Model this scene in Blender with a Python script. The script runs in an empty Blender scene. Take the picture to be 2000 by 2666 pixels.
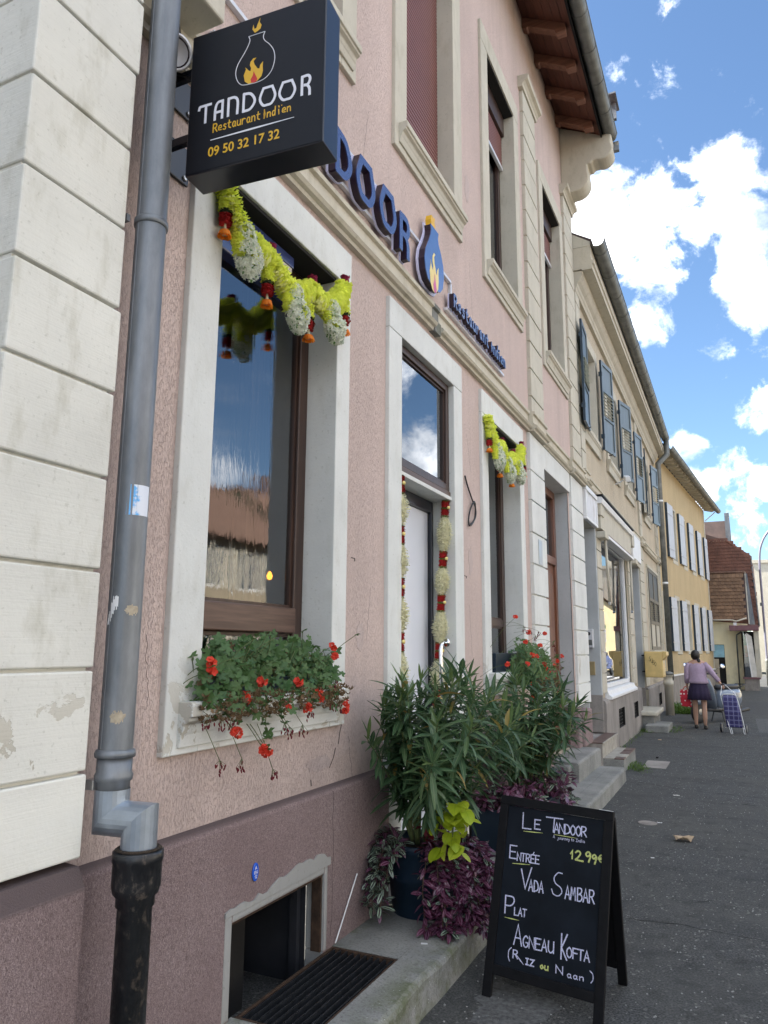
import bpy, bmesh, math, random
from mathutils import Vector, Matrix
from math import sin, cos, pi, radians, sqrt
random.seed(7)
S = bpy.context.scene
COL = S.collection
# ---------------------------------------------------------------- camera
cam_d = bpy.data.cameras.new('camera'); cam = bpy.data.objects.new('camera', cam_d); COL.objects.link(cam)
def basis(yaw, pitch, roll):
    f = Vector((-sin(yaw)*cos(pitch), cos(yaw)*cos(pitch), sin(pitch))); r = Vector((cos(yaw), sin(yaw), 0)); u = r.cross(f)
    c, s = cos(roll), sin(roll)
    return c*r+s*u, -s*r+c*u, f
CR, CU, CF = basis(radians(25.2855), radians(10.4042), radians(.3957))
mt = Matrix((CR, CU, -CF)).transposed().to_4x4(); mt.translation = Vector((0, 0, 1.56)); cam.matrix_world = mt
cam_d.sensor_fit = 'VERTICAL'; cam_d.sensor_height = 36; cam_d.sensor_width = 27; cam_d.lens = 1925/2666*36
cam_d.clip_start = .05; cam_d.clip_end = 3000
S.camera = cam
# ---------------------------------------------------------------- light
SUN_EL = radians(44); SUN_AZ = Vector((-.975, .0, 0))       # horizontal direction towards the sun
SUN_AZ = Vector((-cos(radians(8)), -sin(radians(8)), 0))
sun_dir = Vector((SUN_AZ.x*cos(SUN_EL), SUN_AZ.y*cos(SUN_EL), sin(SUN_EL)))
sd = bpy.data.lights.new('sun', 'SUN'); sd.energy = 4.8; sd.angle = radians(.53); sd.color = (1, .93, .82)
so = bpy.data.objects.new('sun', sd); COL.objects.link(so); so.rotation_euler = (-sun_dir).to_track_quat('-Z', 'Y').to_euler()
so.location = sun_dir*60
W = bpy.data.worlds.new('World'); S.world = W; W.use_nodes = True
wn = W.node_tree.nodes; wl = W.node_tree.links; wn.clear()
out = wn.new('ShaderNodeOutputWorld'); bg = wn.new('ShaderNodeBackground'); wl.new(bg.outputs[0], out.inputs[0])
sky = wn.new('ShaderNodeTexSky'); sky.sky_type = 'NISHITA'; sky.sun_disc = False; sky.sun_elevation = SUN_EL
sky.sun_rotation = math.atan2(SUN_AZ.x, SUN_AZ.y); sky.altitude = 150; sky.air_density = 1.0; sky.dust_density = .7; sky.ozone_density = 2.0
tc = wn.new('ShaderNodeTexCoord')
def wmath(op, a, b=None, clamp=False):
    n = wn.new('ShaderNodeMath'); n.operation = op; n.use_clamp = clamp
    for i, v in enumerate((a, b)):
        if v is None: continue
        if isinstance(v, (int, float)): n.inputs[i].default_value = v
        else: wl.new(v, n.inputs[i])
    return n.outputs[0]
def wnoise(vec, scale, detail, rough=.55, dist=0):
    n = wn.new('ShaderNodeTexNoise'); n.inputs['Scale'].default_value = scale; n.inputs['Detail'].default_value = detail
    n.inputs['Roughness'].default_value = rough; n.inputs['Distortion'].default_value = dist; wl.new(vec, n.inputs['Vector']); return n
# domain-warped direction, so that the cloud banks get ragged edges
dirv = tc.outputs['Generated']
wn1 = wnoise(dirv, 5.0, 6, .6)
warp = wn.new('ShaderNodeVectorMath'); warp.operation = 'MULTIPLY_ADD'
wl.new(wn1.outputs['Color'], warp.inputs[0]); warp.inputs[1].default_value = (.16,)*3; warp.inputs[2].default_value = (0, 0, 0)
sub = wn.new('ShaderNodeVectorMath'); sub.operation = 'SUBTRACT'; wl.new(warp.outputs[0], sub.inputs[0]); sub.inputs[1].default_value = (.08,)*3
addv = wn.new('ShaderNodeVectorMath'); addv.operation = 'ADD'; wl.new(dirv, addv.inputs[0]); wl.new(sub.outputs[0], addv.inputs[1])
nrm = wn.new('ShaderNodeVectorMath'); nrm.operation = 'NORMALIZE'; wl.new(addv.outputs[0], nrm.inputs[0])
def raydir(px, py): return (CF*1925 + CR*(px-1000) - CU*(py-1333)).normalized()
# banks of cumulus: (photo x, y giving the compass direction, angular radius in degrees, weight)
CL = [(1580, 590, 3.8, 1.0), (1670, 560, 3.8, 1.0), (1760, 610, 3.6, 1.0), (1640, 660, 3.2, .9), (1550, 670, 2.4, .8), (1930, 470, 3.6, .9), (2050, 540, 4, 1.0),
      (2010, 740, 3.0, .85), (1690, 800, 2.4, .56), (1860, 610, 2.6, .55), (1990, 1055, 2.2, .75), (1885, 860, 2.0, .50), (1765, 1262, 2.0, .85), (1835, 1275, 1.9, .78), (1930, 1225, 1.9, .55), (1775, 1155, 1.5, .6),
      (1950, 1330, 1.8, .55), (1900, 1440, 2.0, .60), (1990, 1420, 2.0, .55), (2060, 1250, 2.6, .7), (1720, 90, 5, .14)]
CLD = [(.42,.90,.42,5,.9), (.47,.87,.34,3.5,.8), (.40,.91,.24,4.5,1.0)]
tot = None
for px, py, rad, w in CL+[(v, None, v[3], v[4]) for v in CLD]:
    d = raydir(px, py) if py is not None else Vector(px[:3]).normalized()
    dp = wn.new('ShaderNodeVectorMath'); dp.operation = 'DOT_PRODUCT'; wl.new(nrm.outputs[0], dp.inputs[0]); dp.inputs[1].default_value = d
    mr = wn.new('ShaderNodeMapRange'); mr.interpolation_type = 'SMOOTHSTEP'
    mr.inputs['From Min'].default_value = cos(radians(rad*1.15)); mr.inputs['From Max'].default_value = cos(radians(rad*.35))
    mr.inputs['To Min'].default_value = 0; mr.inputs['To Max'].default_value = w; wl.new(dp.outputs['Value'], mr.inputs['Value'])
    tot = mr.outputs[0] if tot is None else wmath('MAXIMUM', tot, mr.outputs[0])
# unseen cumulus outside the view, thickened to brighten the shaded facade
mp = wn.new('ShaderNodeMapping'); mp.inputs['Scale'].default_value = (1, 1, 2.2); mp.inputs['Location'].default_value = (3.1, .4, 0); wl.new(nrm.outputs[0], mp.inputs[0])
big = wnoise(mp.outputs[0], 2.6, 3, .5)
bigr = wn.new('ShaderNodeMapRange'); bigr.inputs['From Min'].default_value = .38; bigr.inputs['From Max'].default_value = .54; wl.new(big.outputs['Fac'], bigr.inputs['Value'])
dpv = wn.new('ShaderNodeVectorMath'); dpv.operation = 'DOT_PRODUCT'; wl.new(dirv, dpv.inputs[0]); dpv.inputs[1].default_value = raydir(1750, 700)
far = wn.new('ShaderNodeMapRange'); far.inputs['From Min'].default_value = cos(radians(34)); far.inputs['From Max'].default_value = cos(radians(44)); wl.new(dpv.outputs['Value'], far.inputs['Value'])
gen = wmath('MULTIPLY', bigr.outputs[0], far.outputs[0])
tot = wmath('MAXIMUM', tot, gen)
fine = wnoise(dirv, 15, 11, .66, .25)
fr = wn.new('ShaderNodeMapRange'); fr.inputs['From Min'].default_value = .28; fr.inputs['From Max'].default_value = .72; wl.new(fine.outputs['Fac'], fr.inputs['Value'])
den = wmath('ADD', wmath('MULTIPLY', tot, .80), wmath('MULTIPLY', wmath('SUBTRACT', fr.outputs[0], .56), 1.30))
cm = wn.new('ShaderNodeMapRange'); cm.interpolation_type = 'SMOOTHSTEP'; cm.inputs['From Min'].default_value = .20; cm.inputs['From Max'].default_value = .95; wl.new(den, cm.inputs['Value'])
cmask = wmath('MULTIPLY', cm.outputs[0], 1.0, True)
shade = wnoise(dirv, 9, 5, .55); sh = wn.new('ShaderNodeMapRange'); sh.inputs['From Min'].default_value = .36; sh.inputs['From Max'].default_value = .60
wl.new(shade.outputs['Fac'], sh.inputs['Value'])
cc = wn.new('ShaderNodeMix'); cc.data_type = 'RGBA'; wl.new(sh.outputs[0], cc.inputs[0]); cc.inputs[6].default_value = (1.5, 1.75, 2.15, 1); cc.inputs[7].default_value = (7.6, 7.7, 7.8, 1)
skg = wn.new('ShaderNodeMix'); skg.data_type = 'RGBA'; skg.blend_type = 'MULTIPLY'; skg.inputs[0].default_value = 1; wl.new(sky.outputs[0], skg.inputs[6]); skg.inputs[7].default_value = (.345, .395, .425, 1)
mx = wn.new('ShaderNodeMix'); mx.data_type = 'RGBA'; wl.new(cmask, mx.inputs[0]); wl.new(skg.outputs[2], mx.inputs[6]); wl.new(cc.outputs[2], mx.inputs[7])
wl.new(mx.outputs[2], bg.inputs[0]); bg.inputs[1].default_value = .15
S.view_settings.view_transform = 'Standard'; S.view_settings.look = 'None'; S.view_settings.exposure = 2.03; S.view_settings.gamma = 1
S.view_settings.use_curve_mapping = False
S.render.engine = 'CYCLES'; S.cycles.max_bounces = 8; S.cycles.transparent_max_bounces = 16

# ---------------------------------------------------------------- mesh helpers
class MB:
    def __init__(s): s.v = []; s.f = []; s.uv = None
    def add(s, vs, fs):
        b = len(s.v); s.v += [tuple(p) for p in vs]; s.f += [tuple(b+i for i in f) for f in fs]; return s
    def box(s, x0, x1, y0, y1, z0, z1):
        return s.add([(x0,y0,z0),(x1,y0,z0),(x1,y1,z0),(x0,y1,z0),(x0,y0,z1),(x1,y0,z1),(x1,y1,z1),(x0,y1,z1)],
                     [(0,3,2,1),(4,5,6,7),(0,1,5,4),(1,2,6,5),(2,3,7,6),(3,0,4,7)])
    def obox(s, c, U, V, N, a, b, d):
        c, U, V, N = Vector(c), Vector(U), Vector(V), Vector(N); vs = []
        for k in (-1, 1):
            for i, j in ((-1,-1),(1,-1),(1,1),(-1,1)): vs.append(c+U*i*a/2+V*j*b/2+N*k*d/2)
        return s.add(vs, [(0,3,2,1),(4,5,6,7),(0,1,5,4),(1,2,6,5),(2,3,7,6),(3,0,4,7)])
    def quad(s, a, b, c, d): return s.add([a, b, c, d], [(0,1,2,3)])
    def prism(s, poly, O, U, V, N, d):      # poly (u,v) counter-clockwise seen from N; extruded from O to O+N*d
        O, U, V, N = Vector(O), Vector(U), Vector(V), Vector(N); n = len(poly)
        vs = [O+U*p[0]+V*p[1] for p in poly]+[O+U*p[0]+V*p[1]+N*d for p in poly]
        return s.add(vs, [tuple(range(n-1,-1,-1)), tuple(range(n,2*n))]+[(i,(i+1)%n,n+(i+1)%n,n+i) for i in range(n)])
    def tube(s, pts, r, n=10, cap=True, rs=None):
        pts = [Vector(p) for p in pts]; m = len(pts); t0 = (pts[1]-pts[0]).normalized()
        a = t0.orthogonal().normalized(); rings = []
        for i, p in enumerate(pts):
            ti = (pts[i]-pts[i-1]).normalized() if i else t0
            to = (pts[i+1]-pts[i]).normalized() if i < m-1 else ti
            t = (ti+to).normalized() if (ti+to).length > 1e-6 else ti
            a = (a-ti*a.dot(ti)).normalized(); b = ti.cross(a)
            k = rs[i] if rs else r
            ring = []
            for j in range(n):
                w = a*cos(2*pi*j/n)*k+b*sin(2*pi*j/n)*k
                den_ = ti.dot(t); sh_ = -w.dot(t)/den_ if abs(den_) > .2 else 0
                ring.append(p+w+ti*sh_)
            rings.append(ring)
            if (to-ti).length > 1e-5: a = ti.rotation_difference(to) @ a
        base = len(s.v); s.v += [tuple(q) for rr in rings for q in rr]
        for i in range(m-1):
            for j in range(n):
                s.f.append((base+i*n+j, base+i*n+(j+1)%n, base+(i+1)*n+(j+1)%n, base+(i+1)*n+j))
        if cap: s.f.append(tuple(base+j for j in range(n-1,-1,-1))); s.f.append(tuple(base+(m-1)*n+j for j in range(n)))
        return s
    def lathe(s, prof, c, n=24, axis=(0,0,1)):       # prof [(r,h)]
        A = Vector(axis).normalized(); a = A.orthogonal().normalized(); b = A.cross(a); c = Vector(c); base = len(s.v)
        for r, h in prof:
            for j in range(n): s.v.append(tuple(c+A*h+(a*cos(2*pi*j/n)+b*sin(2*pi*j/n))*r))
        for i in range(len(prof)-1):
            for j in range(n): s.f.append((base+i*n+j, base+i*n+(j+1)%n, base+(i+1)*n+(j+1)%n, base+(i+1)*n+j))
        s.f.append(tuple(base+j for j in range(n-1,-1,-1))); s.f.append(tuple(base+(len(prof)-1)*n+j for j in range(n))); return s
    def loft(s, rings, cap=True):
        n = len(rings[0]); base = len(s.v)
        for r in rings: s.v += [tuple(p) for p in r]
        for i in range(len(rings)-1):
            for j in range(n): s.f.append((base+i*n+j, base+i*n+(j+1)%n, base+(i+1)*n+(j+1)%n, base+(i+1)*n+j))
        if cap: s.f.append(tuple(base+j for j in range(n-1,-1,-1))); s.f.append(tuple(base+(len(rings)-1)*n+j for j in range(n)))
        return s
    def mesh(s, name, mat, smooth=False):
        me = bpy.data.meshes.new(name); me.from_pydata(s.v, [], s.f); me.update()
        if mat is not None: me.materials.append(mat)
        if smooth:
            me.polygons.foreach_set('use_smooth', [True]*len(me.polygons))
        return me
    def build(s, name, mat, parent=None, smooth=False, bevel=0, kind=None, seg=2, angle=None, loc=None):
        me = s.mesh(name, mat, smooth)
        return link(name, me, parent, bevel, kind, seg, smooth, loc)
def link(name, me, parent=None, bevel=0, kind=None, seg=2, smooth=False, loc=None):
    o = bpy.data.objects.new(name, me); COL.objects.link(o)
    if parent is not None:
        o.parent = parent; o.matrix_parent_inverse = Matrix.Identity(4)
        if 'world' in parent.keys() or parent.type != 'EMPTY':
            o.matrix_parent_inverse = WI.get(parent.name, Matrix.Identity(4))
        WI[o.name] = Matrix.Identity(4)
    if loc is not None: o.location = loc
    if kind: o['kind'] = kind
    if bevel:
        b = o.modifiers.new('bevel', 'BEVEL'); b.width = bevel; b.segments = seg; b.limit_method = 'ANGLE'; b.angle_limit = radians(35)
        if not smooth:
            for p in me.polygons: p.use_smooth = False
    return o
WI = {}
def thing(name, label, cat, loc=(0,0,0), rotz=0, group=None, local=False):
    """an Empty at the base of a thing; its parts are given in world coordinates unless local"""
    o = bpy.data.objects.new(name, None); COL.objects.link(o); o.location = loc; o.rotation_euler = (0,0,rotz); o.empty_display_size = .1
    o['label'] = label; o['category'] = cat
    if group: o['group'] = group
    if not local:
        o['world'] = 1; WI[o.name] = (Matrix.Translation(loc) @ Matrix.Rotation(rotz, 4, 'Z')).inverted()
    return o
def tag(o, label, cat, group=None):
    o['label'] = label; o['category'] = cat
    if group: o['group'] = group
    return o
def struct(o): o['kind'] = 'structure'; return o
def copy_tree(root, loc, rotz=None, label=None):
    r = root.copy(); COL.objects.link(r); r.location = loc
    if rotz is not None: r.rotation_euler = (0,0,rotz)
    if label: r['label'] = label
    for ch in list(root.children):
        c = ch.copy(); COL.objects.link(c); c.parent = r
        for g in list(ch.children):
            d = g.copy(); COL.objects.link(d); d.parent = c
    return r

# ---------------------------------------------------------------- material helpers
class NT:
    def __init__(s, name):
        s.m = bpy.data.materials.new(name); s.m.use_nodes = True; s.t = s.m.node_tree; s.n = s.t.nodes; s.l = s.t.links
        s.b = s.n['Principled BSDF']; s.geo = s.n.new('ShaderNodeNewGeometry'); s.tc = None
        s.out = s.n['Material Output']
    def put(s, v, inp):
        if isinstance(v, (int, float)): inp.default_value = v
        elif isinstance(v, (tuple, list)): inp.default_value = tuple(v)+((1,) if len(v) == 3 and inp.type == 'RGBA' else ())
        else: s.l.new(v, inp)
    def pos(s, scale=(1,1,1), loc=(0,0,0), rot=(0,0,0), obj=False):
        mp = s.n.new('ShaderNodeMapping'); mp.inputs['Scale'].default_value = scale; mp.inputs['Location'].default_value = loc; mp.inputs['Rotation'].default_value = rot
        if obj:
            if not s.tc: s.tc = s.n.new('ShaderNodeTexCoord')
            s.l.new(s.tc.outputs['Object'], mp.inputs[0])
        else: s.l.new(s.geo.outputs['Position'], mp.inputs[0])
        return mp.outputs[0]
    def noise(s, vec, scale=5, detail=4, rough=.55, dist=0):
        n = s.n.new('ShaderNodeTexNoise'); n.inputs['Scale'].default_value = scale; n.inputs['Detail'].default_value = detail
        n.inputs['Roughness'].default_value = rough; n.inputs['Distortion'].default_value = dist; s.l.new(vec, n.inputs['Vector']); return n.outputs['Fac']
    def vor(s, vec, scale=5, feat='F1', rnd=1):
        n = s.n.new('ShaderNodeTexVoronoi'); n.feature = feat; n.inputs['Scale'].default_value = scale; n.inputs['Randomness'].default_value = rnd
        s.l.new(vec, n.inputs['Vector']); return n
    def ramp(s, f, a, b, lo=0, hi=1, smooth=False):
        n = s.n.new('ShaderNodeMapRange'); n.inputs['From Min'].default_value = a; n.inputs['From Max'].default_value = b
        n.inputs['To Min'].default_value = lo; n.inputs['To Max'].default_value = hi
        if smooth: n.interpolation_type = 'SMOOTHSTEP'
        s.put(f, n.inputs['Value']); return n.outputs[0]
    def mix(s, f, a, b, blend='MIX'):
        n = s.n.new('ShaderNodeMix'); n.data_type = 'RGBA'; n.blend_type = blend
        s.put(f, n.inputs[0]); s.put(a, n.inputs[6]); s.put(b, n.inputs[7]); return n.outputs[2]
    def math(s, op, a, b=0, clamp=False):
        n = s.n.new('ShaderNodeMath'); n.operation = op; n.use_clamp = clamp; s.put(a, n.inputs[0]); s.put(b, n.inputs[1]); return n.outputs[0]
    def bump(s, h, dist=.005, strength=1, prev=None):
        n = s.n.new('ShaderNodeBump'); n.inputs['Distance'].default_value = dist; n.inputs['Strength'].default_value = strength; s.l.new(h, n.inputs['Height'])
        if prev is not None: s.l.new(prev, n.inputs['Normal'])
        return n.outputs[0]
    def sep(s, vec=None):
        n = s.n.new('ShaderNodeSeparateXYZ'); s.l.new(vec or s.geo.outputs['Position'], n.inputs[0]); return n.outputs
    def rnd(s):
        n = s.n.new('ShaderNodeObjectInfo'); return n.outputs['Random']
    def fin(s, col=None, rough=.6, nrm=None, metal=0, spec=.5, coat=0):
        if col is not None: s.put(col, s.b.inputs['Base Color'])
        s.put(rough, s.b.inputs['Roughness']); s.put(metal, s.b.inputs['Metallic']); s.put(spec, s.b.inputs['Specular IOR Level'])
        if coat: s.put(coat, s.b.inputs['Coat Weight']); s.b.inputs['Coat Roughness'].default_value = .12
        if nrm is not None: s.l.new(nrm, s.b.inputs['Normal'])
        return s.m
def simple(name, col, rough=.6, metal=0, var=.12, vs=9, bump=0, bs=60, spec=.5, coat=0, obj=False, rndv=0):
    t = NT(name); p = t.pos(obj=obj); f = t.noise(p, vs, 5)
    c = t.mix(t.ramp(f, .3, .7), tuple(x*(1-var) for x in col), tuple(min(1, x*(1+var)) for x in col))
    if rndv: c = t.mix(t.ramp(t.rnd(), 0, 1, 0, 1), t.mix(1.0, c, (1-rndv,)*3, 'MULTIPLY'), c)
    nb = t.bump(t.noise(p, bs, 4), bump) if bump else None
    return t.fin(c, rough, nb, metal, spec, coat)

def plaster(name, base, dark, streak=1.0):
    t = NT(name); p = t.pos((170, 170, 48)); f = t.noise(p, 1.0, 4, .7, .8)
    pit = t.ramp(f, .40, .50, 0, 1, True)                 # vertical scratched grains of the render
    big = t.noise(t.pos((1, 1, .55)), 1.3, 5, .6); fine = t.noise(t.pos(), 160, 3)
    c = t.mix(t.ramp(big, .32, .68), tuple(x*.90 for x in base), tuple(x*1.07 for x in base))
    run = t.noise(t.pos((7, 7, .45)), 1, 5, .65); c = t.mix(t.ramp(run, .48, .74, 0, .42), c, tuple(x*.72 for x in base))
    c = t.mix(t.ramp(pit, 0, 1, .34*streak, 0), c, dark)
    z_ = t.sep()[2]; bl = t.noise(t.pos((2.2, 2.2, 1.5)), 2, 6, .7); sp_ = t.math('MULTIPLY', t.ramp(z_, 1.25, .90), t.ramp(bl, .38, .62)); c = t.mix(t.math('MULTIPLY', sp_, .45), c, tuple(x*.55 for x in base))
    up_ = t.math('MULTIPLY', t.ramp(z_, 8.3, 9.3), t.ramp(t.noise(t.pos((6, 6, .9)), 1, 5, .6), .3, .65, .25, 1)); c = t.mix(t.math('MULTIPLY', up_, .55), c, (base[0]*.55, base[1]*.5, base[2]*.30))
    c = t.mix(t.ramp(fine, .35, .65, .16, 0), c, dark)
    n = t.bump(pit, .0025, .8); n = t.bump(fine, .0015, .7, n)
    return t.fin(c, .92, n, spec=.25)
M = {}
M['pink'] = plaster('pink_render', (.62, .498, .452), (.36, .27, .25))
M['beige'] = plaster('beige_render', (.54, .47, .36), (.34, .29, .22), .5)
M['orange'] = plaster('ochre_render', (.52, .415, .25), (.40, .29, .16), .4)
M['cream'] = plaster('cream_render', (.92, .84, .58), (.64, .53, .30), .25)
def stone(name, base, tool=True, peel=0.0, dirt=.5):
    t = NT(name); p = t.pos()
    big = t.noise(p, 2.2, 6, .6); c = t.mix(t.ramp(big, .3, .7), tuple(x*.90 for x in base), tuple(x*1.05 for x in base))
    st = t.noise(t.pos((3, 3, 1.2)), 3, 6, .65); c = t.mix(t.ramp(st, .52, .74, 0, dirt), c, (base[0]*.62, base[1]*.60, base[2]*.52))
    sp = t.noise(p, 55, 3); c = t.mix(t.ramp(sp, .62, .72, 0, .35), c, (base[0]*.5, base[1]*.5, base[2]*.45))
    n = t.bump(t.noise(p, 90, 4), .0016, .6)
    if tool:
        w = t.noise(t.pos((5, 5, 170)), 1, 2, .5, .3); n = t.bump(w, .0014, .5, n); c = t.mix(t.ramp(w, .35, .5, .08, 0), c, tuple(x*.6 for x in base))
    if peel:
        pe = t.noise(t.pos((1, 1, 1)), 3.4, 7, .62, .4); k = t.ramp(pe, .600, .608)
        z = t.sep()[2]; k = t.math('MULTIPLY', k, t.ramp(z, 1.6, 1.0, 0, 1))
        c = t.mix(k, c, (.36, .31, .22)); n = t.bump(t.math('SUBTRACT', 1, k), .003, .8, n)
        lo = t.ramp(z, 1.24, 1.12, 0, .8); c = t.mix(lo, c, tuple(x*1.1 for x in base))
    return t.fin(c, .85, n, spec=.3)
M['quoin'] = stone('painted_quoin_stone', (.69, .685, .63), True, 1.0, .62)
M['stone'] = stone('painted_window_stone', (.655, .668, .645), False, .6, .3)
M['stone2'] = stone('weathered_pale_stone', (.52, .49, .41), False, 0, .5)
M['reveal'] = stone('grey_reveal_paint', (.43, .45, .46), False, 0, .2)
M['cornice'] = stone('cornice_stone', (.53, .49, .40), False, 0, .55)
def plinthm():
    t = NT('rough_mauve_plinth'); p = t.pos((190, 190, 120)); g = t.noise(p, 1, 4, .7, 1.5); big = t.noise(t.pos(), 1.6, 5)
    c = t.mix(t.ramp(g, .36, .64), (.145, .105, .105), (.43, .335, .33)); c = t.mix(t.ramp(big, .35, .7, .0, .45), c, (.15, .095, .095))
    z = t.sep()[2]; c = t.mix(t.ramp(z, .865, .88), c, (.13, .10, .10))
    n = t.bump(g, .006, .9); return t.fin(c, .95, n, spec=.2)
M['plinth'] = plinthm()
def plgrey():
    t = NT('grey_brown_plinth'); p = t.pos(); g = t.noise(p, 120, 3, .6); big = t.noise(t.pos((2, 2, 1)), 1.5, 6, .65)
    c = t.mix(t.ramp(big, .3, .7), (.185, .17, .16), (.35, .325, .30)); c = t.mix(t.ramp(g, .3, .5, .35, 0), c, (.12, .10, .09))
    return t.fin(c, .95, t.bump(g, .004, .8), spec=.2)
M['plinth_grey'] = plgrey()
def concm():
    t = NT('mossy_concrete'); p = t.pos(); big = t.noise(p, 2.0, 7, .65); g = t.noise(p, 85, 4, .6); z = t.sep()
    c = t.mix(t.ramp(big, .3, .7), (.15, .155, .15), (.33, .33, .31)); c = t.mix(t.ramp(g, .34, .5, .5, 0), c, (.10, .10, .095))
    mo = t.noise(p, 4.5, 6, .7); ed = t.math('MAXIMUM', t.ramp(z[0], -1.50, -1.36, 0, 1), t.ramp(z[0], -1.75, -1.84, 0, 1))
    k = t.math('MULTIPLY', t.ramp(mo, .44, .62), t.math('MULTIPLY', ed, t.ramp(z[1], 6.0, 4.0, .15, 1)))
    c = t.mix(t.math('MULTIPLY', k, .75), c, (.085, .10, .035)); wsp = t.vor(p, 70); k2 = t.math('MULTIPLY', t.ramp(wsp.outputs['Distance'], .2, .1), t.ramp(t.noise(p, 20, 3), .54, .62))
    c = t.mix(t.math('MULTIPLY', k2, t.ramp(z[0], -1.46, -1.38)), c, (.55, .57, .56))
    return t.fin(c, .92, t.bump(g, .005, .8), spec=.25)
M['concrete'] = concm()
def asphm():
    t = NT('worn_asphalt'); p = t.pos(); v = t.vor(p, 75); g = t.noise(p, 95, 4, .7); big = t.noise(p, .9, 6, .6); mid = t.noise(p, 7, 5, .65)
    c = t.mix(t.ramp(g, .36, .66), (.011, .012, .013), (.118, .119, .115)); c = t.mix(t.ramp(v.outputs['Color'], .80, .93, 0, .6), c, (.26, .26, .24))
    c = t.mix(t.ramp(big, .44, .62, 0, .5), c, (.095, .096, .090)); c = t.mix(t.ramp(mid, .50, .70, 0, .5), c, (.016, .017, .018)); wide = t.noise(t.pos((.5, 1.4, 1)), 1.1, 5, .65); c = t.mix(t.ramp(wide, .52, .66, 0, .4), c, (.030, .031, .033))
    cr = t.vor(t.pos((1, 1, 1)), .55, 'DISTANCE_TO_EDGE'); w = t.noise(p, 4, 4)
    k = t.math('MULTIPLY', t.ramp(t.math('ADD', cr.outputs['Distance'], t.math('MULTIPLY', w, .06)), .030, .026), t.ramp(t.noise(p, .7, 2), .50, .58))
    c = t.mix(t.math('MULTIPLY', k, .85), c, (.010, .010, .010))
    n = t.bump(g, .006, .9); n = t.bump(t.math('SUBTRACT', 1, k), .006, .6, n)
    return t.fin(c, t.ramp(big, .35, .65, .75, .92), n, spec=.3)
M['asphalt'] = asphm()
M['road'] = simple('road_asphalt', (.055, .056, .058), .85, var=.3, vs=1.2, bump=.004, bs=150)
def zincm():
    t = NT('weathered_zinc'); p = t.pos((1, 1, .35)); a = t.noise(p, 9, 6, .65); b = t.noise(t.pos((22, 22, 1.2)), 1, 4)
    c = t.mix(t.ramp(a, .32, .68), (.135, .15, .165), (.25, .265, .285)); c = t.mix(t.ramp(b, .45, .7, 0, .45), c, (.09, .10, .115))
    rs = t.noise(t.pos(), 3.2, 6, .6); c = t.mix(t.ramp(rs, .655, .66, 0, .8), c, (.33, .30, .24))
    return t.fin(c, t.ramp(a, .3, .7, .34, .52), t.bump(t.noise(t.pos(), 30, 3), .0008, .4), metal=.35, spec=.5)
M['zinc'] = zincm()
M['zinc_new'] = simple('newer_zinc', (.36, .41, .47), .33, .6, .15, 14)
M['gutter'] = simple('old_gutter_zinc', (.15, .155, .145), .5, .35, .3, 6)
def ironm():
    t = NT('black_painted_cast_iron'); p = t.pos((1, 1, .7)); a = t.noise(p, 30, 5, .7); k = t.ramp(a, .56, .66)
    c = t.mix(k, (.010, .011, .013), (.075, .062, .052)); return t.fin(c, t.ramp(a, .4, .6, .3, .6), t.bump(a, .0015, .6), spec=.5)
M['iron'] = ironm()
M['black'] = simple('satin_black_metal', (.010, .012, .020), .3, 0, .1, 5, spec=.45, coat=.15)
M['blackpaint'] = simple('black_painted_wood', (.006, .006, .007), .6, 0, .25, 30, .0006, 90, spec=.18)
M['chalkboard'] = simple('slate_board', (.007, .010, .015), .6, 0, .35, 7, .0003, 60, spec=.16)
def woodm(name, a, b, rough=.45, sc=(40, 40, 2.2), coat=0.0):
    t = NT(name); g = t.noise(t.pos(sc), 1, 5, .6, .4); c = t.mix(t.ramp(g, .3, .7), a, b); return t.fin(c, rough, t.bump(g, .0008, .5), coat=coat)
M['brown'] = woodm('brown_window_wood', (.028, .014, .010), (.062, .032, .022), .4)
M['brownh'] = woodm('brown_window_rail', (.06, .032, .022), (.13, .075, .055), .45, (40, 2.2, 40))
M['doorwood'] = woodm('varnished_door_wood', (.10, .035, .018), (.22, .085, .04), .35, coat=.3)
M['soffit'] = woodm('red_brown_soffit', (.085, .030, .020), (.15, .055, .035), .6, (30, 2, 30))
M['rafter'] = woodm('rafter_wood', (.13, .055, .035), (.24, .11, .07), .6, (3, 30, 30))
M['tealwood'] = woodm('blue_grey_shutter_paint', (.05, .07, .075), (.115, .145, .155), .35)
M['tealdark'] = simple('dark_shutter_edge', (.018, .035, .055), .5)
M['louvre'] = woodm('pale_green_louvre', (.28, .31, .27), (.42, .45, .40), .5, (40, 3, 40))
def shutm():
    t = NT('pale_blue_shutter_paint'); g = t.noise(t.pos((45, 45, 3)), 1, 4, .6); c = t.mix(t.ramp(g, .35, .65), (.40, .44, .50), (.55, .58, .63))
    pe = t.noise(t.pos((8, 8, 3)), 1, 6, .7); z = t.sep()[2]; k = t.math('MULTIPLY', t.ramp(pe, .60, .64), t.ramp(z, 3.6, 3.2))
    c = t.mix(k, c, (.22, .22, .22)); return t.fin(c, .6, t.bump(g, .001, .5))
M['shutter_white'] = shutm()
M['white'] = simple('white_paint', (.72, .73, .74), .45, 0, .06)
M['whitetrim'] = simple('white_trim_plaster', (.62, .60, .56), .8, 0, .15, 5)
M['doorwhite'] = simple('white_door_leaf', (.66, .69, .76), .3, 0, .02, 2)
M['chrome'] = simple('polished_chrome', (.75, .76, .78), .08, 1, .02)
M['steel'] = simple('galvanised_steel', (.45, .46, .47), .35, .9, .1)
M['aluw'] = simple('white_aluminium', (.66, .67, .70), .35, .3, .05)
M['acryl'] = simple('frosted_acrylic', (.62, .63, .85), .3, 0, .03)
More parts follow.
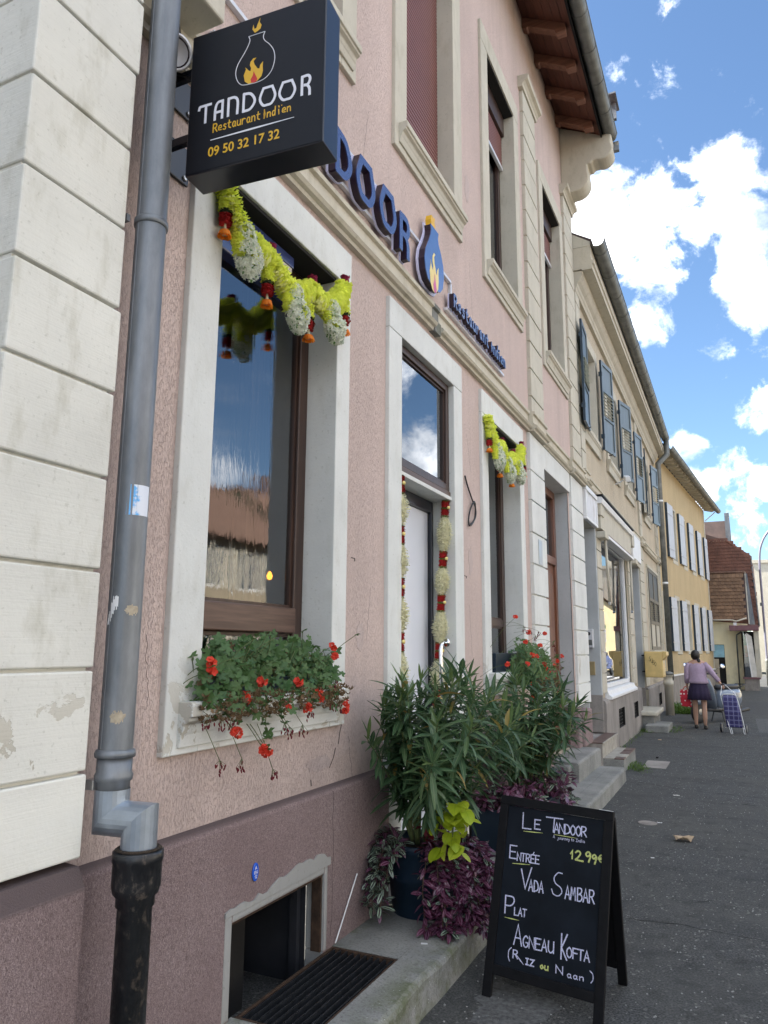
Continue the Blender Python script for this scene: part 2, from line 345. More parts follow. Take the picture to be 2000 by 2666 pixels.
M['letterface'] = simple('blue_letter_face', (.045, .065, .19), .22, 0, .05, spec=.8, coat=.6)
M['vaseface'] = simple('blue_vase_face', (.06, .125, .33), .22, 0, .05, spec=.8, coat=.6)
M['letterside'] = simple('black_letter_side', (.02, .008, .02), .4)
M['gold'] = simple('gold_yellow', (.72, .42, .02), .4, 0, .05)
M['goldp'] = simple('pale_gold_print', (.78, .62, .22), .4, 0, .05)
M['redp'] = simple('red_print', (.55, .03, .02), .5)
M['pinkp'] = simple('pink_print', (.55, .12, .30), .5)
M['signwhite'] = simple('sign_white', (.74, .74, .80), .45, 0, .02)
M['chalk'] = None
def chalkm(name, c0):
    t = NT(name); f = t.noise(t.pos(), 220, 3, .6); c = t.mix(t.ramp(f, .38, .56, .75, 0), c0, tuple(x*.4 for x in c0)); return t.fin(c, .8)
M['chalk'] = chalkm('white_chalk', (.66, .66, .86)); M['chalky'] = chalkm('yellow_chalk', (.62, .66, .22))
def glassm(name, ior=1.9, tint=(.75, .80, .82), rough=.01, wavy=0):
    t = NT(name); n = t.n; t.n.remove(t.b)
    tr = n.new('ShaderNodeBsdfTransparent'); tr.inputs[0].default_value = (*tint, 1); gl = n.new('ShaderNodeBsdfGlossy'); gl.inputs['Roughness'].default_value = rough
    gl.inputs['Color'].default_value = (.95, .97, 1, 1)
    fz = n.new('ShaderNodeFresnel'); fz.inputs[0].default_value = ior; mx_ = n.new('ShaderNodeMixShader')
    if wavy:
        w = t.noise(t.pos((16, 16, 2.3)), 1, 4, .6, 1.6); w2 = t.noise(t.pos((60, 60, 9)), 1, 2, .5, 1); nb = t.bump(w, .010*wavy, 1); nb = t.bump(w2, .0022*wavy, 1, nb)
        t.l.new(nb, gl.inputs['Normal'])
    t.l.new(fz.outputs[0], mx_.inputs[0]); t.l.new(tr.outputs[0], mx_.inputs[1]); t.l.new(gl.outputs[0], mx_.inputs[2]); t.l.new(mx_.outputs[0], t.out.inputs[0])
    return t.m
M['glass'] = glassm('window_glass', 3.2); M['glass_wavy'] = glassm('ripple_glass', 2.6, wavy=.045)
M['mortar'] = stone('grey_mortar', (.33,.33,.32), False, 0, .4)
M['glass_shop'] = glassm('shop_glass', 3.0)
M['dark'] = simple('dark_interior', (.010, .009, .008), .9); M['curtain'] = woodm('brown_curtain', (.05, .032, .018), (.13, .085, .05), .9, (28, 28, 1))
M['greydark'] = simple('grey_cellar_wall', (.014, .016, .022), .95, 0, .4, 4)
def tilem(name, a, b, c3):
    t = NT(name); f = t.noise(t.pos(), 2.5, 6, .7); c = t.mix(t.ramp(f, .35, .65), a, b); c = t.mix(t.rnd(), t.mix(1.0, c, (.68,)*3, 'MULTIPLY'), c)
    m = t.noise(t.pos(), 9, 5, .7); c = t.mix(t.ramp(m, .60, .72, 0, .4), c, c3); return t.fin(c, .85, t.bump(t.noise(t.pos(), 25, 3), .006, .6))
M['tile_brown'] = tilem('brown_clay_tile', (.15, .09, .055), (.25, .15, .09), (.17, .15, .09))
M['tile_red'] = tilem('red_clay_tile', (.14, .065, .048), (.25, .115, .08), (.14, .11, .085))
M['tile_dark'] = tilem('dark_clay_tile', (.05, .035, .035), (.10, .065, .06), (.09, .08, .06))
M['tile_orange'] = tilem('orange_clay_tile', (.13, .075, .05), (.20, .115, .08), (.3, .2, .1))
M['potblue'] = simple('dark_blue_plastic', (.007, .018, .034), .42, 0, .08, 6, spec=.3)
M['soil'] = simple('potting_soil', (.03, .02, .012), .95, 0, .4, 40, .01, 60)
M['rust'] = simple('rusty_iron', (.055, .032, .02), .8, .2, .5, 30, .001, 90)
M['grate'] = simple('dark_grate_iron', (.022, .024, .028), .55, .4, .4, 40, .0008, 80)
M['blueenamel'] = simple('blue_enamel', (.02, .10, .55), .2, 0, .05, coat=.5)
M['mailyellow'] = simple('faded_yellow_steel', (.66, .48, .19), .4, 0, .12, 6)
M['mauve_trim'] = simple('plum_fascia', (.16, .075, .085), .5, 0, .1)
def leafm(name, a, b, vein=None, stripes=None, rough=.42, tl=.35):
    t = NT(name); uvn = t.n.new('ShaderNodeUVMap'); s_ = t.sep(uvn.outputs[0]); ac = t.math('ABSOLUTE', t.math('SUBTRACT', s_[1], .5))
    c = t.mix(t.rnd(), a, b); f = t.noise(t.pos(), 45, 3); c = t.mix(t.ramp(f, .35, .7, .25, 0), c, tuple(x*.55 for x in a))
    if stripes:
        k = t.math('MULTIPLY', t.ramp(ac, .10, .16), t.ramp(ac, .36, .29)); c = t.mix(k, c, stripes)
    if vein: c = t.mix(t.ramp(ac, .05, .02), c, vein)
    t.fin(c, rough, spec=.5); df = t.n.new('ShaderNodeBsdfTranslucent'); t.l.new(c, df.inputs[0]); ms = t.n.new('ShaderNodeMixShader'); ms.inputs[0].default_value = tl
    t.l.new(t.b.outputs[0], ms.inputs[1]); t.l.new(df.outputs[0], ms.inputs[2]); t.l.new(ms.outputs[0], t.out.inputs[0]); return t.m
M['ole'] = leafm('oleander_leaf', (.055, .12, .055), (.11, .185, .075), (.22, .28, .14), rough=.38)
M['ole2'] = leafm('young_oleander_leaf', (.11, .18, .06), (.15, .22, .075), (.16, .22, .09), rough=.4)
M['ger'] = leafm('geranium_leaf', (.055, .14, .045), (.11, .20, .06), rough=.5)
M['gerdry'] = leafm('dry_geranium_leaf', (.16, .10, .05), (.24, .16, .085), rough=.8)
M['tradg'] = leafm('striped_green_leaf', (.018, .035, .022), (.035, .018, .034), None, (.27, .36, .26), rough=.3, tl=.15)
M['tradp'] = leafm('striped_purple_leaf', (.055, .010, .038), (.105, .012, .040), None, (.19, .10, .15), rough=.3, tl=.15)
M['coleus'] = leafm('lime_coleus_leaf', (.38, .50, .02), (.50, .58, .04), (.3, .42, .02), rough=.5)
M['coleusred'] = leafm('wine_red_leaf', (.14, .01, .02), (.22, .015, .03), rough=.5)
M['weed'] = leafm('weed_leaf', (.08, .15, .02), (.14, .24, .04), rough=.6)
M['stem'] = simple('green_stem', (.10, .13, .045), .7, 0, .25, 20); M['stemd'] = simple('brown_stem', (.10, .065, .04), .8)
M['petalred'] = leafm('red_petal', (.72, .045, .02), (.80, .07, .03), rough=.6, tl=.3)
M['petalyel'] = simple('yellow_cloth_petal', (.80, .84, .04), .8, 0, .22, 30); M['petalyel2'] = simple('pale_yellow_petal', (.82, .84, .32), .8, 0, .12, 30)
M['petalwht'] = simple('cream_cloth_petal', (.84, .82, .62), .85, 0, .14, 40); M['petaljas'] = simple('white_green_jasmine', (.88, .93, .76), .8, 0, .22, 75)
M['petaljasg'] = simple('green_jasmine', (.16, .32, .10), .8, 0, .3, 40)
M['petalred2'] = simple('deep_red_felt', (.42, .012, .012), .9, 0, .25, 60); M['petalmag'] = simple('magenta_felt', (.26, .012, .07), .9, 0, .25, 60)
M['petaldk'] = simple('dark_green_felt', (.025, .04, .012), .9); M['petalora'] = simple('orange_petal', (.95, .28, .02), .7, 0, .2, 30); M['petalgreen'] = simple('olive_felt', (.14, .17, .025), .9)

def cloth(m, f=.45):
    nt = m.node_tree; b = nt.nodes['Principled BSDF']; d = nt.nodes.new('ShaderNodeBsdfTranslucent'); x = nt.nodes.new('ShaderNodeMixShader'); x.inputs[0].default_value = f
    nt.links.new(b.inputs['Base Color'].links[0].from_socket, d.inputs[0]); nt.links.new(b.outputs[0], x.inputs[1]); nt.links.new(d.outputs[0], x.inputs[2]); nt.links.new(x.outputs[0], nt.nodes['Material Output'].inputs[0])
M['petalyel'] = simple('yellow_cloth_petal_', (.86, .94, .16), .8, 0, .12, 30); M['petalyel2'] = simple('pale_yellow_petal_', (.90, .92, .42), .8, 0, .10, 30)
for k_ in ('petalyel', 'petalyel2', 'petalwht', 'petaljas', 'petalora', 'petaljasg'): cloth(M[k_])
M['oleyel'] = leafm('yellowed_oleander_leaf', (.30, .26, .06), (.38, .24, .08), (.35, .33, .12), rough=.5)
# ================================================================ ground, pavement, road
XF, XW, XP = -1.87, -1.90, -1.86
def sheet(name, x0, x1, y0, y1, z, mat): return struct(MB().quad((x0,y0,z),(x1,y0,z),(x1,y1,z),(x0,y1,z)).build(name, mat))
M['earth'] = simple('dull_ground', (.10, .10, .085), .95, var=.3, vs=.2)
sheet('ground', -600, 900, -400, 1500, -.17, M['earth'])
sheet('road', 2.3, 9.2, -60, 58, -.125, M['road'])
sheet('crossing_road', -60, 120, 46, 58, -.121, M['road'])
struct(MB().box(-3.2, 2.1, -40, 46, -.16, 0).build('pavement', M['asphalt']))
struct(MB().box(9.4, 12.2, -40, 46, -.16, 0).build('far_pavement', M['asphalt']))
M['kerb'] = stone('granite_kerb', (.34, .33, .32), False)
k = MB()
for y in range(-40, 46): k.box(2.102, 2.296, y+.006, y+.994, -.16, .006)
for y in range(-40, 46): k.box(9.202, 9.396, y+.006, y+.994, -.16, .006)
struct(k.build('kerb', M['kerb'], bevel=0))
mk_ = MB()
for y in range(-30, 45, 4): mk_.quad((5.7,y,-.121),(5.8,y,-.121),(5.8,y+2,-.121),(5.7,y+2,-.121))
for x in range(0, 24): mk_.quad((2.4+x*.9,46.6,-.117),(2.9+x*.9,46.6,-.117),(2.9+x*.9,49.4,-.117),(2.4+x*.9,49.4,-.117))
struct(mk_.build('road_marking', M['white']))
# concrete platform along the foot of the pink house, with the grated light well cut into it
PLZ = .155
def rough_slab(x0, x1, y0, y1, z0, z1, n=24, amp=.007, hole=None):
    """block with a slightly worn, wavering outer edge"""
    mb = MB(); ys = [y0+(y1-y0)*i/n for i in range(n+1)]; rings = []
    for i, y in enumerate(ys):
        a = amp*(random.random()-.5)*2; b = amp*(random.random()-.5)*2
        rings.append([(x0,y,z0),(x1+a*.4,y,z0),(x1+a,y,z1-.022+b*.6),(x1-.007+a,y,z1-.007+b*.5),(x1-.024+a,y,z1+b*.25),(x0,y,z1)])
    mb.loft(rings); return mb
platform = [rough_slab(-1.511, -1.33, .4, 9.72, 0, PLZ, 90), MB().box(-1.87, -1.513, .4, 2.608, 0, PLZ), MB().box(-1.87, -1.513, 3.392, 9.72, 0, PLZ)]
pm = MB()
for q in platform: pm.add(q.v, q.f)
struct(pm.build('platform', M['concrete']))
wl_ = MB(); wl_.quad((-2.3,2.612,-.5),(-1.513,2.612,-.5),(-1.513,3.388,-.5),(-2.3,3.388,-.5))
wl_.quad((-1.5129,2.61,-.5),(-1.5129,3.39,-.5),(-1.5129,3.39,.15),(-1.5129,2.61,.15)); wl_.quad((-1.86,3.3895,-.5),(-1.513,3.3895,-.5),(-1.513,3.3895,.15),(-1.86,3.3895,.15)); wl_.quad((-1.513,2.6105,-.5),(-1.86,2.6105,-.5),(-1.86,2.6105,.15),(-1.513,2.6105,.15))
struct(wl_.build('light_well', M['greydark']))

# ================================================================ facade tools
def wall_sheet(name, mat, parent, x, y0, y1, z0, z1, holes, thick=.02):
    ys = sorted({y0, y1, *[a for h in holes for a in h[:2]]}); zs = sorted({z0, z1, *[a for h in holes for a in h[2:]]}); mb = MB()
    ys = [a for a in ys if y0 <= a <= y1]; zs = [a for a in zs if z0 <= a <= z1]
    for i in range(len(ys)-1):
        for j in range(len(zs)-1):
            cy, cz = (ys[i]+ys[i+1])/2, (zs[j]+zs[j+1])/2
            if any(h[0] < cy < h[1] and h[2] < cz < h[3] for h in holes): continue
            mb.quad((x, ys[i], zs[j]), (x, ys[i+1], zs[j]), (x, ys[i+1], zs[j+1]), (x, ys[i], zs[j+1]))
    return mb.build(name, mat, parent)
def surround(parent, mat, y0, y1, z0, z1, iy0, iy1, iz0, iz1, xf, depth, bottom=True):
    """four stones round an opening; their inner faces are the reveal"""
    xb = xf-depth
    MB().box(xb, xf, y0, y1, iz1, z1).build('lintel', mat, parent, bevel=.005)
    MB().box(xb, xf-.002, y0, iy0, z0, iz1-.0015).build('jamb', mat, parent, bevel=.005)
    MB().box(xb, xf-.002, iy1, y1, z0, iz1-.0015).build('jamb', mat, parent, bevel=.005)
    if bottom: MB().box(xb, xf-.004, iy0+.001, iy1-.001, z0, iz0).build('sill_block', mat, parent, bevel=.005)
def moulding(prof, y0, y1, mirror=True):
    """profile [(x,z)] swept along y"""
    n = len(prof); return MB().add([(x, y0, z) for x, z in prof]+[(x, y1, z) for x, z in prof],
        [tuple(range(n)), tuple(range(2*n-1, n-1, -1))]+[(i, i+n, (i+1)%n+n, (i+1)%n) for i in range(n)])
def sill_profile(x, z, w=.06, h=.17):
    return [(x-.03,z-h),(x+w*.15,z-h),(x+w*.28,z-h*.72),(x+w*.35,z-h*.66),(x+w*.45,z-h*.5),(x+w*.8,z-h*.42),(x+w*.8,z-h*.34),(x+w,z-h*.32),(x+w,z-h*.04),(x+w*.9,z),(x-.03,z)]
def casement(parent, name, y0, y1, z0, z1, x, mat, glass, fw=.07, mull=None, rails=(), th=.06, bar=.06):
    """frame (part) with rail and pane sub-parts; opening given by outer limits, front face at x"""
    f = MB(); f.box(x-th, x, y0, y0+fw, z0, z1); f.box(x-th, x, y1-fw, y1, z0, z1); f.box(x-th, x, y0+fw, y1-fw, z1-fw, z1); f.box(x-th, x, y0+fw, y1-fw, z0, z0+fw)
    fr = f.build(name, mat, parent, bevel=.006)
    zs = [z0+fw]+[r for r in rails]+[z1-fw]; ys = [y0+fw]+([mull] if mull else [])+[y1-fw]
    for r in rails: MB().box(x-th+.004, x-.006, y0+fw+.001, y1-fw-.001, r-bar/2, r+bar/2).build('glazing_rail', mat, fr, bevel=.005)
    if mull: MB().box(x-th+.004, x+.004, mull-bar/2, mull+bar/2, z0+fw+.001, z1-fw-.001).build('mullion', mat, fr, bevel=.005)
    for i in range(len(zs)-1):
        for j in range(len(ys)-1):
            a0 = ys[j]+(bar/2 if (mull and j) else 0); a1 = ys[j+1]-(bar/2 if (mull and j < len(ys)-2) else 0)
            b0 = zs[i]+(bar/2 if i else 0); b1 = zs[i+1]-(bar/2 if i < len(zs)-2 else 0)
            # inner glazing bead, then the pane
            g = MB(); bd = .016; xx = x-.018
            g.box(xx-.02, xx, a0, a0+bd, b0, b1); g.box(xx-.02, xx, a1-bd, a1, b0, b1); g.box(xx-.02, xx, a0+bd, a1-bd, b1-bd, b1); g.box(xx-.02, xx, a0+bd, a1-bd, b0, b0+bd)
            g.build('glazing_bead', mat, fr)
            MB().quad((xx-.012,a0,b0),(xx-.012,a1,b0),(xx-.012,a1,b1),(xx-.012,a0,b1)).build('pane', glass, fr)
    return fr
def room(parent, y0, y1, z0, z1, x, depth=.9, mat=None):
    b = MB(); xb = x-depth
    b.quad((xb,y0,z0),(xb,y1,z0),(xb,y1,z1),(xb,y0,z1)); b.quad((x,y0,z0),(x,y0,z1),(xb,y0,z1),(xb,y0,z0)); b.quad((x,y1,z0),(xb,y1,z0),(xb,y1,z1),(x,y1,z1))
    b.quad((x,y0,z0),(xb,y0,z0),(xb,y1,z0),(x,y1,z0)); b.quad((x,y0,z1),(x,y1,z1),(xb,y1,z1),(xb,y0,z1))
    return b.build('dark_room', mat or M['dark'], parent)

# ================================================================ pink house
PH = thing('pink_house', 'pink rendered restaurant house with cream corner quoins and red-brown eaves', 'house', (-1.9, 1.3, 0))
G = [(2.14, 3.50, 1.17, 3.80, 2.33, 3.35, 1.36, 3.59), (4.03, 5.42, .155, 3.80, 4.23, 5.23, .155, 3.59), (5.94, 7.34, 1.17, 3.80, 6.11, 7.18, 1.36, 3.59)]
U = [(2.14, 3.52, 4.95, 7.72, 2.34, 3.34, 5.14, 7.50), (4.10, 5.50, 4.95, 7.72, 4.30, 5.30, 5.14, 7.50), (6.12, 7.50, 4.95, 7.72, 6.33, 7.32, 5.14, 7.50), (8.50, 9.92, 4.95, 7.72, 8.70, 9.74, 5.14, 7.50)]
holes = [h[:4] for h in G]+[h[:4] for h in U]+[(8.24, 9.70, 0, 3.60), (2.575, 3.30, 0, .50)]
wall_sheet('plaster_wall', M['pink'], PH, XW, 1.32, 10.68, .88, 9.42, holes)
MB().quad((-10,1.33,0),(XW,1.33,0),(XW,1.33,9.42),(-10,1.33,9.42)).build('side_wall', M['pink'], PH)
MB().quad((XW,10.68,7.3),(-10,10.68,7.3),(-10,10.68,9.42),(XW,10.68,9.42)).build('gable_wall', M['pink'], PH)
for i, g in enumerate(G): surround(PH, M['stone'], *g, XF, .20, bottom=(i != 1))
for g in U: surround(PH, M['stone2'], *g, XF, .20)
for g in G[::2]: moulding(sill_profile(XF, 1.36, .062, .165), g[0]+.07, g[1]-.07).build('window_sill', M['stone'], PH, bevel=.004)
for g in U: moulding(sill_profile(XF, 5.15, .065, .15), g[0]+.06, g[1]-.05).build('window_sill', M['stone2'], PH, bevel=.004)
# ground floor windows
for g in G[::2]+U: MB().box(-2.04, -1.886, g[4]+.002, g[5]-.002, g[7]-.018, g[7]-.001).build('dark_soffit_sheet', M['dark'], PH)  # dark sheet added under each lintel to darken its underside
c1 = casement(PH, 'window', 2.335, 3.345, 1.362, 3.585, -2.05, M['brown'], M['glass_wavy'], fw=.085, rails=(1.69,), bar=.13)
MB().box(-2.085, -2.035, 2.42, 3.26, 1.63, 1.755).build('panel_rail', M['brownh'], c1, bevel=.006)
MB().box(-2.09, -2.02, 2.34, 3.34, 3.37, 3.50).build('roller_shutter_box', M['letterface'], PH, bevel=.008)
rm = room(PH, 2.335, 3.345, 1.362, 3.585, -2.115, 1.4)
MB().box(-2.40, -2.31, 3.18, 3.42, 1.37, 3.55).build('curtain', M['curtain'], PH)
E3 = NT('warm_lamp'); E3.b.inputs['Emission Color'].default_value = (1, .32, .02, 1); E3.b.inputs['Emission Strength'].default_value = 1.1
lp = MB().lathe([(.004,0),(.013,.006),(.016,.022),(.008,.040),(.003,.045)], (-2.19, 3.24, 1.905), 12).build('table_lamp', E3.m, None, smooth=True); tag(lp, 'small orange lamp glowing behind the rippled pane of the first window', 'lamp')
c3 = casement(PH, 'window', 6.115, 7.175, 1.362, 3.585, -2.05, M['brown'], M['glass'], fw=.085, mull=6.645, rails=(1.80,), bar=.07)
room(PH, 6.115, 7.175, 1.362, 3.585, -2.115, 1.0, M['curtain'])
# upper windows with roller shutters
for i, (g, drop) in enumerate(zip(U, (5.16, 5.16, 6.87, 6.90))):
    casement(PH, 'window', g[4]+.005, g[5]-.005, g[6]+.002, g[7]-.002, -2.045, M['brown'], M['glass'], fw=.075, mull=(g[4]+g[5])/2, bar=.07)
    room(PH, g[4]+.005, g[5]-.005, g[6]+.002, g[7]-.002, -2.11, .8)
    sh_ = MB().box(-2.035, -2.025, g[4]+.01, g[5]-.01, drop, g[7]-.26).build('roller_shutter', M['rafter'], PH)
    n = int((g[7]-.26-drop)/.037)
    sm = MB(); sm.add([(0,g[4]+.012,.001),(.009,g[4]+.012,.006),(.009,g[4]+.012,.028),(0,g[4]+.012,.035),(0,g[5]-.012,.001),(.009,g[5]-.012,.006),(.009,g[5]-.012,.028),(0,g[5]-.012,.035)],
                      [(0,1,5,4),(1,2,6,5),(2,3,7,6),(0,3,2,1),(4,5,6,7)])
    M.setdefault('rsh', simple('red_brown_shutter_slat', (.20, .085, .075), .42, 0, .06, 3))
    me = sm.mesh('shutter_slat', M['rsh'])
    for k_ in range(n): link('shutter_slat', me, sh_, loc=(-2.0248, 0, drop+k_*.037))
    if drop > 6: MB().box(-2.04, -2.006, g[4]+.011, g[5]-.011, drop-.045, drop-.002).build('bottom_rail', M['aluw'], sh_, bevel=.004)
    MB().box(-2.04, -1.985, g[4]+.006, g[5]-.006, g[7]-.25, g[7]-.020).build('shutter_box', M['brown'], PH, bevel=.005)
# restaurant door: fanlight, transom beam, dark frame, white leaf
casement(PH, 'fanlight', 4.232, 5.228, 2.735, 3.588, -1.915, M['brown'], M['glass'], fw=.055)
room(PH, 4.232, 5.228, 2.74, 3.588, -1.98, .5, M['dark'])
MB().box(-2.05, -1.905, 4.233, 5.227, 2.695, 2.734).build('transom_beam', M['brownh'], PH, bevel=.006)
MB().box(-2.16, -1.895, 4.233, 5.227, 2.665, 2.694).build('transom_drip', M['stone'], PH, bevel=.004)
df_ = MB(); df_.box(-2.13, -2.05, 4.235, 4.265, .156, 2.664); df_.box(-2.13, -2.05, 5.19, 5.228, .156, 2.664); df_.box(-2.13, -2.05, 4.265, 5.19, 2.58, 2.664)
df_.build('door_frame', M['black'], PH, bevel=.005)
MB().box(-2.11, -2.08, 4.268, 5.187, .17, 2.577).build('door_leaf', M['doorwhite'], PH, bevel=.004)
h = MB(); hy = 5.13
h.tube([(-1.955,5.228,1.60),(-1.955,5.16,1.60),(-1.955,hy+.005,1.585),(-1.955,hy-.01,1.55),(-1.955,hy-.01,1.33),(-1.955,hy+.005,1.295),(-1.955,5.16,1.28),(-1.955,5.228,1.28)], .0145, 12)
h.lathe([(.034,0),(.036,.004),(.034,.010),(.016,.013)], (-1.955,5.229,1.60), 16, (0,-1,0)); h.lathe([(.034,0),(.036,.004),(.034,.010),(.016,.013)], (-1.955,5.229,1.28), 16, (0,-1,0))
h.build('grab_handle', M['chrome'], PH, smooth=True)
# brown house door (between the two pilasters)
MB().box(-2.20, XF-.004, 8.20, 9.75, 3.60, 3.862).build('door_lintel', M['stone'], PH, bevel=.005)
MB().box(-2.22, -1.91, 9.702, 9.78, .845, 3.598).build('door_reveal', M['reveal'], PH, bevel=.003); MB().box(-2.22, -1.905, 9.70, 9.79, .35, .843).build('door_reveal_base', M['plinth'], PH)
MB().box(-2.22, -1.9, 8.15, 8.238, .35, 3.598).build('door_reveal', M['reveal'], PH)
dd = MB(); dd.box(-2.16,-2.07,8.24,8.33,.35,3.598); dd.box(-2.16,-2.07,9.61,9.70,.35,3.598); dd.box(-2.16,-2.07,8.33,9.61,3.50,3.598); dd.box(-2.16,-2.06,8.33,9.61,2.62,2.72)
dd = dd.build('house_door', M['doorwood'], PH, bevel=.006)
MB().box(-2.15,-2.10,8.33,8.96,.36,2.62).build('door_leaf', M['doorwood'], dd, bevel=.006); MB().box(-2.15,-2.10,8.975,9.61,.36,2.62).build('door_leaf', M['doorwood'], dd, bevel=.006)
for a in (8.40, 9.04):
    for z0_, z1_ in ((.5,1.2),(1.3,2.5)): MB().box(-2.10,-2.085,a,a+.48,z0_,z1_).build('door_panel', M['doorwood'], dd, bevel=.01)
MB().quad((-2.11,8.33,2.72),(-2.11,9.61,2.72),(-2.11,9.61,3.50),(-2.11,8.33,3.50)).build('pane', M['glass'], dd); room(PH, 8.24, 9.7, 2.7, 3.59, -2.17, .5)
# plinth (with the cellar opening cut out), chamfered top
wall_sheet('plinth_face', M['plinth'], PH, XP, 1.70, 8.22, 0, .855, [(4.03,5.42,.155,.9), (2.575,3.30,-.1,.50)])
for a, b in ((1.70, 4.028), (5.422, 8.22)): moulding([(XP-.06,.80),(XP,.8551),(XP-.006,.872),(XW-.004,.889),(XW-.05,.889)][::-1], a, b).build('plinth_cap', M['plinth'], PH)
MB().box(XP-.15, XP, 4.0, 5.45, 0, .156).build('threshold', M['concrete'], PH)
moulding([(-1.97,-.02),(-1.75,-.02),(-1.745,.875),(-1.775,.93),(-1.97,.945)][::-1], 1.26, 1.702).build('corner_plinth', M['plinth'], PH)
# crack in the plinth and hairline cracks in the render, as thin dark tubes
for pts in ([(3.375,.86),(3.37,.70),(3.39,.56),(3.375,.45),(3.38,.30),(3.365,.17)], ):
    MB().tube([(XP-.001,a+random.uniform(-.006,.006),b) for a, b in [(p_[0]+(q_[0]-p_[0])*t_, p_[1]+(q_[1]-p_[1])*t_) for p_, q_ in zip(pts, pts[1:]) for t_ in (0,.25,.5,.75)]], .0018, 4).build('crack', M['dark'], PH)
for pts in ([(3.52,1.165),(3.50,1.12),(3.49,1.07)], [(3.46,1.055),(3.44,1.01),(3.40,.965)], [(3.22,.935),(3.225,.905)]):
    MB().tube([(XW-.001,a,b) for a, b in pts], .003, 5).build('crack', M['dark'], PH)
rc = random.Random(8)
for (y, z, L, dy) in ((3.60,1.10,.35,.08),(3.85,1.9,.30,-.05),(2.05,1.6,.25,.03),(5.6,3.3,.30,.10),(5.75,4.9,.5,.06),(3.75,4.95,.45,-.08),(7.45,2.9,.4,.02),(1.95,2.6,.3,.02),(5.62,1.9,.4,.05)):
    pts = [(XW-.0005, y+dy*k/14+rc.uniform(-.007,.007), z-L*k/14) for k in range(15)]
    MB().tube(pts, .0011, 4).build('hairline_crack', M['dark'], PH)
M['patch'] = plaster('smooth_render_repair', (.55,.45,.42), (.42,.33,.31), .3)
for (y, z, r1, r2, sd) in ((3.72,1.62,.05,.09,1),(5.66,2.25,.05,.12,2),(2.02,1.25,.04,.08,3),(3.30,1.00,.12,.04,4),(5.70,5.6,.06,.14,5),(8.0,5.2,.0,.0,6)):
    if r1 > 0:
        rr2 = random.Random(sd); MB().prism([(y+r1*cos(2*pi*k/18)*rr2.uniform(.75,1.15), z+r2*sin(2*pi*k/18)*rr2.uniform(.75,1.15)) for k in range(18)], (XW-.001,0,0), (0,1,0), (0,0,1), (1,0,0), .0025).build('render_repair', M['patch'], PH)
# cellar opening: mortar collar, rusty angle frame, deep dark recess
b_ = MB(); oy0, oy1, oz = 2.575, 3.30, .50
b_.box(XP-.10, XP+.004, oy0-.045, oy0, .157, oz+.03); b_.box(XP-.10, XP+.004, oy1, oy1+.03, .157, oz+.03); b_.box(XP-.10, XP-.001, oy0-.045, oy0, -.5, .1569); b_.box(XP-.10, XP-.001, oy1, oy1+.03, -.5, .1569); b_.box(XP-.10, XP+.004, oy0+.001, oy1-.001, oz, oz+.03)
b_.build('mortar_surround', M['mortar'], PH, bevel=.008)
random.seed(3)
top = [(oy0-.05+ (oy1-oy0+.10)*i/26, oz+.045+random.random()*.022+(.022 if 10 < i < 26 else 0)+(.018 if 14 < i < 25 else 0)) for i in range(27)]
MB().prism([(oy0-.05, oz+.0305), (oy1+.05, oz+.0305)]+top[::-1], (XP+.001,0,0), (0,1,0), (0,0,1), (1,0,0), .006).build('mortar_patch', M['mortar'], PH)
fr_ = MB(); fr_.box(XP-.06, XP-.01, oy0+.001, oy0+.014, .157, oz-.001); fr_.box(XP-.06, XP-.01, oy0+.015, oy1-.015, oz-.014, oz-.001); fr_.box(XP-.06, XP-.01, oy1-.014, oy1-.001, .157, oz-.001); fr_.build('angle_frame', M['rust'], PH)
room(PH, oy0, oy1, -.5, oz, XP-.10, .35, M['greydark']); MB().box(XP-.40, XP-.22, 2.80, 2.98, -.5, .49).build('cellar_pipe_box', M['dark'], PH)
MB().box(XP-.16, XP-.12, 3.255, 3.285, .0, .49).build('cellar_post', M['greydark'], PH)
# string course
SC = [(XW-.03,3.865),(XF+.004,3.865),(XF+.010,3.885),(XF+.032,3.893),(XF+.045,3.912),(XF+.032,3.930),(XF+.012,3.936),(XF+.006,3.95),(XF-.004,3.955),(XF-.006,4.045),(XF+.016,4.052),(XF+.016,4.082),(XW-.03,4.09)]
for a, b in ((1.71, 4.78), (4.90, 7.60)): moulding(SC, a, b).build('string_course', M['cornice'], PH)
moulding([(XW-.03,3.86),(XF+.018,3.86),(XF+.02,3.95),(XF,3.955),(XF-.004,4.045),(XF+.016,4.052),(XF+.016,4.082),(XW-.03,4.09)], 4.781, 4.899).build('string_course_repair', M['concrete'], PH)
SCw = [(x+.05 if x > XW else x, z) for x, z in SC]
for a, b in ((7.602, 8.23), (9.74, 10.66)): moulding(SCw, a, b).build('string_course', M['cornice'], PH)
moulding(SC, 8.231, 9.739).build('string_course', M['cornice'], PH)
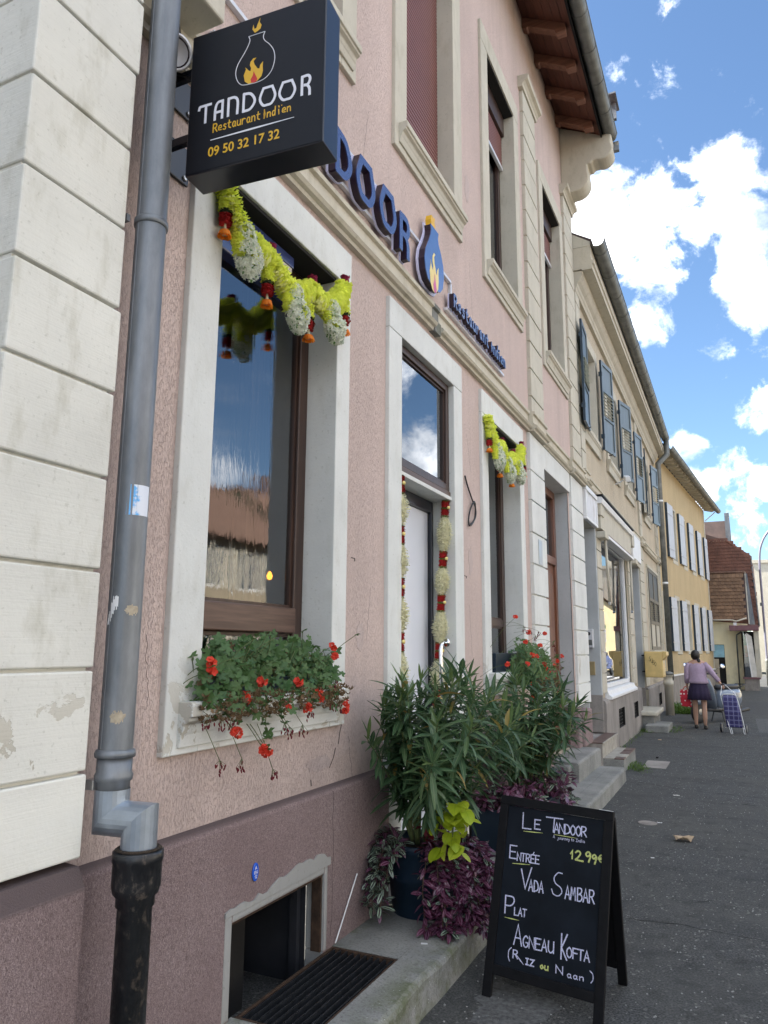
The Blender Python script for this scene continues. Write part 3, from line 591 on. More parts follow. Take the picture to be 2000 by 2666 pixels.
# pilasters of separate stones with open joints
def pilaster(name, y0, y1, zs, xf, xb, mat, parent, gap=.014, bev=.012, back=None, jog=0):
    core = MB().box(xb, xf-.022, y0+.01, y1-.01, zs[0], zs[-1]).build(name, back or mat, parent)
    for i in range(len(zs)-1):
        o_ = random.uniform(-.002, .002)
        MB().box(xb-.001, xf+o_, y0+random.uniform(0,jog), y1+random.uniform(-jog,jog), zs[i]+gap/2, zs[i+1]-gap/2).build('stone_block', mat, core, bevel=bev)
    return core
random.seed(11)
Zq = [.945, 1.19, 1.49, 1.79, 2.085, 2.37, 2.66, 2.95, 3.25, 3.55, 3.84, 4.13, 4.42]
pilaster('corner_pilaster', 1.295, 1.705, Zq, -1.78, -2.75, M['quoin'], PH, .011, .006, jog=.007)
pilaster('pilaster', 7.60, 8.235, [.86,1.12,1.48,1.80,2.11,2.435,2.765,3.11,3.44,3.862], XF+.008, -1.98, M['stone'], PH, .018, .004)
pilaster('pilaster', 9.775, 10.60, [.845,1.12,1.48,1.80,2.11,2.435,2.765,3.11,3.44,3.862], XF+.008, -1.98, M['stone'], PH, .018, .004)
Zu = [4.09, 4.30]+[4.30+.322*i for i in range(1, 12)]+[8.13]
pilaster('pilaster', 7.72, 8.30, Zu, XF+.012, -1.94, M['stone2'], PH, .018, .004)
pilaster('pilaster', 10.02, 10.62, Zu, XF+.012, -1.94, M['stone2'], PH, .018, .004)
for a, b in ((7.66, 8.36), (9.96, 10.68)):
    moulding([(XW-.02,8.132),(XF+.03,8.132),(XF+.034,8.17),(XF+.06,8.20),(XF+.095,8.215),(XF+.10,8.27),(XF+.06,8.28),(XW-.02,8.29)], a, b).build('capital', M['cornice'], PH, bevel=.004)
# pilaster foot between brown door and beige house
MB().box(-2.0, -1.80, 9.79, 10.30, .35, .80).build('pilaster_base', M['plinth'], PH, bevel=.03, seg=3); MB().box(-1.97, -1.845, 9.60, 9.79, .35, .842).build('pilaster_base', M['plinth'], PH, bevel=.012)
# eaves: sloping board soffit, rafters, gutter, tiled roof edge
E0, E1 = 1.0, 10.42; sx0, sz0, sx1, sz1 = -1.90, 9.36, -1.30, 9.03
nb_ = 6
for i in range(nb_):
    a0, a1 = i/nb_+.004, (i+1)/nb_-.004; lx = lambda a: sx0+(sx1-sx0)*a; lz = lambda a: sz0+(sz1-sz0)*a
    moulding([(lx(a0),lz(a0)),(lx(a1),lz(a1)),(lx(a1),lz(a1)+.02),(lx(a0),lz(a0)+.02)], E0, E1).build('soffit_board', M['soffit'], PH)
ra = MB().prism([(0,0),(.10,-.05),(.13,-.03),(.40,-.185),(.43,-.15),(.485,-.215),(.53,-.18),(.545,-.27+.12),(.545,-.02+.0),(.5,-.02)][0:0] or [(0,-.15),(.055,-.185),(.075,-.165),(.40,-.345),(.42,-.40),(.535,-.40),(.535,-.295),(0,0)], (-1.90,0,9.358), (1,0,0), (0,0,1), (0,1,0), .11).mesh('rafter', M['rafter'])
for i in range(15): link('rafter', ra, PH, bevel=.006, loc=(0, 9.83-i*.625, 0))
MB().prism([(0,0),(.022,0),(.022,.16),(0,.16)], (-1.30,E0,8.985), (1,0,0), (0,0,1), (0,1,0), E1-E0).build('fascia_board', M['blackpaint'], PH)
def gutter(parent, x, z, r, y0, y1, mat, joint=.62, full=False, name='gutter'):
    mb = MB(); n = 12; ys = [y0, y1]; outer = []
    for y in ys: outer.append([(x+r*cos(pi+pi*i/n), y, z+r*sin(pi+pi*i/n)) for i in range(n+1)]+[(x+(r-.004)*cos(2*pi-pi*i/n), y, z+(r-.004)*sin(2*pi-pi*i/n)) for i in range(n+1)])
    mb.loft(outer); g = mb.build(name, mat, parent, smooth=False)
    MB().tube([(x+r,y0,z+.004),(x+r,y1,z+.004)], .009, 8).build('gutter_bead', mat, g, smooth=True)
    q = MB(); R_ = r+.004
    pts = [(x+R_*cos(pi+pi*i/n), 0, z+R_*sin(pi+pi*i/n)) for i in range(n+1)]
    q.tube(pts, .0045, 5); bm_ = q.mesh('gutter_bracket', mat); y = y0+.3
    while y < y1: link('gutter_bracket', bm_, g, loc=(0, y, 0)); y += joint
    return g
gutter(PH, -1.185, 9.11, .095, E0, 10.34, M['gutter'], .60)
MB().lathe([(.093,0),(.08,.035),(.05,.05),(.01,.055)], (-1.185,10.34,9.10), 16, (0,1,0)).build('gutter_end', M['gutter'], PH, smooth=True)
MB().quad((-1.24,E0,9.16),(-1.24,10.5,9.16),(-6.2,10.5,12.6),(-6.2,E0,12.6)).build('roof_slope', M['tile_red'], PH)
MB().add([(-1.24,10.5,9.16),(-1.24,10.5,9.10),(-6.2,10.5,12.54),(-6.2,10.5,12.6)],[(0,1,2,3)]).build('verge', M['tile_red'], PH)
MB().quad((-6.2,E0,12.6),(-6.2,10.5,12.6),(-11,10.5,9.2),(-11,E0,9.2)).build('roof_slope', M['tile_red'], PH)
mt_ = MB().box(-.06, .135, 0, .20, -.02, .02).mesh('eave_tile', M['tile_red'])
for i in range(46):
    o_ = link('eave_tile', mt_, PH, loc=(-1.26, E0+i*.206, 9.175+random.uniform(-.004,.004)), bevel=0)
MB().box(-1.33,-1.08,10.40,10.47,8.90,9.04).build('verge_cap', M['zinc'], PH); MB().box(-1.30,-1.06,10.1,10.16,9.2,9.46).build('snow_guard', M['zinc'], PH); MB().box(-1.20,-1.03,9.9,10.3,9.46,9.485).build('snow_guard', M['zinc'], PH)
def arc(cx, cz, r, a0, a1, n=10): return [(cx+r*cos(radians(a0+(a1-a0)*i/n)), cz+r*sin(radians(a0+(a1-a0)*i/n))) for i in range(n+1)]
br = [(-1.905,9.35),(-1.905,8.22),(-1.80,8.22)]+arc(-1.70,8.43,.20,-95,20)+[(-1.515,8.53),(-1.515,8.62),(-1.46,8.62)]+[(-1.43,8.66)]+arc(-1.30,8.80,.155,-115,30)+[(-1.15,9.0),(-1.22,9.04),(-1.30,9.04)]
MB().prism(br[::-1], (0,10.15,0), (1,0,0), (0,0,1), (0,1,0), .30).build('eaves_console', M['cornice'], PH, bevel=.02, seg=3)
# ================================================================ beige house
BH = thing('beige_house', 'beige rendered house with blue-grey louvred shutters and an empty shop window', 'house', (-1.9, 10.7, 0))
BW = [(11.04, 12.56), (13.38, 14.90), (15.70, 17.20), (19.15, 20.62)]
BO = [(a, b, 4.92, 6.58, a+.2, b-.2, 5.02, 6.40) for a, b in BW]
bh = [o[:4] for o in BO]+[(10.66,11.60,0,3.90), (12.1,15.25,.80,3.40), (16.25,17.45,.3,3.40), (19.05,21.6,1.55,3.55)]
wall_sheet('plaster_wall', M['beige'], BH, XW-.004, 10.68, 22.6, .70, 7.2, bh)
MB().quad((XW-.004,22.6,0),(-9,22.6,0),(-9,22.6,7.3),(XW-.004,22.6,7.3)).build('gable_wall', M['beige'], BH)
for o in BO:
    surround(BH, M['stone2'], *o, XF, .16); moulding(sill_profile(XF, 4.92, .05, .22), o[0]-.02, o[1]-.04).build('window_sill', M['stone2'], BH)
    casement(BH, 'window', o[4]+.004, o[5]-.004, o[6]+.002, o[7]-.002, -2.02, M['white'], M['glass'], fw=.06, mull=(o[4]+o[5])/2); room(BH, o[4]+.004, o[5]-.004, o[6]+.002, o[7]-.002, -2.09, .7)
def louvre_shutter(parent, w=.60, H=1.58):
    """local: hinge at origin, leaf along +y, front face to +x"""
    f = MB(); t = .032
    for a, b, c, d in ((0,.055,0,H),(w-.055,w,0,H),(.055,w-.055,0,.06),(.055,w-.055,H-.07,H),(.055,w-.055,.56,.61),(.055,w-.055,1.04,1.09)): f.box(0, t, a, b, c, d)
    return f
lf = louvre_shutter(None).mesh('shutter', M['tealwood']); lp1 = MB().box(.008,.018,.056,.544,.061,.559).mesh('shutter_panel', M['tealwood']); lp2 = MB().box(.008,.018,.056,.544,1.091,1.509).mesh('shutter_panel', M['tealwood'])
ls = MB().add([(-.004,.05,.035),(.05,.05,-.012),(.056,.05,-.006),(.004,.05,.043),(-.004,.55,.035),(.05,.55,-.012),(.056,.55,-.006),(.004,.55,.043)],[(0,1,5,4),(1,2,6,5),(2,3,7,6),(3,0,4,7),(0,3,2,1),(4,5,6,7)]).mesh('slat', M['louvre'])
hg = MB().box(-.02,.036,-.012,.02,0,.07).mesh('hinge', M['tealdark']); eg = MB().box(-.001,.033,-.010,-.001,0,1.58).mesh('shutter_edge', M['tealdark'])
# (y of the leaf's near end, x, opening angle from the wall)
for y, x, a in ((10.60, -1.80, 3), (12.38, -1.80, -9), (14.64, -1.81, -13), (17.02, -1.81, -8), (18.60, -1.76, 5), (20.46, -1.80, -10)):
    s_ = link('shutter', lf, BH, loc=None); s_.matrix_parent_inverse = WI[BH.name]; s_.location = (x, y, 4.84); s_.rotation_euler = (0, 0, radians(a))
    for me in (lp1, lp2, eg): link(me.name, me, s_)
    for i in range(7): link('slat', ls, s_, loc=(0, 0, .625+i*.061))
    for z in (.2, 1.3): link('hinge', hg, s_, loc=(0, 0, z))
    b_ = MB().tube([(0,.30,-.03),(.03,.30,-.04),(.07,.30,-.02)], .008, 6).mesh('shutter_hook', M['iron']); link('shutter_hook', b_, s_)
# quoins, middle strip and courses
random.seed(5)
pilaster('pilaster', 10.70, 11.02, [4.12+.33*i for i in range(9)]+[7.0], XF+.012, -1.94, M['stone2'], BH, .016, .004)
pilaster('pilaster', 17.95, 18.38, [4.12+.33*i for i in range(9)]+[7.0], XF+.008, -1.94, M['stone2'], BH, .016, .004)
pilaster('pilaster', 21.9, 22.55, [.74+.33*i for i in range(19)], XF+.008, -1.94, M['stone2'], BH, .016, .004)
moulding([(x, z+.06) for x, z in SC], 10.68, 22.56).build('string_course', M['cornice'], BH)
for a, b in ((10.66,11.06),(17.9,18.45),(21.86,22.6)): moulding([(x+.05 if x > XW else x, z+.06) for x, z in SC], a, b).build('string_course_break', M['cornice'], BH)
CP = [(XW-.02,6.93),(XF+.02,6.93),(XF+.03,6.98),(XF+.045,7.0),(XF+.05,7.05),(XF+.09,7.09),(XF+.13,7.16),(XF+.135,7.22),(XW-.02,7.24)]
moulding(CP, 10.68, 22.6).build('eaves_cornice', M['cornice'], BH)
moulding([(-1.74,7.221),(-1.585,7.221),(-1.585,7.30),(-1.56,7.31),(-1.555,7.36),(-1.60,7.37),(-1.60,7.60),(-1.90,7.60),(-1.90,7.242),(-1.74,7.242)], 10.66, 22.62).build('eaves_board', M['cornice'], BH)
MB().prism([(-1.95,7.602),(-1.60,7.602),(-1.60,7.66),(-1.95,7.90)], (0,10.655,0), (1,0,0), (0,0,1), (0,1,0), .02).build('eaves_return', M['stone2'], BH)
gutter(BH, -1.495, 7.66, .105, 10.64, 22.5, M['gutter'], .80)
MB().quad((-1.58,10.66,7.70),(-1.58,22.6,7.70),(-6.2,22.6,10.6),(-6.2,10.66,10.6)).build('roof_slope', M['tile_dark'], BH)
MB().quad((-6.2,10.66,10.6),(-6.2,22.6,10.6),(-11,22.6,7.6),(-11,10.66,7.6)).build('roof_slope', M['tile_dark'], BH)
MB().quad((-6.2,10.66,10.6),(-1.58,10.66,7.70),(-1.58,10.66,7.62),(-6.2,10.66,10.52)).build('verge', M['tile_dark'], BH)
# ground floor: entrance with sign board over it, shop window, second door, low window
MB().box(-2.2, -1.84, 10.64, 11.60, 3.87, 3.93).build('sign_moulding', M['white'], BH, bevel=.008)
MB().box(-2.2, -1.885, 10.66, 11.60, 3.40, 3.868).build('door_head', M['stone2'], BH, bevel=.004)
MB().box(-2.5, -1.87, 11.56, 11.64, .89, 3.396).build('door_reveal', M['reveal'], BH, bevel=.003); MB().box(-2.5, -1.865, 11.555, 11.645, .36, .888).build('door_reveal_base', M['plinth_grey'], BH)
MB().box(-2.5, -1.89, 10.60, 10.64, .36, 3.396).build('door_reveal', M['reveal'], BH)
ed_ = MB(); ed_.box(-2.46,-2.40,10.65,10.75,.37,3.39); ed_.box(-2.46,-2.40,11.46,11.555,.37,3.39); ed_.box(-2.46,-2.40,10.75,11.46,2.5,2.6); ed_.box(-2.46,-2.40,10.75,11.46,.37,.8)
ed_ = ed_.build('entrance_door', M['tealdark'], BH, bevel=.005); MB().quad((-2.43,10.75,.8),(-2.43,11.46,.8),(-2.43,11.46,2.5),(-2.43,10.75,2.5)).build('pane', M['glass'], ed_)
MB().quad((-2.43,10.75,2.6),(-2.43,11.46,2.6),(-2.43,11.46,3.39),(-2.43,10.75,3.39)).build('pane', M['glass'], ed_)
MB().tube([(-2.40,11.35,1.35),(-2.34,11.35,1.35),(-2.34,11.35,1.60),(-2.40,11.35,1.60)], .012, 8).build('pull_handle', M['steel'], ed_, smooth=True)
room(BH, 10.65, 11.55, .37, 3.39, -2.47, .6)
# thin applied quoin strips either side of the shop window
zz = [.90,1.20,1.52,1.84,2.16,2.48,2.80,3.08,3.30]
pilaster('pilaster', 11.66, 12.08, zz, XF+.004, -1.95, M['stone2'], BH, .016, .004)
pilaster('pilaster', 15.34, 15.86, zz, XF+.004, -1.95, M['stone2'], BH, .016, .004)
pilaster('pilaster', 17.48, 18.25, [.76]+zz[1:]+[3.6,3.92], XF+.004, -1.95, M['stone2'], BH, .016, .004)
sw = MB(); sw.box(-2.02,-1.93,12.1,12.17,.95,3.38); sw.box(-2.02,-1.93,15.17,15.25,.95,3.38); sw.box(-2.02,-1.93,12.17,15.17,3.30,3.38); sw.box(-2.02,-1.93,12.17,15.17,.95,1.02)
sw = sw.build('shop_window', M['white'], BH, bevel=.006); MB().quad((-1.97,12.17,1.02),(-1.97,15.17,1.02),(-1.97,15.17,3.3),(-1.97,12.17,3.3)).build('pane', M['glass_shop'], sw)
room(BH, 12.1, 15.25, .8, 3.39, -2.03, 1.2, M['greydark'])
moulding([(-2.02,.80),(-1.80,.80),(-1.80,.84),(-1.84,.87),(-1.86,.93),(-2.02,.95)], 12.05, 15.30).build('window_sill', M['white'], BH, bevel=.004)
# awning box, folded arms, fascia
MB().box(-1.90, -1.80, 11.75, 15.42, 3.42, 3.80).build('shop_fascia', M['stone2'], BH, bevel=.004)
moulding([(-1.90,3.80),(-1.76,3.80),(-1.74,3.86),(-1.76,3.90),(-1.90,3.91)], 11.64, 15.50).build('fascia_cornice', M['white'], BH); MB().box(-1.90,-1.735,11.62,15.52,3.912,3.935).build('flashing', M['blackpaint'], BH)
MB().box(-1.90, -1.74, 12.0, 15.36, 3.30, 3.345).build('awning_bar', M['white'], BH, bevel=.006); MB().box(-1.88,-1.80,12.0,15.36,3.35,3.415).build('awning_cloth_roll', M['redp'] if 0 else M['mauve_trim'], BH)
for a in (11.66, 15.52): MB().box(-1.90, -1.73, a, a+.36, 3.26, 3.36).build('console', M['stone2'], BH, bevel=.01); MB().box(-1.90,-1.78,a+.02,a+.34,3.62,3.90).build('console', M['stone2'], BH, bevel=.01)
for a in (12.12, 15.22):
    MB().tube([(-1.80,a,3.30),(-1.795,a+(.14 if a<13 else -.14),2.30)], .022, 8).build('awning_arm', M['stone2'], BH, smooth=True); MB().lathe([(.03,-.02),(.03,.02)], (-1.80,a+(.14 if a<13 else -.14),2.28), 10, (1,0,0)).build('arm_joint', M['steel'], BH)
# second door
MB().box(-2.12,-1.86,16.2,17.5,3.36,3.44).build('door_head', M['stone2'], BH, bevel=.006); MB().box(-1.88,-1.83,16.05,17.45,3.44,4.0).build('shop_plate', M['white'], BH, bevel=.01)
MB().box(-2.3,-1.90,17.40,17.47,.74,3.36).build('door_reveal', M['reveal'], BH); MB().box(-2.3,-1.89,17.395,17.475,.3,.738).build('door_reveal_base', M['plinth_grey'], BH)
d2 = MB().box(-2.16,-2.10,16.25,17.40,.36,3.36).build('side_door', M['tealdark'], BH); room(BH, 16.25, 17.4, .36, 3.36, -2.17, .3)
# low window with closed louvred shutters
lw = MB(); lw.box(-1.94,-1.88,19.05,19.15,1.56,3.55); lw.box(-1.94,-1.88,21.5,21.6,1.56,3.55); lw.box(-1.94,-1.86,19.0,21.65,3.551,3.62); lw.build('window_trim', M['stone2'], BH)
MB().box(-1.95,-1.80,18.95,21.7,1.47,1.55).build('window_sill', M['stone2'], BH, bevel=.006)
M['louvre_dark'] = simple('brown_louvre', (.10,.09,.07), .5)
for a in (19.17, 20.34):
    w_ = 1.14; ff = MB()
    for p_, q_, r_, t_ in ((0,.08,0,1.97),(w_-.08,w_,0,1.97),(.08,w_-.08,0,.08),(.08,w_-.08,.62,.70),(.08,w_-.08,1.18,1.26),(.08,w_-.08,1.9,1.97)): ff.box(-1.90,-1.86,a+p_,a+q_,1.56+r_,1.56+t_)
    sh2 = ff.build('shutter', M['louvre_dark'], BH)
    for z0_, z1_ in ((1.64,2.18),(2.82,3.46)): MB().box(-1.89,-1.875,a+.082,a+w_-.082,z0_,z1_).build('shutter_panel', M['stone2'] if z0_ < 2 else M['tealdark'], sh2)
    me = MB().add([(-1.90,a+.08,.03),(-1.862,a+.08,0),(-1.858,a+.08,.006),(-1.896,a+.08,.036),(-1.90,a+w_-.08,.03),(-1.862,a+w_-.08,0),(-1.858,a+w_-.08,.006),(-1.896,a+w_-.08,.036)],[(0,1,5,4),(1,2,6,5),(2,3,7,6),(3,0,4,7)]).mesh('slat', M['louvre'])
    me.materials[0] = M['louvre_dark']
    for i in range(10): link('slat', me, sh2, loc=(0,0,2.265+i*.048))
# plinth with two grated vents, then a third
wall_sheet('plinth_face', M['plinth_grey'], BH, -1.825, 11.62, 16.22, -.15, .76, [(12.86,13.56,.30,.60),(14.86,15.46,.30,.585)])
moulding([(-1.825,.759),(-1.84,.80),(-1.90,.825),(-2.0,.825),(-2.0,.759)], 11.62, 16.22).build('plinth_cap', M['plinth_grey'], BH)
MB().quad((-2.3,11.62,-.1),(-1.825,11.62,-.1),(-1.825,11.62,.76),(-2.3,11.62,.82)).build('plinth_side', M['plinth_grey'], BH); MB().quad((-1.825,16.22,-.1),(-2.3,16.22,-.1),(-2.3,16.22,.82),(-1.825,16.22,.76)).build('plinth_side', M['plinth_grey'], BH)
wall_sheet('plinth_face', M['plinth_grey'], BH, -1.83, 17.46, 22.6, -.15, .70, [(19.75,20.4,.22,.50)])
moulding([(-1.83,.699),(-1.845,.73),(-1.90,.745),(-2.0,.745),(-2.0,.699)], 17.46, 22.6).build('plinth_cap', M['plinth_grey'], BH)
for a, b, c, d in ((12.86,13.56,.30,.60),(14.86,15.46,.30,.585),(19.75,20.4,.22,.50)):
    room(BH, a, b, c, d, -1.826, .12); vg = MB().box(-1.87,-1.862,a+.01,a+.03,c,d).build('vent_grille', M['iron'], BH)
    for i in range(8): MB().box(-1.87,-1.862,a+.05+i*(b-a-.06)/8,a+.062+i*(b-a-.06)/8,c,d).build('bar', M['iron'], vg)
    for i in range(5): MB().box(-1.872,-1.866,a,b,c+.03+i*.055,c+.042+i*.055).build('bar', M['iron'], vg)
# steps --------------------------------------------------------
M['steptile'] = simple('worn_step_tile', (.33, .31, .27), .6, 0, .25, 12); M['steptile2'] = simple('brown_step_tile', (.12, .075, .06), .5, 0, .2, 12)
st = thing('stone_step', 'worn grey concrete step in front of the brown door on the long platform', 'step', (-1.75, 9, .155))
rough_slab(-1.95, -1.63, 8.36, 9.77, .156, .36, 20, .006).build('slab', M['concrete'], st); MB().box(-1.95, -1.70, 8.22, 8.352, .156, .34).build('end_stone', M['concrete'], st, bevel=.02, seg=3)
ts = thing('tiled_steps', 'two cream tiled steps with brown nosing up to the beige house entrance', 'steps', (-1.7, 10.9, 0))
MB().box(-2.5, -1.70, 10.31, 11.60, -.1, .34).build('upper_step', M['plinth_grey'], ts); MB().box(-1.699, -1.44, 10.36, 11.55, -.1, .15).build('lower_step', M['concrete'], ts)
for i in range(8):
    a = 10.32+i*.16; MB().box(-1.70,-1.692,a,a+.155,.16,.338).build('riser_tile', M['steptile'], ts, bevel=.002)
    MB().box(-1.86,-1.69,a,a+.155,.341,.356).build('tread_tile', M['steptile2'], ts, bevel=.003); MB().box(-1.695,-1.678,a,a+.157,.335,.358).build('nosing_tile', M['steptile'], ts, bevel=.004)
for i in range(7):
    a = 10.37+i*.17; MB().box(-1.69,-1.565,a,a+.165,.151,.163).build('tread_tile', M['steptile'], ts, bevel=.003); MB().box(-1.56,-1.435,a,a+.165,.151,.165+.004*(i%2)).build('tread_tile', M['steptile2'] if i > 2 or i == 0 else M['steptile'], ts, bevel=.003)
s3 = thing('door_steps', 'low mossy stone steps with a rounded grey slab below the second beige-house door', 'steps', (-1.6, 16.2, 0))
MB().box(-2.0, -1.52, 14.95+.9, 17.3, .27, .36).build('slab', M['stone2'], s3, bevel=.03, seg=3); MB().box(-2.0, -1.60, 15.95, 17.2, 0, .269).build('base', M['concrete'], s3); MB().box(-1.72, -1.30, 15.45, 16.45, 0, .13).build('lower_stone', M['concrete'], s3, bevel=.015)

# ================================================================ ochre house (turned a little into the street)
OA = radians(-5.089)
OH = thing('ochre_house', 'ochre yellow house with pale blue shutters beyond the beige one', 'house', (-1.9, 22.62, 0), OA, local=True)
OL = 10.95
lowW = [(.25,.95),(2.35,3.25),(4.45,5.50),(6.55,7.75),(8.75,9.80)]; upW = [(.60,1.35),(2.55,3.50),(4.65,5.55),(6.70,7.65),(8.80,9.85)]
oh = [(a,b,4.28,6.13) for a, b in upW]+[(a,b,1.40,3.24) for a, b in lowW]
wall_sheet('plaster_wall', M['orange'], OH, 0, 0, OL, .80, 7.38, oh)
wall_sheet('plinth_face', M['plinth_grey'], OH, .03, 0, OL, -.1, .79, []); MB().box(-.02,.05,0,OL,.791,.835).build('plinth_ledge', M['white'], OH)
MB().quad((0,OL,-.1),(-8,OL,-.1),(-8,OL,7.38),(0,OL,7.38)).build('gable_wall', M['orange'], OH)
pilaster('corner_stones', OL-.16, OL+.02, [.84+.5*i for i in range(14)], .02, -.05, M['stone2'], OH, .014, .003)
for ws, z0_, z1_ in ((upW,4.40,6.06),(lowW,1.54,3.10)):
    for a, b in ws:
        surround(OH, M['stone2'], a, b, z0_-.12, z1_+.07 if z0_ > 2 else z1_+.14, a+.10, b-.10, z0_, z1_, .012, .14)
        casement(OH, 'window', a+.102, b-.102, z0_+.002, z1_-.002, -.10, M['white'], M['glass'], fw=.05, rails=((z0_+z1_)/2,), bar=.04); room(OH, a+.102, b-.102, z0_+.002, z1_-.002, -.17, .5)
so_ = MB().box(.012,.045,0,.88,0,1.70).mesh('shutter', M['shutter_white']); bt = MB().box(.0452,.058,.04,.84,0,.07).mesh('shutter_batten', M['shutter_white']); hi = MB().box(.046,.075,.80,.87,0,.05).mesh('hinge', M['aluw'])
edm = MB().box(-.06,.05,-.035,-.002,0,1.70).mesh('shutter_edge', M['tealdark'])
for y, z0_ in ((1.62,4.39),(3.88,4.39),(6.00,4.39),(8.10,4.39),(10.10,4.39),(1.35,1.52),(3.35,1.52),(5.95,1.52),(7.95,1.52),(9.85,1.52)):
    sc = .95 if z0_ < 2 else 1.0
    s_ = link('shutter', so_, OH, loc=(.02, y, z0_)); s_.scale = (1, 1.0 if y < 10 else .85, sc); s_.rotation_euler = (0,0,radians(-1.5))
    for z in (.25, 1.35): link('shutter_batten', bt, s_, loc=(0,0,z)); link('hinge', hi, s_, loc=(0,-.85,z))
    link('shutter_edge', edm, s_)
gutter(OH, .50, 7.42, .10, -.1, OL+.9, M['gutter'], .7)
rf = MB().prism([(0,-.12),(.30,-.20),(.38,-.19),(.40,-.12),(.40,-.06),(0,0)], (0,0,7.50), (1,0,0), (0,0,1), (0,1,0), .10).mesh('rafter_end', M['cornice'])
for i in range(23): link('rafter_end', rf, OH, loc=(0, .1+i*.5, 0))
MB().add([(0,-.1,7.505),(.44,-.1,7.42),(.44,OL+.9,7.42),(0,OL+.9,7.505),(0,-.1,7.53),(.44,-.1,7.445),(.44,OL+.9,7.445),(0,OL+.9,7.53)],[(0,3,2,1),(4,5,6,7),(0,1,5,4),(1,2,6,5),(2,3,7,6),(3,0,4,7)]).build('soffit', M['cornice'], OH)
MB().quad((.46,-.1,7.46),(.46,OL+.9,7.46),(-4.5,OL+.9,10.4),(-4.5,-.1,10.4)).build('roof_slope', M['tile_dark'], OH); MB().quad((-4.5,-.1,10.4),(-4.5,OL+.9,10.4),(-9,OL+.9,7.6),(-9,-.1,7.6)).build('roof_slope', M['tile_dark'], OH)
MB().tube([(.40,OL+.6,7.35),(0.05,OL+.02,6.9)], .02, 6).build('eaves_strut', M['stone2'], OH)

# ================================================================ end house across the end of the row (faces the camera)
YE = 33.95
EH = thing('roofed_cottage', 'cream cottage with steep brown and red tiled roofs closing the row', 'house', (-.6, YE, 0))
wl2 = MB(); wl2.add([(-1.6,YE,-.1),(.112,YE,-.1),(.423,YE,2.62),(-1.6,YE,2.80)],[(0,1,2,3)]); wl2.add([(.112,YE,-.1),(.1,YE+3,-.1),(.42,YE+3,2.62),(.423,YE,2.62)],[(0,1,2,3)]); wl2.build('wall', M['cream'], EH)
ef = MB(); ef.box(-1.1,-.37,YE-.04,YE-.003,1.79,1.96); ef.box(-.50,-.37,YE-.04,YE-.003,0,1.789); ef.build('door_frame', M['cream'], EH)
dk = MB().quad((-1.1,YE-.006,0),(-.51,YE-.006,0),(-.51,YE-.006,1.78),(-1.1,YE-.006,1.78)).build('doorway', M['dark'], EH)
MB().box(-1.1,-.52,YE-.02,YE-.008,1.27,1.77).build('blue_poster', simple('pale_blue_film', (.28,.52,.62), .4, 0, .2, 3), EH); MB().box(-1.1,-.75,YE-.03,YE-.012,.0,1.2).build('inner_leaf', M['beige'], EH)
MB().tube([(.16,YE-.05,2.33),(.13,YE-.06,2.27),(-.01,YE-.06,2.18),(-.025,YE-.06,2.05),(-.04,YE-.06,.0)], .028, 8).build('downpipe', M['gutter'], EH, smooth=True)
# lower roof: individual tiles
def roof_face(parent, mat, O, Uv, Vv, cols, rows, tw, th, shape, name='roof_tile', part=True, lap=.03):
    U_, V_ = Vector(Uv).normalized(), Vector(Vv).normalized(); N_ = U_.cross(V_)
    m4 = Matrix((U_, V_, N_)).transposed().to_4x4()
    g = MB(); L_ = th*1.15; n = 4
    pts = [(0,0),(tw*.25,-.02),(tw*.5,-.03),(tw*.75,-.02),(tw-.008,0),(tw-.008,L_),(0,L_)]
    g.prism(pts, (0,0,0), (1,0,0), (0,1,0), (0,0,1), .026); me = g.mesh(name, mat); acc = MB(); cnt = 0
    for r in range(rows):
        for c in range(cols+1):
            u = (c-(.5 if r % 2 else 0))*tw; v = r*th
            if not shape(u+tw/2, v+th/2): continue
            m = Matrix.Translation(Vector(O)+U_*u+V_*v) @ m4 @ Matrix.Rotation(radians(-9+random.uniform(-1.6,1.6)), 4, 'X') @ Matrix.Rotation(radians(random.uniform(-1.5,1.5)), 4, 'Z'); cnt += 1
            if part:
                o_ = bpy.data.objects.new(name, me); COL.objects.link(o_); o_.parent = parent; o_.matrix_parent_inverse = WI[parent.name] if parent.name in WI else Matrix.Identity(4); o_.matrix_basis = m
            else: acc.add([m @ Vector(v_) for v_ in g.v], g.f)
    if not part: acc.build(name, mat, parent, kind='stuff')
LR = Vector((0, .35, 1)).normalized(); tw = .148; th = .155
roof_face(EH, M['tile_brown'], (-1.06, YE-.30, 2.80), (1,0,0), (0,.35,1), 9, 13, tw, th, lambda u, v: u < 1.52)
MB().add([(-1.6,YE-.25,2.78),(.46,YE-.25,2.78),(.46,YE+.45,4.74),(-1.6,YE+.45,4.74)],[(0,1,2,3)]).build('roof_deck', M['tile_dark'], EH)
rd = MB().lathe([(.045,-.09),(.06,0),(.05,.09)], (0,0,0), 8, (1,0,0)).mesh('ridge_tile', M['tile_orange'])
for i in range(9): link('ridge_tile', rd, EH, loc=(-1.05+i*.18, YE+.42, 4.78))
MB().tube([(-1.3,YE-.36,2.77),(-.2,YE-.36,2.77),(.02,YE-.36,2.72),(.40,YE-.36,2.84)], .03, 8).build('gutter', M['stone2'], EH, smooth=True)
MB().add([(.46,YE-.3,2.6),(.50,YE-.3,2.6),(.50,YE+.46,4.8),(.46,YE+.46,4.8)],[(0,1,2,3)]).build('verge_board', M['stone2'], EH); MB().prism([(0,0),(.20,0),(.05,2.1),(0,2.1)], (.505,YE+.3,2.6), (1,0,0), (0,0,1), (0,-1,0), .04).build('flashing', M['zinc'], EH)
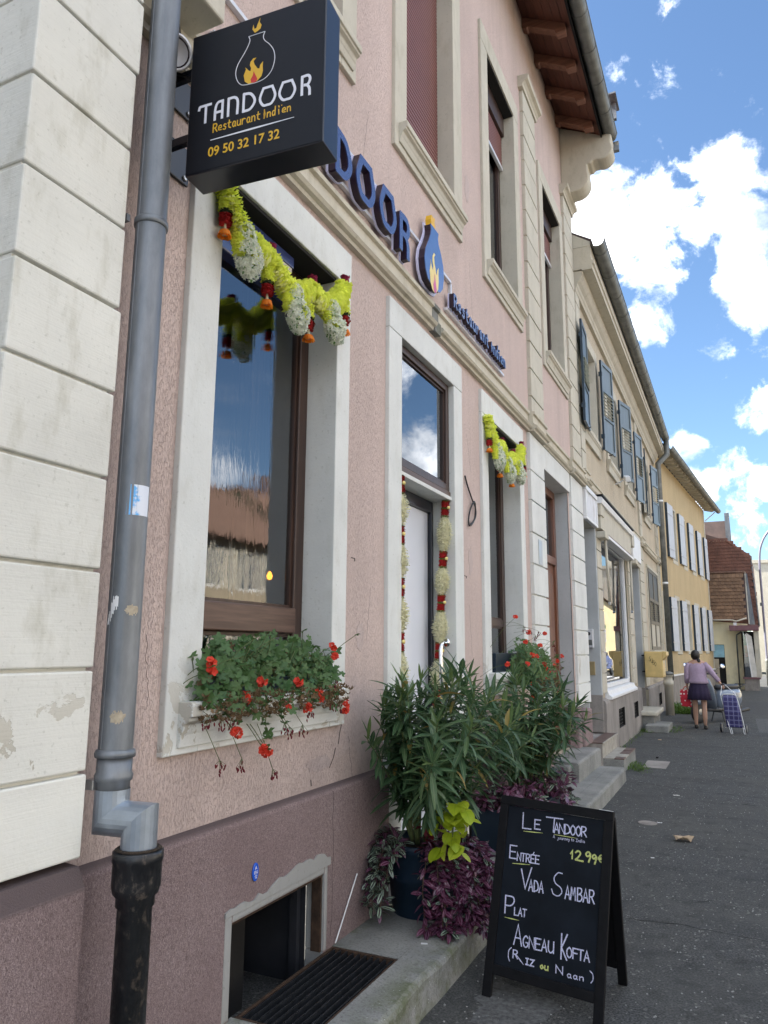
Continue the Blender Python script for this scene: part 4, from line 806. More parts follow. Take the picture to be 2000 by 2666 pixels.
# big red mansard roof behind
YM = YE+.5
def msh(u, v):
    if v < 3.0: return u < 1.93-.055*v/1.0*.6
    t_ = (v-3.0)/.78; return u < 1.76-t_*.80
roof_face(EH, M['tile_red'], (-1.08, YM, 2.55), (1,0,0), (0,.12,1), 14, 27, .145, .14, msh, part=False)
MB().add([(-1.6,YM+.03,2.5),(.86,YM+.03,2.5),(.75,YM+.39,5.45),(-.10,YM+.46,6.14),(-1.6,YM+.46,6.12)],[(0,1,2,3,4)]).build('roof_deck', M['tile_dark'], EH)
MB().add([(.86,YM+.03,2.5),(1.0,YM+5,2.5),(.95,YM+5,5.45),(.75,YM+.39,5.45)],[(0,1,2,3)]).build('roof_side', M['tile_red'], EH)
MB().tube([(.87,YM-.02,2.55),(.76,YM+.36,5.45)], .03, 6).build('verge_strip', M['zinc'], EH)
hp = MB().lathe([(.05,-.1),(.07,0),(.055,.1)], (0,0,0), 8, (.8,0,-.62)).mesh('hip_tile', M['tile_red'])
for i in range(7): link('hip_tile', hp, EH, loc=(-.06+i*.125, YM+.44, 6.13-i*.105))
MB().box(-1.6,-.2,YM+1.0,YM+1.2,6.0,6.32).build('dormer_wall', M['cream'], EH); MB().prism([(-1.6,6.3),(-.12,6.3),(-.5,6.42),(-1.0,6.62),(-1.6,6.95)], (0,YM+1.4,0), (1,0,0), (0,0,1), (0,-1,0), .5).build('dormer_roof', M['tile_dark'], EH)
MB().add([(-1.7,YM+1.8,5.8),(-.1,YM+1.8,5.8),(-.14,YM+2.5,7.4),(-1.7,YM+2.5,7.4)],[(0,1,2,3)]).build('upper_roof', M['tile_dark'], EH)
MB().add([(-.14,YM+1.5,6.0),(.08,YM+1.5,6.0),(.055,YM+1.5,7.6),(-.14,YM+1.5,7.6),(-.14,YM+2.2,6.0),(.08,YM+2.2,6.0),(.055,YM+2.2,7.6),(-.14,YM+2.2,7.6)],[(0,1,2,3),(5,4,7,6),(1,5,6,2),(4,0,3,7),(3,2,6,7)]).build('chimney', M['zinc'], EH)
# shop bay with plum canopy
MB().box(-.26,.80,YE-.9,YE-.15,2.33,2.54).build('canopy', M['mauve_trim'], EH, bevel=.01); MB().box(-.10,.02,YE-.5,YE-.3,2.541,2.66).build('roof_vent', M['white'], EH)
by = MB(); by.box(.15,.68,YE-.75,YE-.10,0,.44); by.build('bay_base', M['plinth_grey'], EH); MB().box(.10,.74,YE-.80,YE-.10,.441,.51).build('bay_sill', M['mauve_trim'], EH); MB().box(.60,.78,YE-.74,YE-.10,.511,2.33).build('bay_corner', M['stone2'], EH)
MB().add([(.18,YE-.72,.52),(.42,YE-.72,.52),(.30,YE-.72,2.05),(.22,YE-.72,2.3)],[(0,1,2,3)]).build('bay_pane', M['glass'], EH); MB().add([(.15,YE-.5,.5),(.6,YE-.5,.5),(.6,YE-.5,2.3),(.15,YE-.5,2.3)],[(0,1,2,3)]).build('bay_inside', M['dark'], EH)
MB().add([(.42,YE-.74,.52),(.62,YE-.74,.52),(.52,YE-.74,2.1),(.33,YE-.74,2.25)],[(0,1,2,3)]).build('price_panel', M['whitetrim'], EH); MB().tube([(.42,YE-.76,.52),(.31,YE-.76,2.2)], .02, 6).build('bay_post', M['white'], EH); MB().box(.24,.34,YE-.69,YE-.68,1.3,1.75).build('red_poster', M['redp'], EH)
# white building far behind, at the right edge
FB = thing('white_shop_building', 'flat-roofed white building with shop windows far behind the street lamp', 'building', (5, 62, 0))
fw_ = [(2.6+i*2.6, 2.6+i*2.6+2.0, 1.0, 3.3) for i in range(6)]+[(3.0+i*2.6, 3.0+i*2.6+1.4, 5.2, 6.8) for i in range(6)]
mbf = MB(); ys_ = None
for (x0, x1, z0, z1) in [(1.2,20,0,8.2)]: pass
xs = sorted({1.2, 20.0, *[a for h in fw_ for a in h[:2]]}); zs_ = sorted({0.0, 8.0, *[a for h in fw_ for a in h[2:]]})
for i in range(len(xs)-1):
    for j in range(len(zs_)-1):
        cx, cz = (xs[i]+xs[i+1])/2, (zs_[j]+zs_[j+1])/2
        if not any(h[0] < cx < h[1] and h[2] < cz < h[3] for h in fw_): mbf.quad((xs[i],62,zs_[j]),(xs[i+1],62,zs_[j]),(xs[i+1],62,zs_[j+1]),(xs[i],62,zs_[j+1]))
mbf.build('wall', M['stone2'], FB); MB().box(1.1,20.1,61.9,75,8.0,8.25).build('roof', M['stone2'], FB); MB().quad((1.2,75,0),(1.2,62,0),(1.2,62,8),(1.2,75,8)).build('side_wall', M['whitetrim'], FB)
for a, b, c, d in fw_:
    w_ = MB().box(a,b,62.12,62.2,c,d).build('window', M['white'], FB); MB().box(a+.1,b-.1,62.08,62.119,c+.1,d-.1).build('pane', M['tealdark'], w_)
for i in range(2): MB().box(4.0+i,4.4+i,64,64.4,8.25,9.0).build('chimney', M['stone2'], FB)
# ================================================================ lettering: stroke glyphs
def crom(pts, n=5):
    P = [Vector(p) for p in pts]; P = [P[0]*2-P[1]]+P+[P[-1]*2-P[-2]]; o = []
    for i in range(1, len(P)-2):
        for k in range(n):
            t = k/n; a, b, c, d = P[i-1], P[i], P[i+1], P[i+2]
            o.append(.5*((2*b)+(c-a)*t+(2*a-5*b+4*c-d)*t*t+(3*b-a-3*c+d)*t**3))
    return o+[P[-2]]
def parse(s):
    st = []
    for q in s.split('|'):
        sm = q.startswith('~'); q = q.lstrip('~'); p = [tuple(map(float, a.split(','))) for a in q.split()]
        st.append([tuple(v) for v in crom([Vector((*a, 0)) for a in p])] if sm else [(*a, 0) for a in p])
    return st
CH = {'A':'0,0 .48,1 1,0|.18,.35 .84,.35','B':'0,0 0,1|~0,1 .75,.97 .8,.7 .3,.52 0,.5|~0,.5 .7,.5 .95,.25 .6,.02 0,0','D':'0,1 0,0|~0,1 .55,.95 .95,.6 .85,.2 0,0','E':'1,1 0,1 0,0 1,0|0,.52 .8,.52',
 'F':'1,1 0,1 0,0|0,.55 .8,.55','G':'~.95,.85 .55,1 .1,.7 .1,.25 .5,0 .95,.15 .98,.42|.98,.42 .6,.42','I':'.5,0 .5,1|.1,1 .9,1|.1,0 .9,0','K':'0,0 0,1|1,1 .05,.45 1,0','L':'0,1 0,0 1,0','M':'0,0 .15,1 .5,.4 .85,1 1,0','N':'0,0 0,1 1,0 1,1',
 'O':'~.5,1 .08,.72 .08,.28 .5,0 .92,.28 .92,.72 .5,1','P':'0,0 0,1|~0,1 .8,.98 .95,.72 .6,.48 0,.45','R':'0,0 0,1|~0,1 .7,.98 .9,.76 .6,.52 0,.48|.4,.5 1,0','S':'~.95,1 .5,1 .12,.75 .3,.52 .8,.38 .95,.18 .6,0 .1,.05 -.1,.25','T':'0,1 1,1|.5,1 .45,0',
 'U':'~0,1 0,.3 .4,0 .85,.15 1,.4 1,1|1,1 1,0','V':'0,1 .45,0 1,1.15','Y':'0,1 .5,.5 1,1|.5,.5 .5,0','Z':'0,1 1,1 0,0 1,0','C':'~1,.9 .5,1 0,.6 .1,.2 .5,0 1,.1',
 '1':'0,.6 .6,1 .5,0','2':'~0,.8 .4,1 .8,.8 .5,.4 0,.05|0,.05 1,0','9':'~.9,.8 .5,1 .1,.75 .4,.5 .9,.75|~.9,.8 .85,.4 .6,-.1','.':'.3,0 .4,.06','e_':'~1,.9 .6,1 .25,.7 .25,.3 .6,0 1,.1|0,.6 .8,.6|0,.4 .7,.4','(':'~1,1 .2,.75 .1,.3 .6,0','(2':'~0,1 .9,.75 1,.3 .4,0',
 'a':'~.8,.9 .3,1 0,.5 .3,0 .75,.3 .8,.9|~.8,.9 .8,.2 1,0','n':'0,1 0,0|~0,.7 .5,1 .85,.8 .9,0','o':'~.5,1 0,.6 .3,0 .9,.4 .5,1','u':'~0,1 0,.2 .5,0 .9,.3|.95,1 .95,0','r':'0,1 0,0|~0,.6 .4,1 .9,.9','e':'~0,.5 .9,.55 .7,1 .1,.8 .1,.2 .9,.1','y':'~0,1 .1,.4 .8,.5|~.9,1 .8,0 .5,-.7 .1,-.5',
 'j':'~.6,1 .6,0 .3,-.7 -.1,-.5','t':'~.4,1.5 .3,.3 .9,0|0,1 .9,1','d':'~.8,.9 .3,1 0,.5 .3,0 .8,.4|.85,1.8 .8,0','i':'.4,1 .5,0|.5,1.4 .5,1.5',"'":'0,0 .6,1','s':'~.9,.9 .4,1 .2,.7 .8,.4 .6,0 0,.1',
 # display face of the restaurant's name
 'TT':'~-.42,.82 -.34,.98 -.1,1 .9,1|.35,1 .35,0','AA':'~.0,0 .02,.6 .25,.95 .8,1|.8,1 .8,0|0,.4 .8,.4','NN':'0,0 0,1|~0,1 .55,.97 .8,.7 .8,0','DD':'0,0 0,1|~0,1 .6,.9 .95,.45 .6,.05 0,0','OO':'~.22,1 .02,.45 .22,.05 .5,0 .78,.05 .98,.45 .78,1|.22,1 .78,1','RR':'0,0 0,1|~0,1 .6,1 .8,.78 .6,.52 .25,.5|~.3,.5 .55,.45 .75,.25 .78,-.08'}
def strokes(mb, key, x, y, w, h, th, fr, d=.0006, skew=0, extra=0):
    """glyph in frame fr=(O,U,V,N); ribbons of width th with mitred joints, d deep"""
    O, U_, V_, N_ = fr
    for si, st in enumerate(parse(CH[key])):
        p = [Vector((x+a*w+skew*b, y+b*h, 0)) for a, b, _ in st]; m = len(p); L, R = [], []
        for i in range(m):
            ti = (p[i]-p[i-1]).normalized() if i else (p[1]-p[0]).normalized(); to = (p[i+1]-p[i]).normalized() if i < m-1 else ti
            t = ti+to; t = t.normalized() if t.length > .3 else ti; nn = Vector((-t.y, t.x, 0)); k = min(1/max(nn.dot(Vector((-ti.y, ti.x, 0))), .35), 2.2)
            e = (-ti if i == 0 else (ti if i == m-1 else Vector((0,0,0))))*th*.35
            L.append(p[i]+nn*th/2*k+e); R.append(p[i]-nn*th/2*k+e)
        z0 = extra; z1 = extra+d+si*.00012; f = lambda q, z: O+U_*q.x+V_*q.y+N_*z; vs = []
        for i in range(m): vs += [f(L[i], z1), f(R[i], z1), f(R[i], z0), f(L[i], z0)]
        fs = [(0,1,2,3), (4*m-4, 4*m-1, 4*m-2, 4*m-3)]
        for i in range(m-1):
            a, b = 4*i, 4*i+4
            for q in range(4): fs.append((a+q, b+q, b+(q+1)%4, a+(q+1)%4))
        mb.add(vs, fs)
def line(mb, txt, x0, y0, x1, h, th, fr, skew=0, gap=.28, d=.0006, y1=None):
    n = len(txt); wtot = x1-x0; cw = wtot/(n+gap*(n-1)) if n > 1 else wtot
    for i, c in enumerate(txt):
        if c != ' ': strokes(mb, c, x0+i*cw*(1+gap), y0+((y1-y0)*i/max(n-1,1) if y1 is not None else 0), cw, h, th, fr, d, skew)
def rule(mb, a, b, th, fr, d=.0006):
    O, U_, V_, N_ = fr; a, b = Vector((*a, 0)), Vector((*b, 0)); t = (b-a).normalized(); n = Vector((-t.y, t.x, 0))*th/2; q = [a+n*.4, a-n*.4, (a+b)/2-n, b-n*.25, b+n*.25, (a+b)/2+n]
    mb.prism([(v.x, v.y) for v in q], O, U_, V_, N_, d)
def ttf(name, txt, size, O, U_, V_, N_, mat, parent, ext=.0006, squash=1):
    cu = bpy.data.curves.new(name, 'FONT'); cu.body = txt; cu.size = size; cu.extrude = ext; cu.offset = .0007; o = bpy.data.objects.new('tmp', cu); COL.objects.link(o)
    bpy.context.view_layer.update(); dg = bpy.context.evaluated_depsgraph_get(); me = bpy.data.meshes.new_from_object(o.evaluated_get(dg)); bpy.data.objects.remove(o)
    m = Matrix((U_*squash, V_, N_)).transposed().to_4x4(); m.translation = O; me.transform(m); me.materials.clear(); me.materials.append(mat); me.name = name
    return link(name, me, parent)
FL1 = [(.264,.319),(.247,.335),(.241,.362),(.250,.385),(.247,.395),(.262,.377),(.270,.372),(.272,.385),(.266,.398),(.268,.412),(.280,.424),(.292,.423),(.281,.413),(.285,.398),(.300,.375),(.308,.372),(.310,.386),(.322,.398),(.321,.378),(.323,.358),(.318,.338),(.300,.322),(.282,.317)]
FL2 = [(.286,.318),(.275,.322),(.272,.336),(.281,.350),(.284,.368),(.291,.352),(.297,.340),(.301,.330),(.296,.320)]
FLS = [(.281,.534),(.270,.552),(.274,.572),(.278,.552),(.287,.552),(.291,.565),(.302,.592),(.300,.575),(.309,.560),(.305,.545),(.293,.538)]
VO = [(.258,.319),(.232,.326),(.213,.350),(.205,.385),(.214,.420),(.240,.460),(.256,.490),(.261,.509),(.255,.526)]
VO2 = [(.325,.526),(.319,.507),(.325,.488),(.348,.462),(.366,.430),(.371,.392),(.360,.350),(.335,.325),(.300,.317),(.258,.319)]
# ---------------------------------------------------------------- projecting sign
SG = thing('projecting_sign', 'square black light-box sign with white and gold lettering on two wall brackets', 'sign', (-1.76, 1.95, 3.3))
Us = Vector((.5967, .0451, 0)).normalized(); Vs = Vector((0,0,1)); Ns = Us.cross(Vs); Os = Vector((-1.762, 1.95, 3.30)); fs_ = (Os, Us, Vs, Ns)
c_ = Os+Us*.2885+Vs*.3035-Ns*.06
MB().obox(c_, Us, Vs, Ns, .577, .607, .12).build('sign_box', M['black'], SG, bevel=.004)
MB().obox(Os+Us*.2885+Vs*.3035+Ns*.0008, Us, Vs, Ns, .565, .595, .002).build('sign_face', simple('black_sign_face', (.008,.009,.013), .5, 0, .1, 4, spec=.25), SG)
fr2 = (Os+Ns*.002, Us, Vs, Ns); mb = MB()
for k_, x, w in (('TT',.066,.040),('AA',.122,.040),('NN',.180,.050),('DD',.246,.050),('OO',.314,.066),('OO',.395,.066),('RR',.488,.040)): strokes(mb, k_, x, .209, w, .073, .0105 if k_ != 'OO' else .0100, fr2)
mb.build('name_lettering', M['signwhite'], SG)
mb = MB(); strokes(mb, 'R', .118, .157, .017, .034, .0045, fr2)
for i, c in enumerate('estaurant'): strokes(mb, c, .141+i*.0205, .157, .014, .022, .0042, fr2)
strokes(mb, 'L', .336, .157, .001, .034, .0045, fr2); rule(mb, (.337,.157), (.337,.191), .009, fr2)
for i, c in enumerate('ndien'): strokes(mb, c, .349+i*.0205, .157, .014, .020, .0042, fr2)
rule(mb, (.394,.188), (.397,.192), .005, fr2); rule(mb, (.406,.188), (.409,.192), .005, fr2)
mb.build('restaurant_lettering', M['gold'], SG)
mb = MB(); rule(mb, (.108,.1265), (.460,.127), .0075, fr2); mb.build('divider_line', M['signwhite'], SG)
ttf('phone_number', '09 50 32 17 32', .054, Os+Us*.100+Vs*.0585+Ns*.0025, Us, Vs, Ns, M['gold'], SG, squash=.92)
mb = MB()
for pts in (VO, VO2, [(.255,.526),(.325,.526)]):
    q = crom([Vector((*a, 0)) for a in pts]) if len(pts) > 2 else [Vector((*a, 0)) for a in pts]
    mb.tube([fr2[0]+Us*p.x+Vs*p.y for p in q], .0016, 6)
mb.build('oven_outline', M['signwhite'], SG)
def smooth_poly(pts): return pts
for nm, pts, mat, z in (('flame', FL1, M['gold'], .0004), ('flame_core', FL2, M['redp'], .0009), ('small_flame', FLS, M['gold'], .0004)):
    MB().prism(pts[::-1] if nm != 'x' else pts, Os+Ns*.002, Us, Vs, Ns, .0006+z).build(nm, mat, SG)
for z in (3.50, 3.79):
    MB().box(-1.895,-1.885,1.96,2.11,z-.11,z+.05).build('wall_plate', M['black'], SG, bevel=.004); MB().box(-1.886,-1.74,1.985,2.01,z-.018,z+.018).build('bracket_arm', M['black'], SG, bevel=.003)
    for y in (2.085,): MB().lathe([(.012,0),(.012,.006),(.007,.008)], (-1.885,y,z-.085), 8, (1,0,0)).build('bolt', M['steel'], SG, smooth=True)
# flood lamp and cable behind the sign
L_ = thing('wall_spotlight', 'small round wall spotlight with loose cable beside the zinc downpipe', 'lamp', (-1.88, 1.93, 3.83))
MB().lathe([(.03,0),(.058,.02),(.064,.05),(.060,.055)], (-1.86,1.95,3.86), 20, (.6,-.55,-.35)).build('lamp_housing', M['gutter'], L_, smooth=True); MB().lathe([(.064,.052),(.070,.054),(.070,.064),(.060,.064),(.058,.057)], (-1.86,1.95,3.86), 20, (.6,-.55,-.35)).build('lens_ring', M['aluw'], L_, smooth=True)
MB().lathe([(.05,.05),(.059,.058),(.02,.052)], (-1.86,1.95,3.86), 20, (.6,-.55,-.35)).build('lens', M['letterside'], L_, smooth=True); MB().tube([(-1.88,1.93,4.3),(-1.87,1.96,4.1),(-1.86,1.99,3.95),(-1.87,2.0,3.88)], .006, 6).build('cable', M['iron'], L_, smooth=True); MB().tube([(-1.87,1.90,4.3),(-1.87,1.93,4.05),(-1.86,1.90,3.93)], .004, 6).build('cable', M['white'], L_, smooth=True)
MB().tube([(-1.86,1.97,3.80),(-1.80,1.99,3.77),(-1.76,1.99,3.80)], .007, 6).build('cable', M['iron'], L_, smooth=True); MB().box(-1.9,-1.86,1.90,1.98,3.80,3.84).build('lamp_foot', M['gutter'], L_)
wb = MB().box(-1.9,-1.70,1.90,2.06,4.04,4.30).build('wall_bracket_box', M['stone2'], None, bevel=.01); tag(wb, 'weathered stone block on the wall above the round spotlight', 'stone block')
# ---------------------------------------------------------------- facade letters on rails
FS = thing('facade_lettering', 'raised blue-faced restaurant letters and oven emblem on pale rails above the cornice', 'lettering', (-1.88, 4.4, 4.13))
Uf, Vf, Nf = Vector((0,1,0)), Vector((0,0,1)), Vector((1,0,0)); of = Vector((-1.868, 0, 0))
for k_, y, z, w, h in (('TT',2.50,4.14,.10,.24),('AA',2.66,4.14,.15,.25),('NN',2.88,4.14,.17,.27),('DD',3.20,4.155,.155,.235),('OO',3.44,4.17,.215,.235),('OO',3.755,4.17,.215,.235),('RR',4.065,4.14,.15,.235)):
    base = MB(); strokes(base, k_, y, z, w, h, .056, (of, Uf, Vf, Nf), .012)
    b_ = base.build('letter_halo', M['acryl'], FS)
    sd_ = MB(); strokes(sd_, k_, y, z, w, h, .044, (of+Nf*.013, Uf, Vf, Nf), .040); l_ = sd_.build('letter', M['letterside'], b_)
    fc = MB(); strokes(fc, k_, y, z, w, h, .046, (of+Nf*.0545, Uf, Vf, Nf), .006); fc.build('letter_face', M['letterface'], b_)
def vase_poly(y0, z0, s, grow=0):
    L = [(.258,.319),(.232,.326),(.213,.350),(.205,.385),(.214,.420),(.240,.460),(.256,.490),(.261,.509),(.255,.526)]; R_ = [(.325,.526),(.319,.507),(.325,.488),(.348,.462),(.366,.430),(.371,.392),(.360,.350),(.335,.325),(.300,.317)]
    P = L+R_; cx, cz = .288, .41; return [(y0+((x-cx)*(1+grow))*s, z0+((z-cz)*(1+grow*.8))*s) for x, z in P][::-1]
sv = 2.25; vy, vz = 4.655, 4.335
hb = MB().prism(vase_poly(vy, vz, sv, .12), (-1.868,0,0), Uf, Vf, Nf, .012).build('letter_halo', M['acryl'], FS)
MB().prism(vase_poly(vy, vz, sv), (-1.855,0,0), Uf, Vf, Nf, .045).build('emblem_body', M['letterside'], hb); MB().prism(vase_poly(vy, vz, sv, .02), (-1.8095,0,0), Uf, Vf, Nf, .006).build('emblem_face', M['vaseface'], hb)
for nm, pts, mat, z in (('flame', FL1, M['goldp'], .0), ('flame_core', FL2, M['pinkp'], .002)):
    MB().prism([(vy+((x-.288)*.95)*sv, vz+(z_-.41)*1.35*sv*.95+.02) for x, z_ in pts][::-1], (-1.803+z,0,0), Uf, Vf, Nf, .001).build(nm, mat, hb)
MB().prism([(4.60,4.585),(4.61,4.62),(4.60,4.65),(4.615,4.69),(4.66,4.685),(4.685,4.70),(4.675,4.66),(4.69,4.63),(4.68,4.585)], (-1.855,0,0), Uf, Vf, Nf, .045).build('gold_flame', M['gold'], hb)
# 'Restaurant Indien'
x = 5.12
for wd in ('Restaurant', 'Indien'):
    for i, c in enumerate(wd):
        big = c in 'RI'; hh = .100 if big else .070; w = .062 if c == 'R' else (.012 if c in 'Ii' else .052); hb_ = None
        for nm, mt3, th, ex, dd_ in (('small_letter_halo', M['acryl'], .030, 0, .010), ('small_letter', M['letterside'], .018, .011, .036), ('small_letter_face', M['letterface'], .0195, .048, .004)):
            frm = (Vector((-1.872,0,4.195))+Nf*ex, Uf, Vf, Nf); q = MB()
            if c == 'I': rule(q, (x,0), (x,.10), th*2, frm, dd_)
            else: strokes(q, c, x, 0, w, hh, th, frm, dd_)
            o_ = q.build(nm, mt3, hb_ or FS); hb_ = hb_ or o_
        x += w+.040
    x += .065
for y0, y1, z in ((2.2,4.21,4.193),(2.2,5.20,4.447),(5.085,6.68,4.175)): MB().box(-1.899,-1.872,y0,y1,z-.012,z+.012).build('mounting_rail', M['aluw'], FS, bevel=.002)
MB().box(-1.899,-1.874,5.19,5.215,4.165,4.434).build('mounting_rail', M['aluw'], FS, bevel=.002)
# ---------------------------------------------------------------- downpipes
DP = thing('zinc_downpipe', 'weathered zinc downpipe elbowed into a black cast iron standpipe beside the corner quoins', 'downpipe', (-1.66, 1.815, .155))
MB().tube([(-1.768,1.80,5.2),(-1.768,1.803,3.03),(-1.768,1.806,1.235)], .052, 24, False, rs=[.052,.052,.052]).build('upper_pipe', M['zinc'], DP, smooth=True)
MB().lathe([(.0535,-.012),(.058,-.01),(.058,.012),(.0535,.014)], (-1.768,1.803,3.02), 24).build('pipe_clamp', M['zinc'], DP, smooth=True); MB().box(-1.90,-1.80,1.72,1.735,3.005,3.03).build('clamp_arm', M['zinc'], DP)
MB().lathe([(.053,-.01),(.060,-.012),(.062,0),(.058,.010),(.053,.012)], (-1.768,1.806,1.235), 24).build('pipe_collar', M['zinc'], DP, smooth=True)
MB().lathe([(.050,-.16),(.050,-.075),(.056,-.07),(.058,-.055),(.053,-.045),(.053,0)], (-1.768,1.806,1.225), 24).build('lower_pipe', M['zinc'], DP, smooth=True)
MB().box(-1.83,-1.79,1.745,1.775,1.13,1.16).build('clamp_lug', M['steel'], DP, bevel=.003)
MB().tube([(-1.768,1.806,1.13),(-1.768,1.806,1.045),(-1.662,1.818,1.045),(-1.662,1.818,.95)], .0525, 24, False).build('elbow', M['zinc_new'], DP)
MB().lathe([(.050,-.80),(.050,-.16),(.056,-.155),(.056,-.13),(.066,-.12),(.071,-.10),(.071,-.035),(.074,-.03),(.074,-.004),(.068,0),(.052,0)], (-1.662,1.818,.965), 28).build('cast_standpipe', M['iron'], DP, smooth=True)
MB().lathe([(.069,0),(.060,.006),(.053,.003)], (-1.662,1.818,.966), 24).build('mortar_seal', M['soil'], DP, smooth=True)
st_ = MB()
def curved_patch(cx, cy, r, a0, a1, z0, z1, n=8):
    mb = MB()
    for i in range(n+1):
        a = radians(a0+(a1-a0)*i/n); mb.v += [(cx+r*cos(a), cy+r*sin(a), z0), (cx+r*cos(a), cy+r*sin(a), z1)]
    for i in range(n): mb.f.append((2*i, 2*i+2, 2*i+3, 2*i+1))
    return mb
def ragged_patch(cx, cy, r, a0, a1, z0, z1, seed, diag=False):
    rnd = random.Random(seed); mb = MB(); n, m = 14, 8; idx = {}
    P = lambda i, j: (cx+r*cos(radians(a0+(a1-a0)*i/n)), cy+r*sin(radians(a0+(a1-a0)*i/n)), z0+(z1-z0)*j/m+rnd.uniform(-.2,.2)*(z1-z0)/m)
    for i in range(n+1):
        for j in range(m+1): idx[i, j] = len(mb.v); mb.v.append(P(i, j))
    for i in range(n):
        for j in range(m):
            u, v = (i+.5)/n*2-1, (j+.5)/m*2-1
            keep = (abs(v-(1.3*u-.5*u*u))+rnd.uniform(-.15,.15) < .5) if diag else (u*u*.8+v*v+rnd.uniform(-.35,.35) < .75)
            if keep: mb.f.append((idx[i,j], idx[i+1,j], idx[i+1,j+1], idx[i,j+1]))
    return mb
M['tan'] = simple('tan_flaked_paint', (.40,.34,.25), .8, 0, .2, 60)
for q_, (a_, b_, c_, d_) in enumerate(((-48,5,1.655,1.69), (-72,-20,1.325,1.365), (-120,-95,2.62,2.65))): ragged_patch(-1.768,1.806,.0526,a_,b_,c_,d_,q_+20).build('flaked_paint', M['tan'], DP, smooth=True)
MB().tube([(-1.768+.0525*cos(radians(-100)),1.80+.0525*sin(radians(-100)),5.2),(-1.768+.0525*cos(radians(-100)),1.806+.0525*sin(radians(-100)),1.25)], .0014, 5).build('pipe_seam', M['zinc'], DP)
t = NT('torn_blue_white_sticker'); f = t.noise(t.pos((1,1,1)), 38, 4, .7); y_ = t.sep()
M['sticker'] = t.fin(t.mix(t.ramp(t.math('ADD', f, t.math('MULTIPLY', t.math('ADD', y_[1], -1.775), 12)), .44, .56), (.12,.42,.80), (.68,.72,.80)), .5)
tag(curved_patch(-1.768,1.806,.0528,-66,20,1.975,2.075).build('sticker', M['sticker'], None, smooth=True), 'torn blue and white sticker on the zinc downpipe', 'sticker')
tag(ragged_patch(-1.768,1.806,.0528,-122,-70,1.625,1.715,9,diag=True).build('sticker', M['white'], None, smooth=True), 'scraped white sticker remnant low on the zinc downpipe', 'sticker')
D2 = thing('grey_downpipe', 'grey downpipe between the beige and ochre houses, standing in a pale pipe', 'downpipe', (-1.72, 22.2, 0))
MB().tube([(-1.47,22.35,7.58),(-1.47,22.35,7.15),(-1.72,22.2,6.85),(-1.72,22.2,.75)], .075, 14).build('pipe', M['gutter'], D2, smooth=True)
for z in (5.75, 3.4): MB().lathe([(.078,-.03),(.082,0),(.078,.03)], (-1.72,22.2,z), 14).build('pipe_clamp', M['white'], D2, smooth=True)
SP = thing('standpipe', 'pale cement standpipe at the foot of the wall under the yellow letter box', 'pipe', (-1.55, 19.75, 0)); MB().lathe([(.10,0),(.10,.70),(.12,.71),(.12,.80),(.10,.81),(.10,.92),(.12,.925),(.12,.97),(.05,1.0)], (-1.60,19.75,0), 16).build('pipe', M['stone2'], SP, smooth=True)
MB().lathe([(.125,0),(.13,.05),(.05,.09)], (-1.60,19.75,.95), 16).build('cap', M['gutter'], SP, smooth=True)
# ---------------------------------------------------------------- small fittings
tag(MB().prism([(.022*cos(a*pi/8), .036*sin(a*pi/8)) for a in range(16)], (XP+.0005, 2.718, .652), Uf, Vf, Nf, .006).build('enamel_plaque', M['blueenamel'], None, bevel=.002), 'oval blue enamel plaque on the mauve plinth above the cellar opening', 'plaque')
mb = MB(); frp = (Vector((XP+.0068,2.718,.652)), Uf, Vf, Nf)
strokes(mb, 'A', -.006, .010, .012, .012, .0022, frp); strokes(mb, 'E', -.010, -.006, .008, .010, .002, frp); strokes(mb, 'U', .003, -.006, .008, .010, .002, frp); strokes(mb, '1', -.006, -.024, .004, .012, .002, frp); strokes(mb, '2', .001, -.024, .007, .012, .002, frp)
o_ = mb.build('plaque_marks', M['signwhite'], None); pl = [o for o in COL.objects if o.name == 'enamel_plaque'][0]; o_.parent = pl
np_ = MB().box(XF+.009,XF+.013,7.83,7.99,1.95+.5,2.72).build('name_plate', M['steel'], None, bevel=.001); tag(np_, 'small rectangular metal name plate on the quoins left of the brown door', 'name plate')
np_.data.transform(Matrix.Translation((0,0,.33))) if 0 else None
ic = thing('intercom', 'grey door intercom with camera beside the beige house entrance', 'intercom', (-2.0, 11.56, 1.6)); MB().box(-2.08,-1.95,11.50,11.558,1.58,1.86).build('intercom_body', M['aluw'], ic, bevel=.012); MB().lathe([(.028,0),(.028,.01),(.012,.014)], (-2.015,11.50,1.79), 14, (0,-1,0)).build('camera_eye', M['black'], ic, smooth=True); MB().box(-2.06,-1.97,11.494,11.50,1.62,1.70).build('speaker_panel', M['gutter'], ic)
bl = MB().box(-2.07,-1.95,11.535,11.558,1.18,1.38).build('letter_flap', simple('brass', (.42,.33,.17), .4, .6), None, bevel=.006); tag(bl, 'square brass plate below the intercom', 'door plate')
sb_ = thing('sign_board', 'blank weathered white sign board in a moulded frame above the entrance', 'sign board', (-1.85, 11.1, 3.44))
MB().box(-1.88,-1.84,10.68,11.60,3.44,3.87).build('board', stone('peeling_white_board', (.66,.68,.72), False, 0, .8), sb_)
fb = MB(); fb.box(-1.88,-1.815,10.66,11.62,3.83,3.90); fb.box(-1.88,-1.82,10.66,11.62,3.40,3.44); fb.box(-1.88,-1.82,10.66,10.70,3.44,3.83); fb.box(-1.88,-1.82,11.58,11.62,3.44,3.83); fb.build('frame', M['white'], sb_, bevel=.008)
